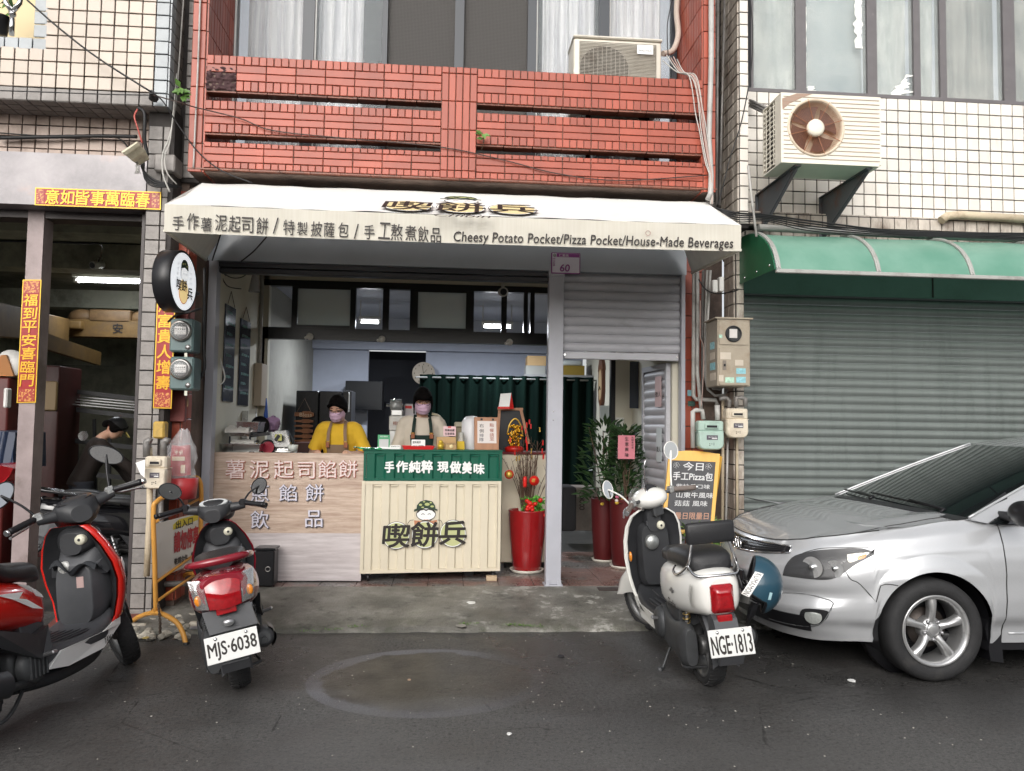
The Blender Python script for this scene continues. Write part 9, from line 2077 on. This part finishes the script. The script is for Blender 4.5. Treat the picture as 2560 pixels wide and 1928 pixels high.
tag(rebase(MB().grid(lambda u, v: Vector((-2.75+.55*u, 5.62+.5*v, .03+.09*v+.01*mn.noise(Vector((u*4,v*4,0))))), 10, 10).build('red_ramp_plate', mat('faded_red_plate', (.16,.055,.045), .6, var=.3, vscale=6), fix=False), (-2.5,5.7,.03)), 'faded red steel plate ramp leading into the garage', 'ramp')
b = MB(); pbox(b, 'd2', 1508, 690, 1632, 858, 5.75, .09, .012); tag(b.build('yellow_box', mat('ochre_box', (.48,.31,.07), .5, dirt=(.25,.17,.06), dscale=10)), 'ochre yellow box on the left pier above its gas meter', 'box')
bk = thing('hanging_bag', 'clear plastic bag holding a red printed pouch hung on the lower red wall', 'bag', at('a3', 1150, 260, 5.9)); c0 = at('a3', 1140, 180, 5.88); w_ = .075
MB().grid(lambda u, v: c0+Vector((w_*(1-.15*v)*math.sin(PI*(u-.5))*1.05, -.045*math.cos(PI*(u-.5)), -.11+.22*v+.004*math.sin(9*u))), 14, 8).build('pouch', mat('red_pouch', (.42,.035,.04), .35), bk, fix=False)
b = MB(); letters(b, '平安', c0+Vector((-.03,-.05,.045)), (.06,0,0), (0,0,.03), NV, .0, .01); b.box(c0.x-.045, c0.x+.045, c0.y-.052, c0.y-.050, c0.z-.0, c0.z+.03); b.box(c0.x+.02, c0.x+.05, c0.y-.054, c0.y-.052, c0.z-.09, c0.z-.03); b.build('label_print', mat('cream_print', (1,1,1)), bk, fix=False)
BAG = mat('clear_bag', (.85,.86,.88), .12, alpha=.22, coat=.8, bump=.4, bscale=30)
def bagf(u, v): a = 2*PI*u; r = .105*(1-.75*max(0, v-.62)/.38)*(1+.15*mn.noise(Vector((math.cos(a)*2, math.sin(a)*2, v*6)))); return c0+Vector((r*math.cos(a)+.03*max(0,v-.6), r*.6*math.sin(a), -.13+.36*v+.02*mn.noise(Vector((u*8, v*3, 5)))))
MB().grid(bagf, 40, 24).build('clear_bag', BAG, bk, fix=False)
tag(MB().lathe([(0,0),(.10,0),(.115,.15),(.10,.155)], at('a3', 1145, 420, 5.92), 'Z', 24).build('red_bowl', mat('red_pouch', (1,1,1))), 'red rounded tub under the hanging plastic bag', 'tub')
tagp = at('a3', 880, 240, 5.55); tag(rebase(MB().prism([at('a3', 855, 195, 5.55), at('a3', 915, 175, 5.55), at('a3', 912, 290, 5.55), at('a3', 885, 265, 5.55)], (0,.002,0)).build('paper_slip', LG_WH), tagp), 'white paper slip tucked beside the left pier gas meter', 'paper')
YA_ = 6.05; cbd = thing('chalkboard_stand', 'yellow framed chalkboard A stand listing pizza pockets behind the white scooter', 'sign', at('b5', 1040, 1340, YA_))
tl_, tr_, br_, bl2_ = at('b5', 895, 722, YA_+.16), at('b5', 1236, 738, YA_+.10), at('b5', 1185, 1350, YA_-.08), at('b5', 835, 1350, YA_-.03)
FRW = mat('yellow_varnished_wood', (.66,.36,.05), .35, var=.08, stretch=(1,1,.2), vscale=20)
Q = lambda u, v, k=0: bl2_.lerp(br_, u).lerp(tl_.lerp(tr_, u), v)+Vector((0,-.0016*k,0))
cb0 = .16
b = MB();
for (u0, v0, u1, v1) in ((0,.0,.07,1),(.93,.0,1,1)): b.prism([Q(u0,v0), Q(u1,v0), Q(u1,v1), Q(u0,v1)], (0,.022,0))
b.build('side_rail', FRW, cbd)
top = [Q(.07+.86*i/10, 1+.02*math.sin(PI*i/10)) for i in range(11)]; MB().prism([Q(.07,.905), Q(.93,.905)]+list(reversed(top)), (0,.022,0)).build('top_rail', FRW, cbd); MB().prism([Q(.07,cb0-.045), Q(.93,cb0-.045), Q(.93,cb0), Q(.07,cb0)], (0,.022,0)).build('bottom_rail', FRW, cbd)
MB().prism([Q(.07,cb0), Q(.93,cb0), Q(.93,.905), Q(.07,.905)], (0,.02,0)).xf(Matrix.Translation((0,.004,0))).build('slate', mat('chalk_slate', (.045,.045,.05), .55, var=.3, vscale=10), cbd)
b = MB()
for u in (.02, .98): b.bar(Q(u,.97)+Vector((.03,.04,0)), Q(u,0)+Vector((.10,.34,0)), .022, .022)
b.build('rear_leg', FRW, cbd)
def ck(s, u0, v0, u1, v1, m, bold=.004): b = MB(); o = Q(u0, v0, 0)+Vector((0,.0035,0)); letters(b, s, o, Q(u1,v0)-Q(u0,v0), Q(u0,v1)-Q(u0,v0), NV, .002, bold); b.build('lettering', m, cbd, fix=False)
CHK = mat('white_chalk', (.62,.62,.62), .9); CHO = mat('orange_chalk', (.5,.28,.2), .9)
ck('Northwind', .25, .945, .80, .985, INK, .006); ck('Walk into the future', .2, .915, .84, .935, INK, .004)
ck('今日', .30, .80, .70, .89, CHK, .02); ck('手工Pizza包', .12, .69, .90, .78, CHK, .022); ck('紫地瓜口味', .2, .60, .86, .65, CHK, .006); ck('山東牛風味', .22, .50, .94, .56, CHK, .012); ck('菇菇 風味', .2, .41, .84, .47, CHK, .006); ck('限量日限量日', .1, .27, .88, .34, CHO, .012)
for u in (.17, .80):
 b = MB()
 for k in range(5): c_ = Q(u+.035*math.cos(2*PI*k/5), .85+.018*math.sin(2*PI*k/5)); b.tube([c_+Vector((.012*math.cos(2*PI*j/10), .002, .012*math.sin(2*PI*j/10))) for j in range(11)], .0012, 4, False)
 b.build('chalk_flower', CHK, cbd)
gp_ = bushy('spider_plant', 'bright green grassy plant under the chalkboard stand', at('b5', 1050, 1335, 6.12), .16, .10, 130, .16, mat('grass_leaf', (.16,.28,.07), .5, rand=.3), 41, .9)
rnd = random.Random(17); W_ = MB()
for (x, y) in ((430,435),(560,420),(1170,408),(1200,405),(1410,412),(1440,412),(1500,414),(300,445),(1540,418)):
 p = atz('c2', x, y, .03)
 for i in range(26): a = rnd.uniform(0, 2*PI); leaf(W_, p+Vector((rnd.uniform(-.06,.06), rnd.uniform(-.015,.015), rnd.uniform(0,.012))), (math.cos(a), math.sin(a), rnd.uniform(.2,1)), .008, .02, (0,0,1))
tag(stuff(W_.build('kerb_weeds', mat('weed_green', (.12,.22,.05), .6, rand=.3), fix=False)), 'tiny green weeds along the edge of the asphalt', 'weeds')
L_ = MB()
for i in range(150):
 x, y = rnd.uniform(-2.2,2.6), rnd.uniform(3.2,5.5); s = rnd.uniform(.002,.0055); a = rnd.uniform(0, PI)
 L_.prism([(x+s*math.cos(a+k*2*PI/5)*rnd.uniform(.6,1.3), y+s*math.sin(a+k*2*PI/5)*rnd.uniform(.6,1.3), .0005) for k in range(5)], (0,0,.002))
tag(stuff(L_.build('litter_specks', mat('pale_grit', (.42,.40,.36), .8, rand=.3), fix=False)), 'pale grit and petals scattered over the asphalt', 'litter')
def bit(nm, label, k, x, y, r, m, Z=.004):
 p = atz(k, x, y, Z); b = MB(); rr = random.Random(x); b.prism([p+Vector((r*math.cos(a)*rr.uniform(.7,1.2), r*1.3*math.sin(a)*rr.uniform(.7,1.2), 0)) for a in [2*PI*i/9 for i in range(9)]], (0,0,.003)); tag(rebase(b.build(nm, m), p), label, 'litter')
bit('pebble', 'round pale petal lying on the asphalt near the bottom centre', 'c4', 1653, 676, .012, LG_WH); bit('dry_leaf', 'yellow dry leaf on the road behind the red scooter', 'a3', 285, 1558, .02, mat('dry_leaf', (.5,.38,.12), .7)); bit('dry_leaf', 'brown dry leaf by the foot of the orange frame', 'a3', 920, 1300, .022, mat('dry_leaf', (1,1,1)), .03)
bit('paper_scrap', 'white paper scrap on the road beneath the silver car', 'b7', 905, 1572, .022, LG_WH); bit('cigarette_end', 'cigarette end on the road patch', 'c4', 1040, 344, .010, mat('cig_tan', (.5,.35,.25), .7)); bit('bottle_cap', 'dark flat disc on the road right of the patch', 'c4', 1973, 200, .022, BLACK)
bit('torn_paper', 'torn white paper on the concrete ramp', 'c2', 1190, 282, .035, LG_WH, .085); bit('stone_chip', 'grey stone chip at the ramp edge', 'c2', 1135, 408, .035, mat('chip_grey', (.3,.28,.25), .8), .04)
dr = MB(); p = atz('c2', 1950, 215, .10); dr.box(p.x-.09, p.x+.13, p.y-.05, p.y+.06, .098, .118); tag(rebase(dr.build('drain_grate', mat('rust_grate', (.06,.045,.04), .7, var=.4)), p), 'small rusty drain plate in the ramp left of the white scooter', 'drain')
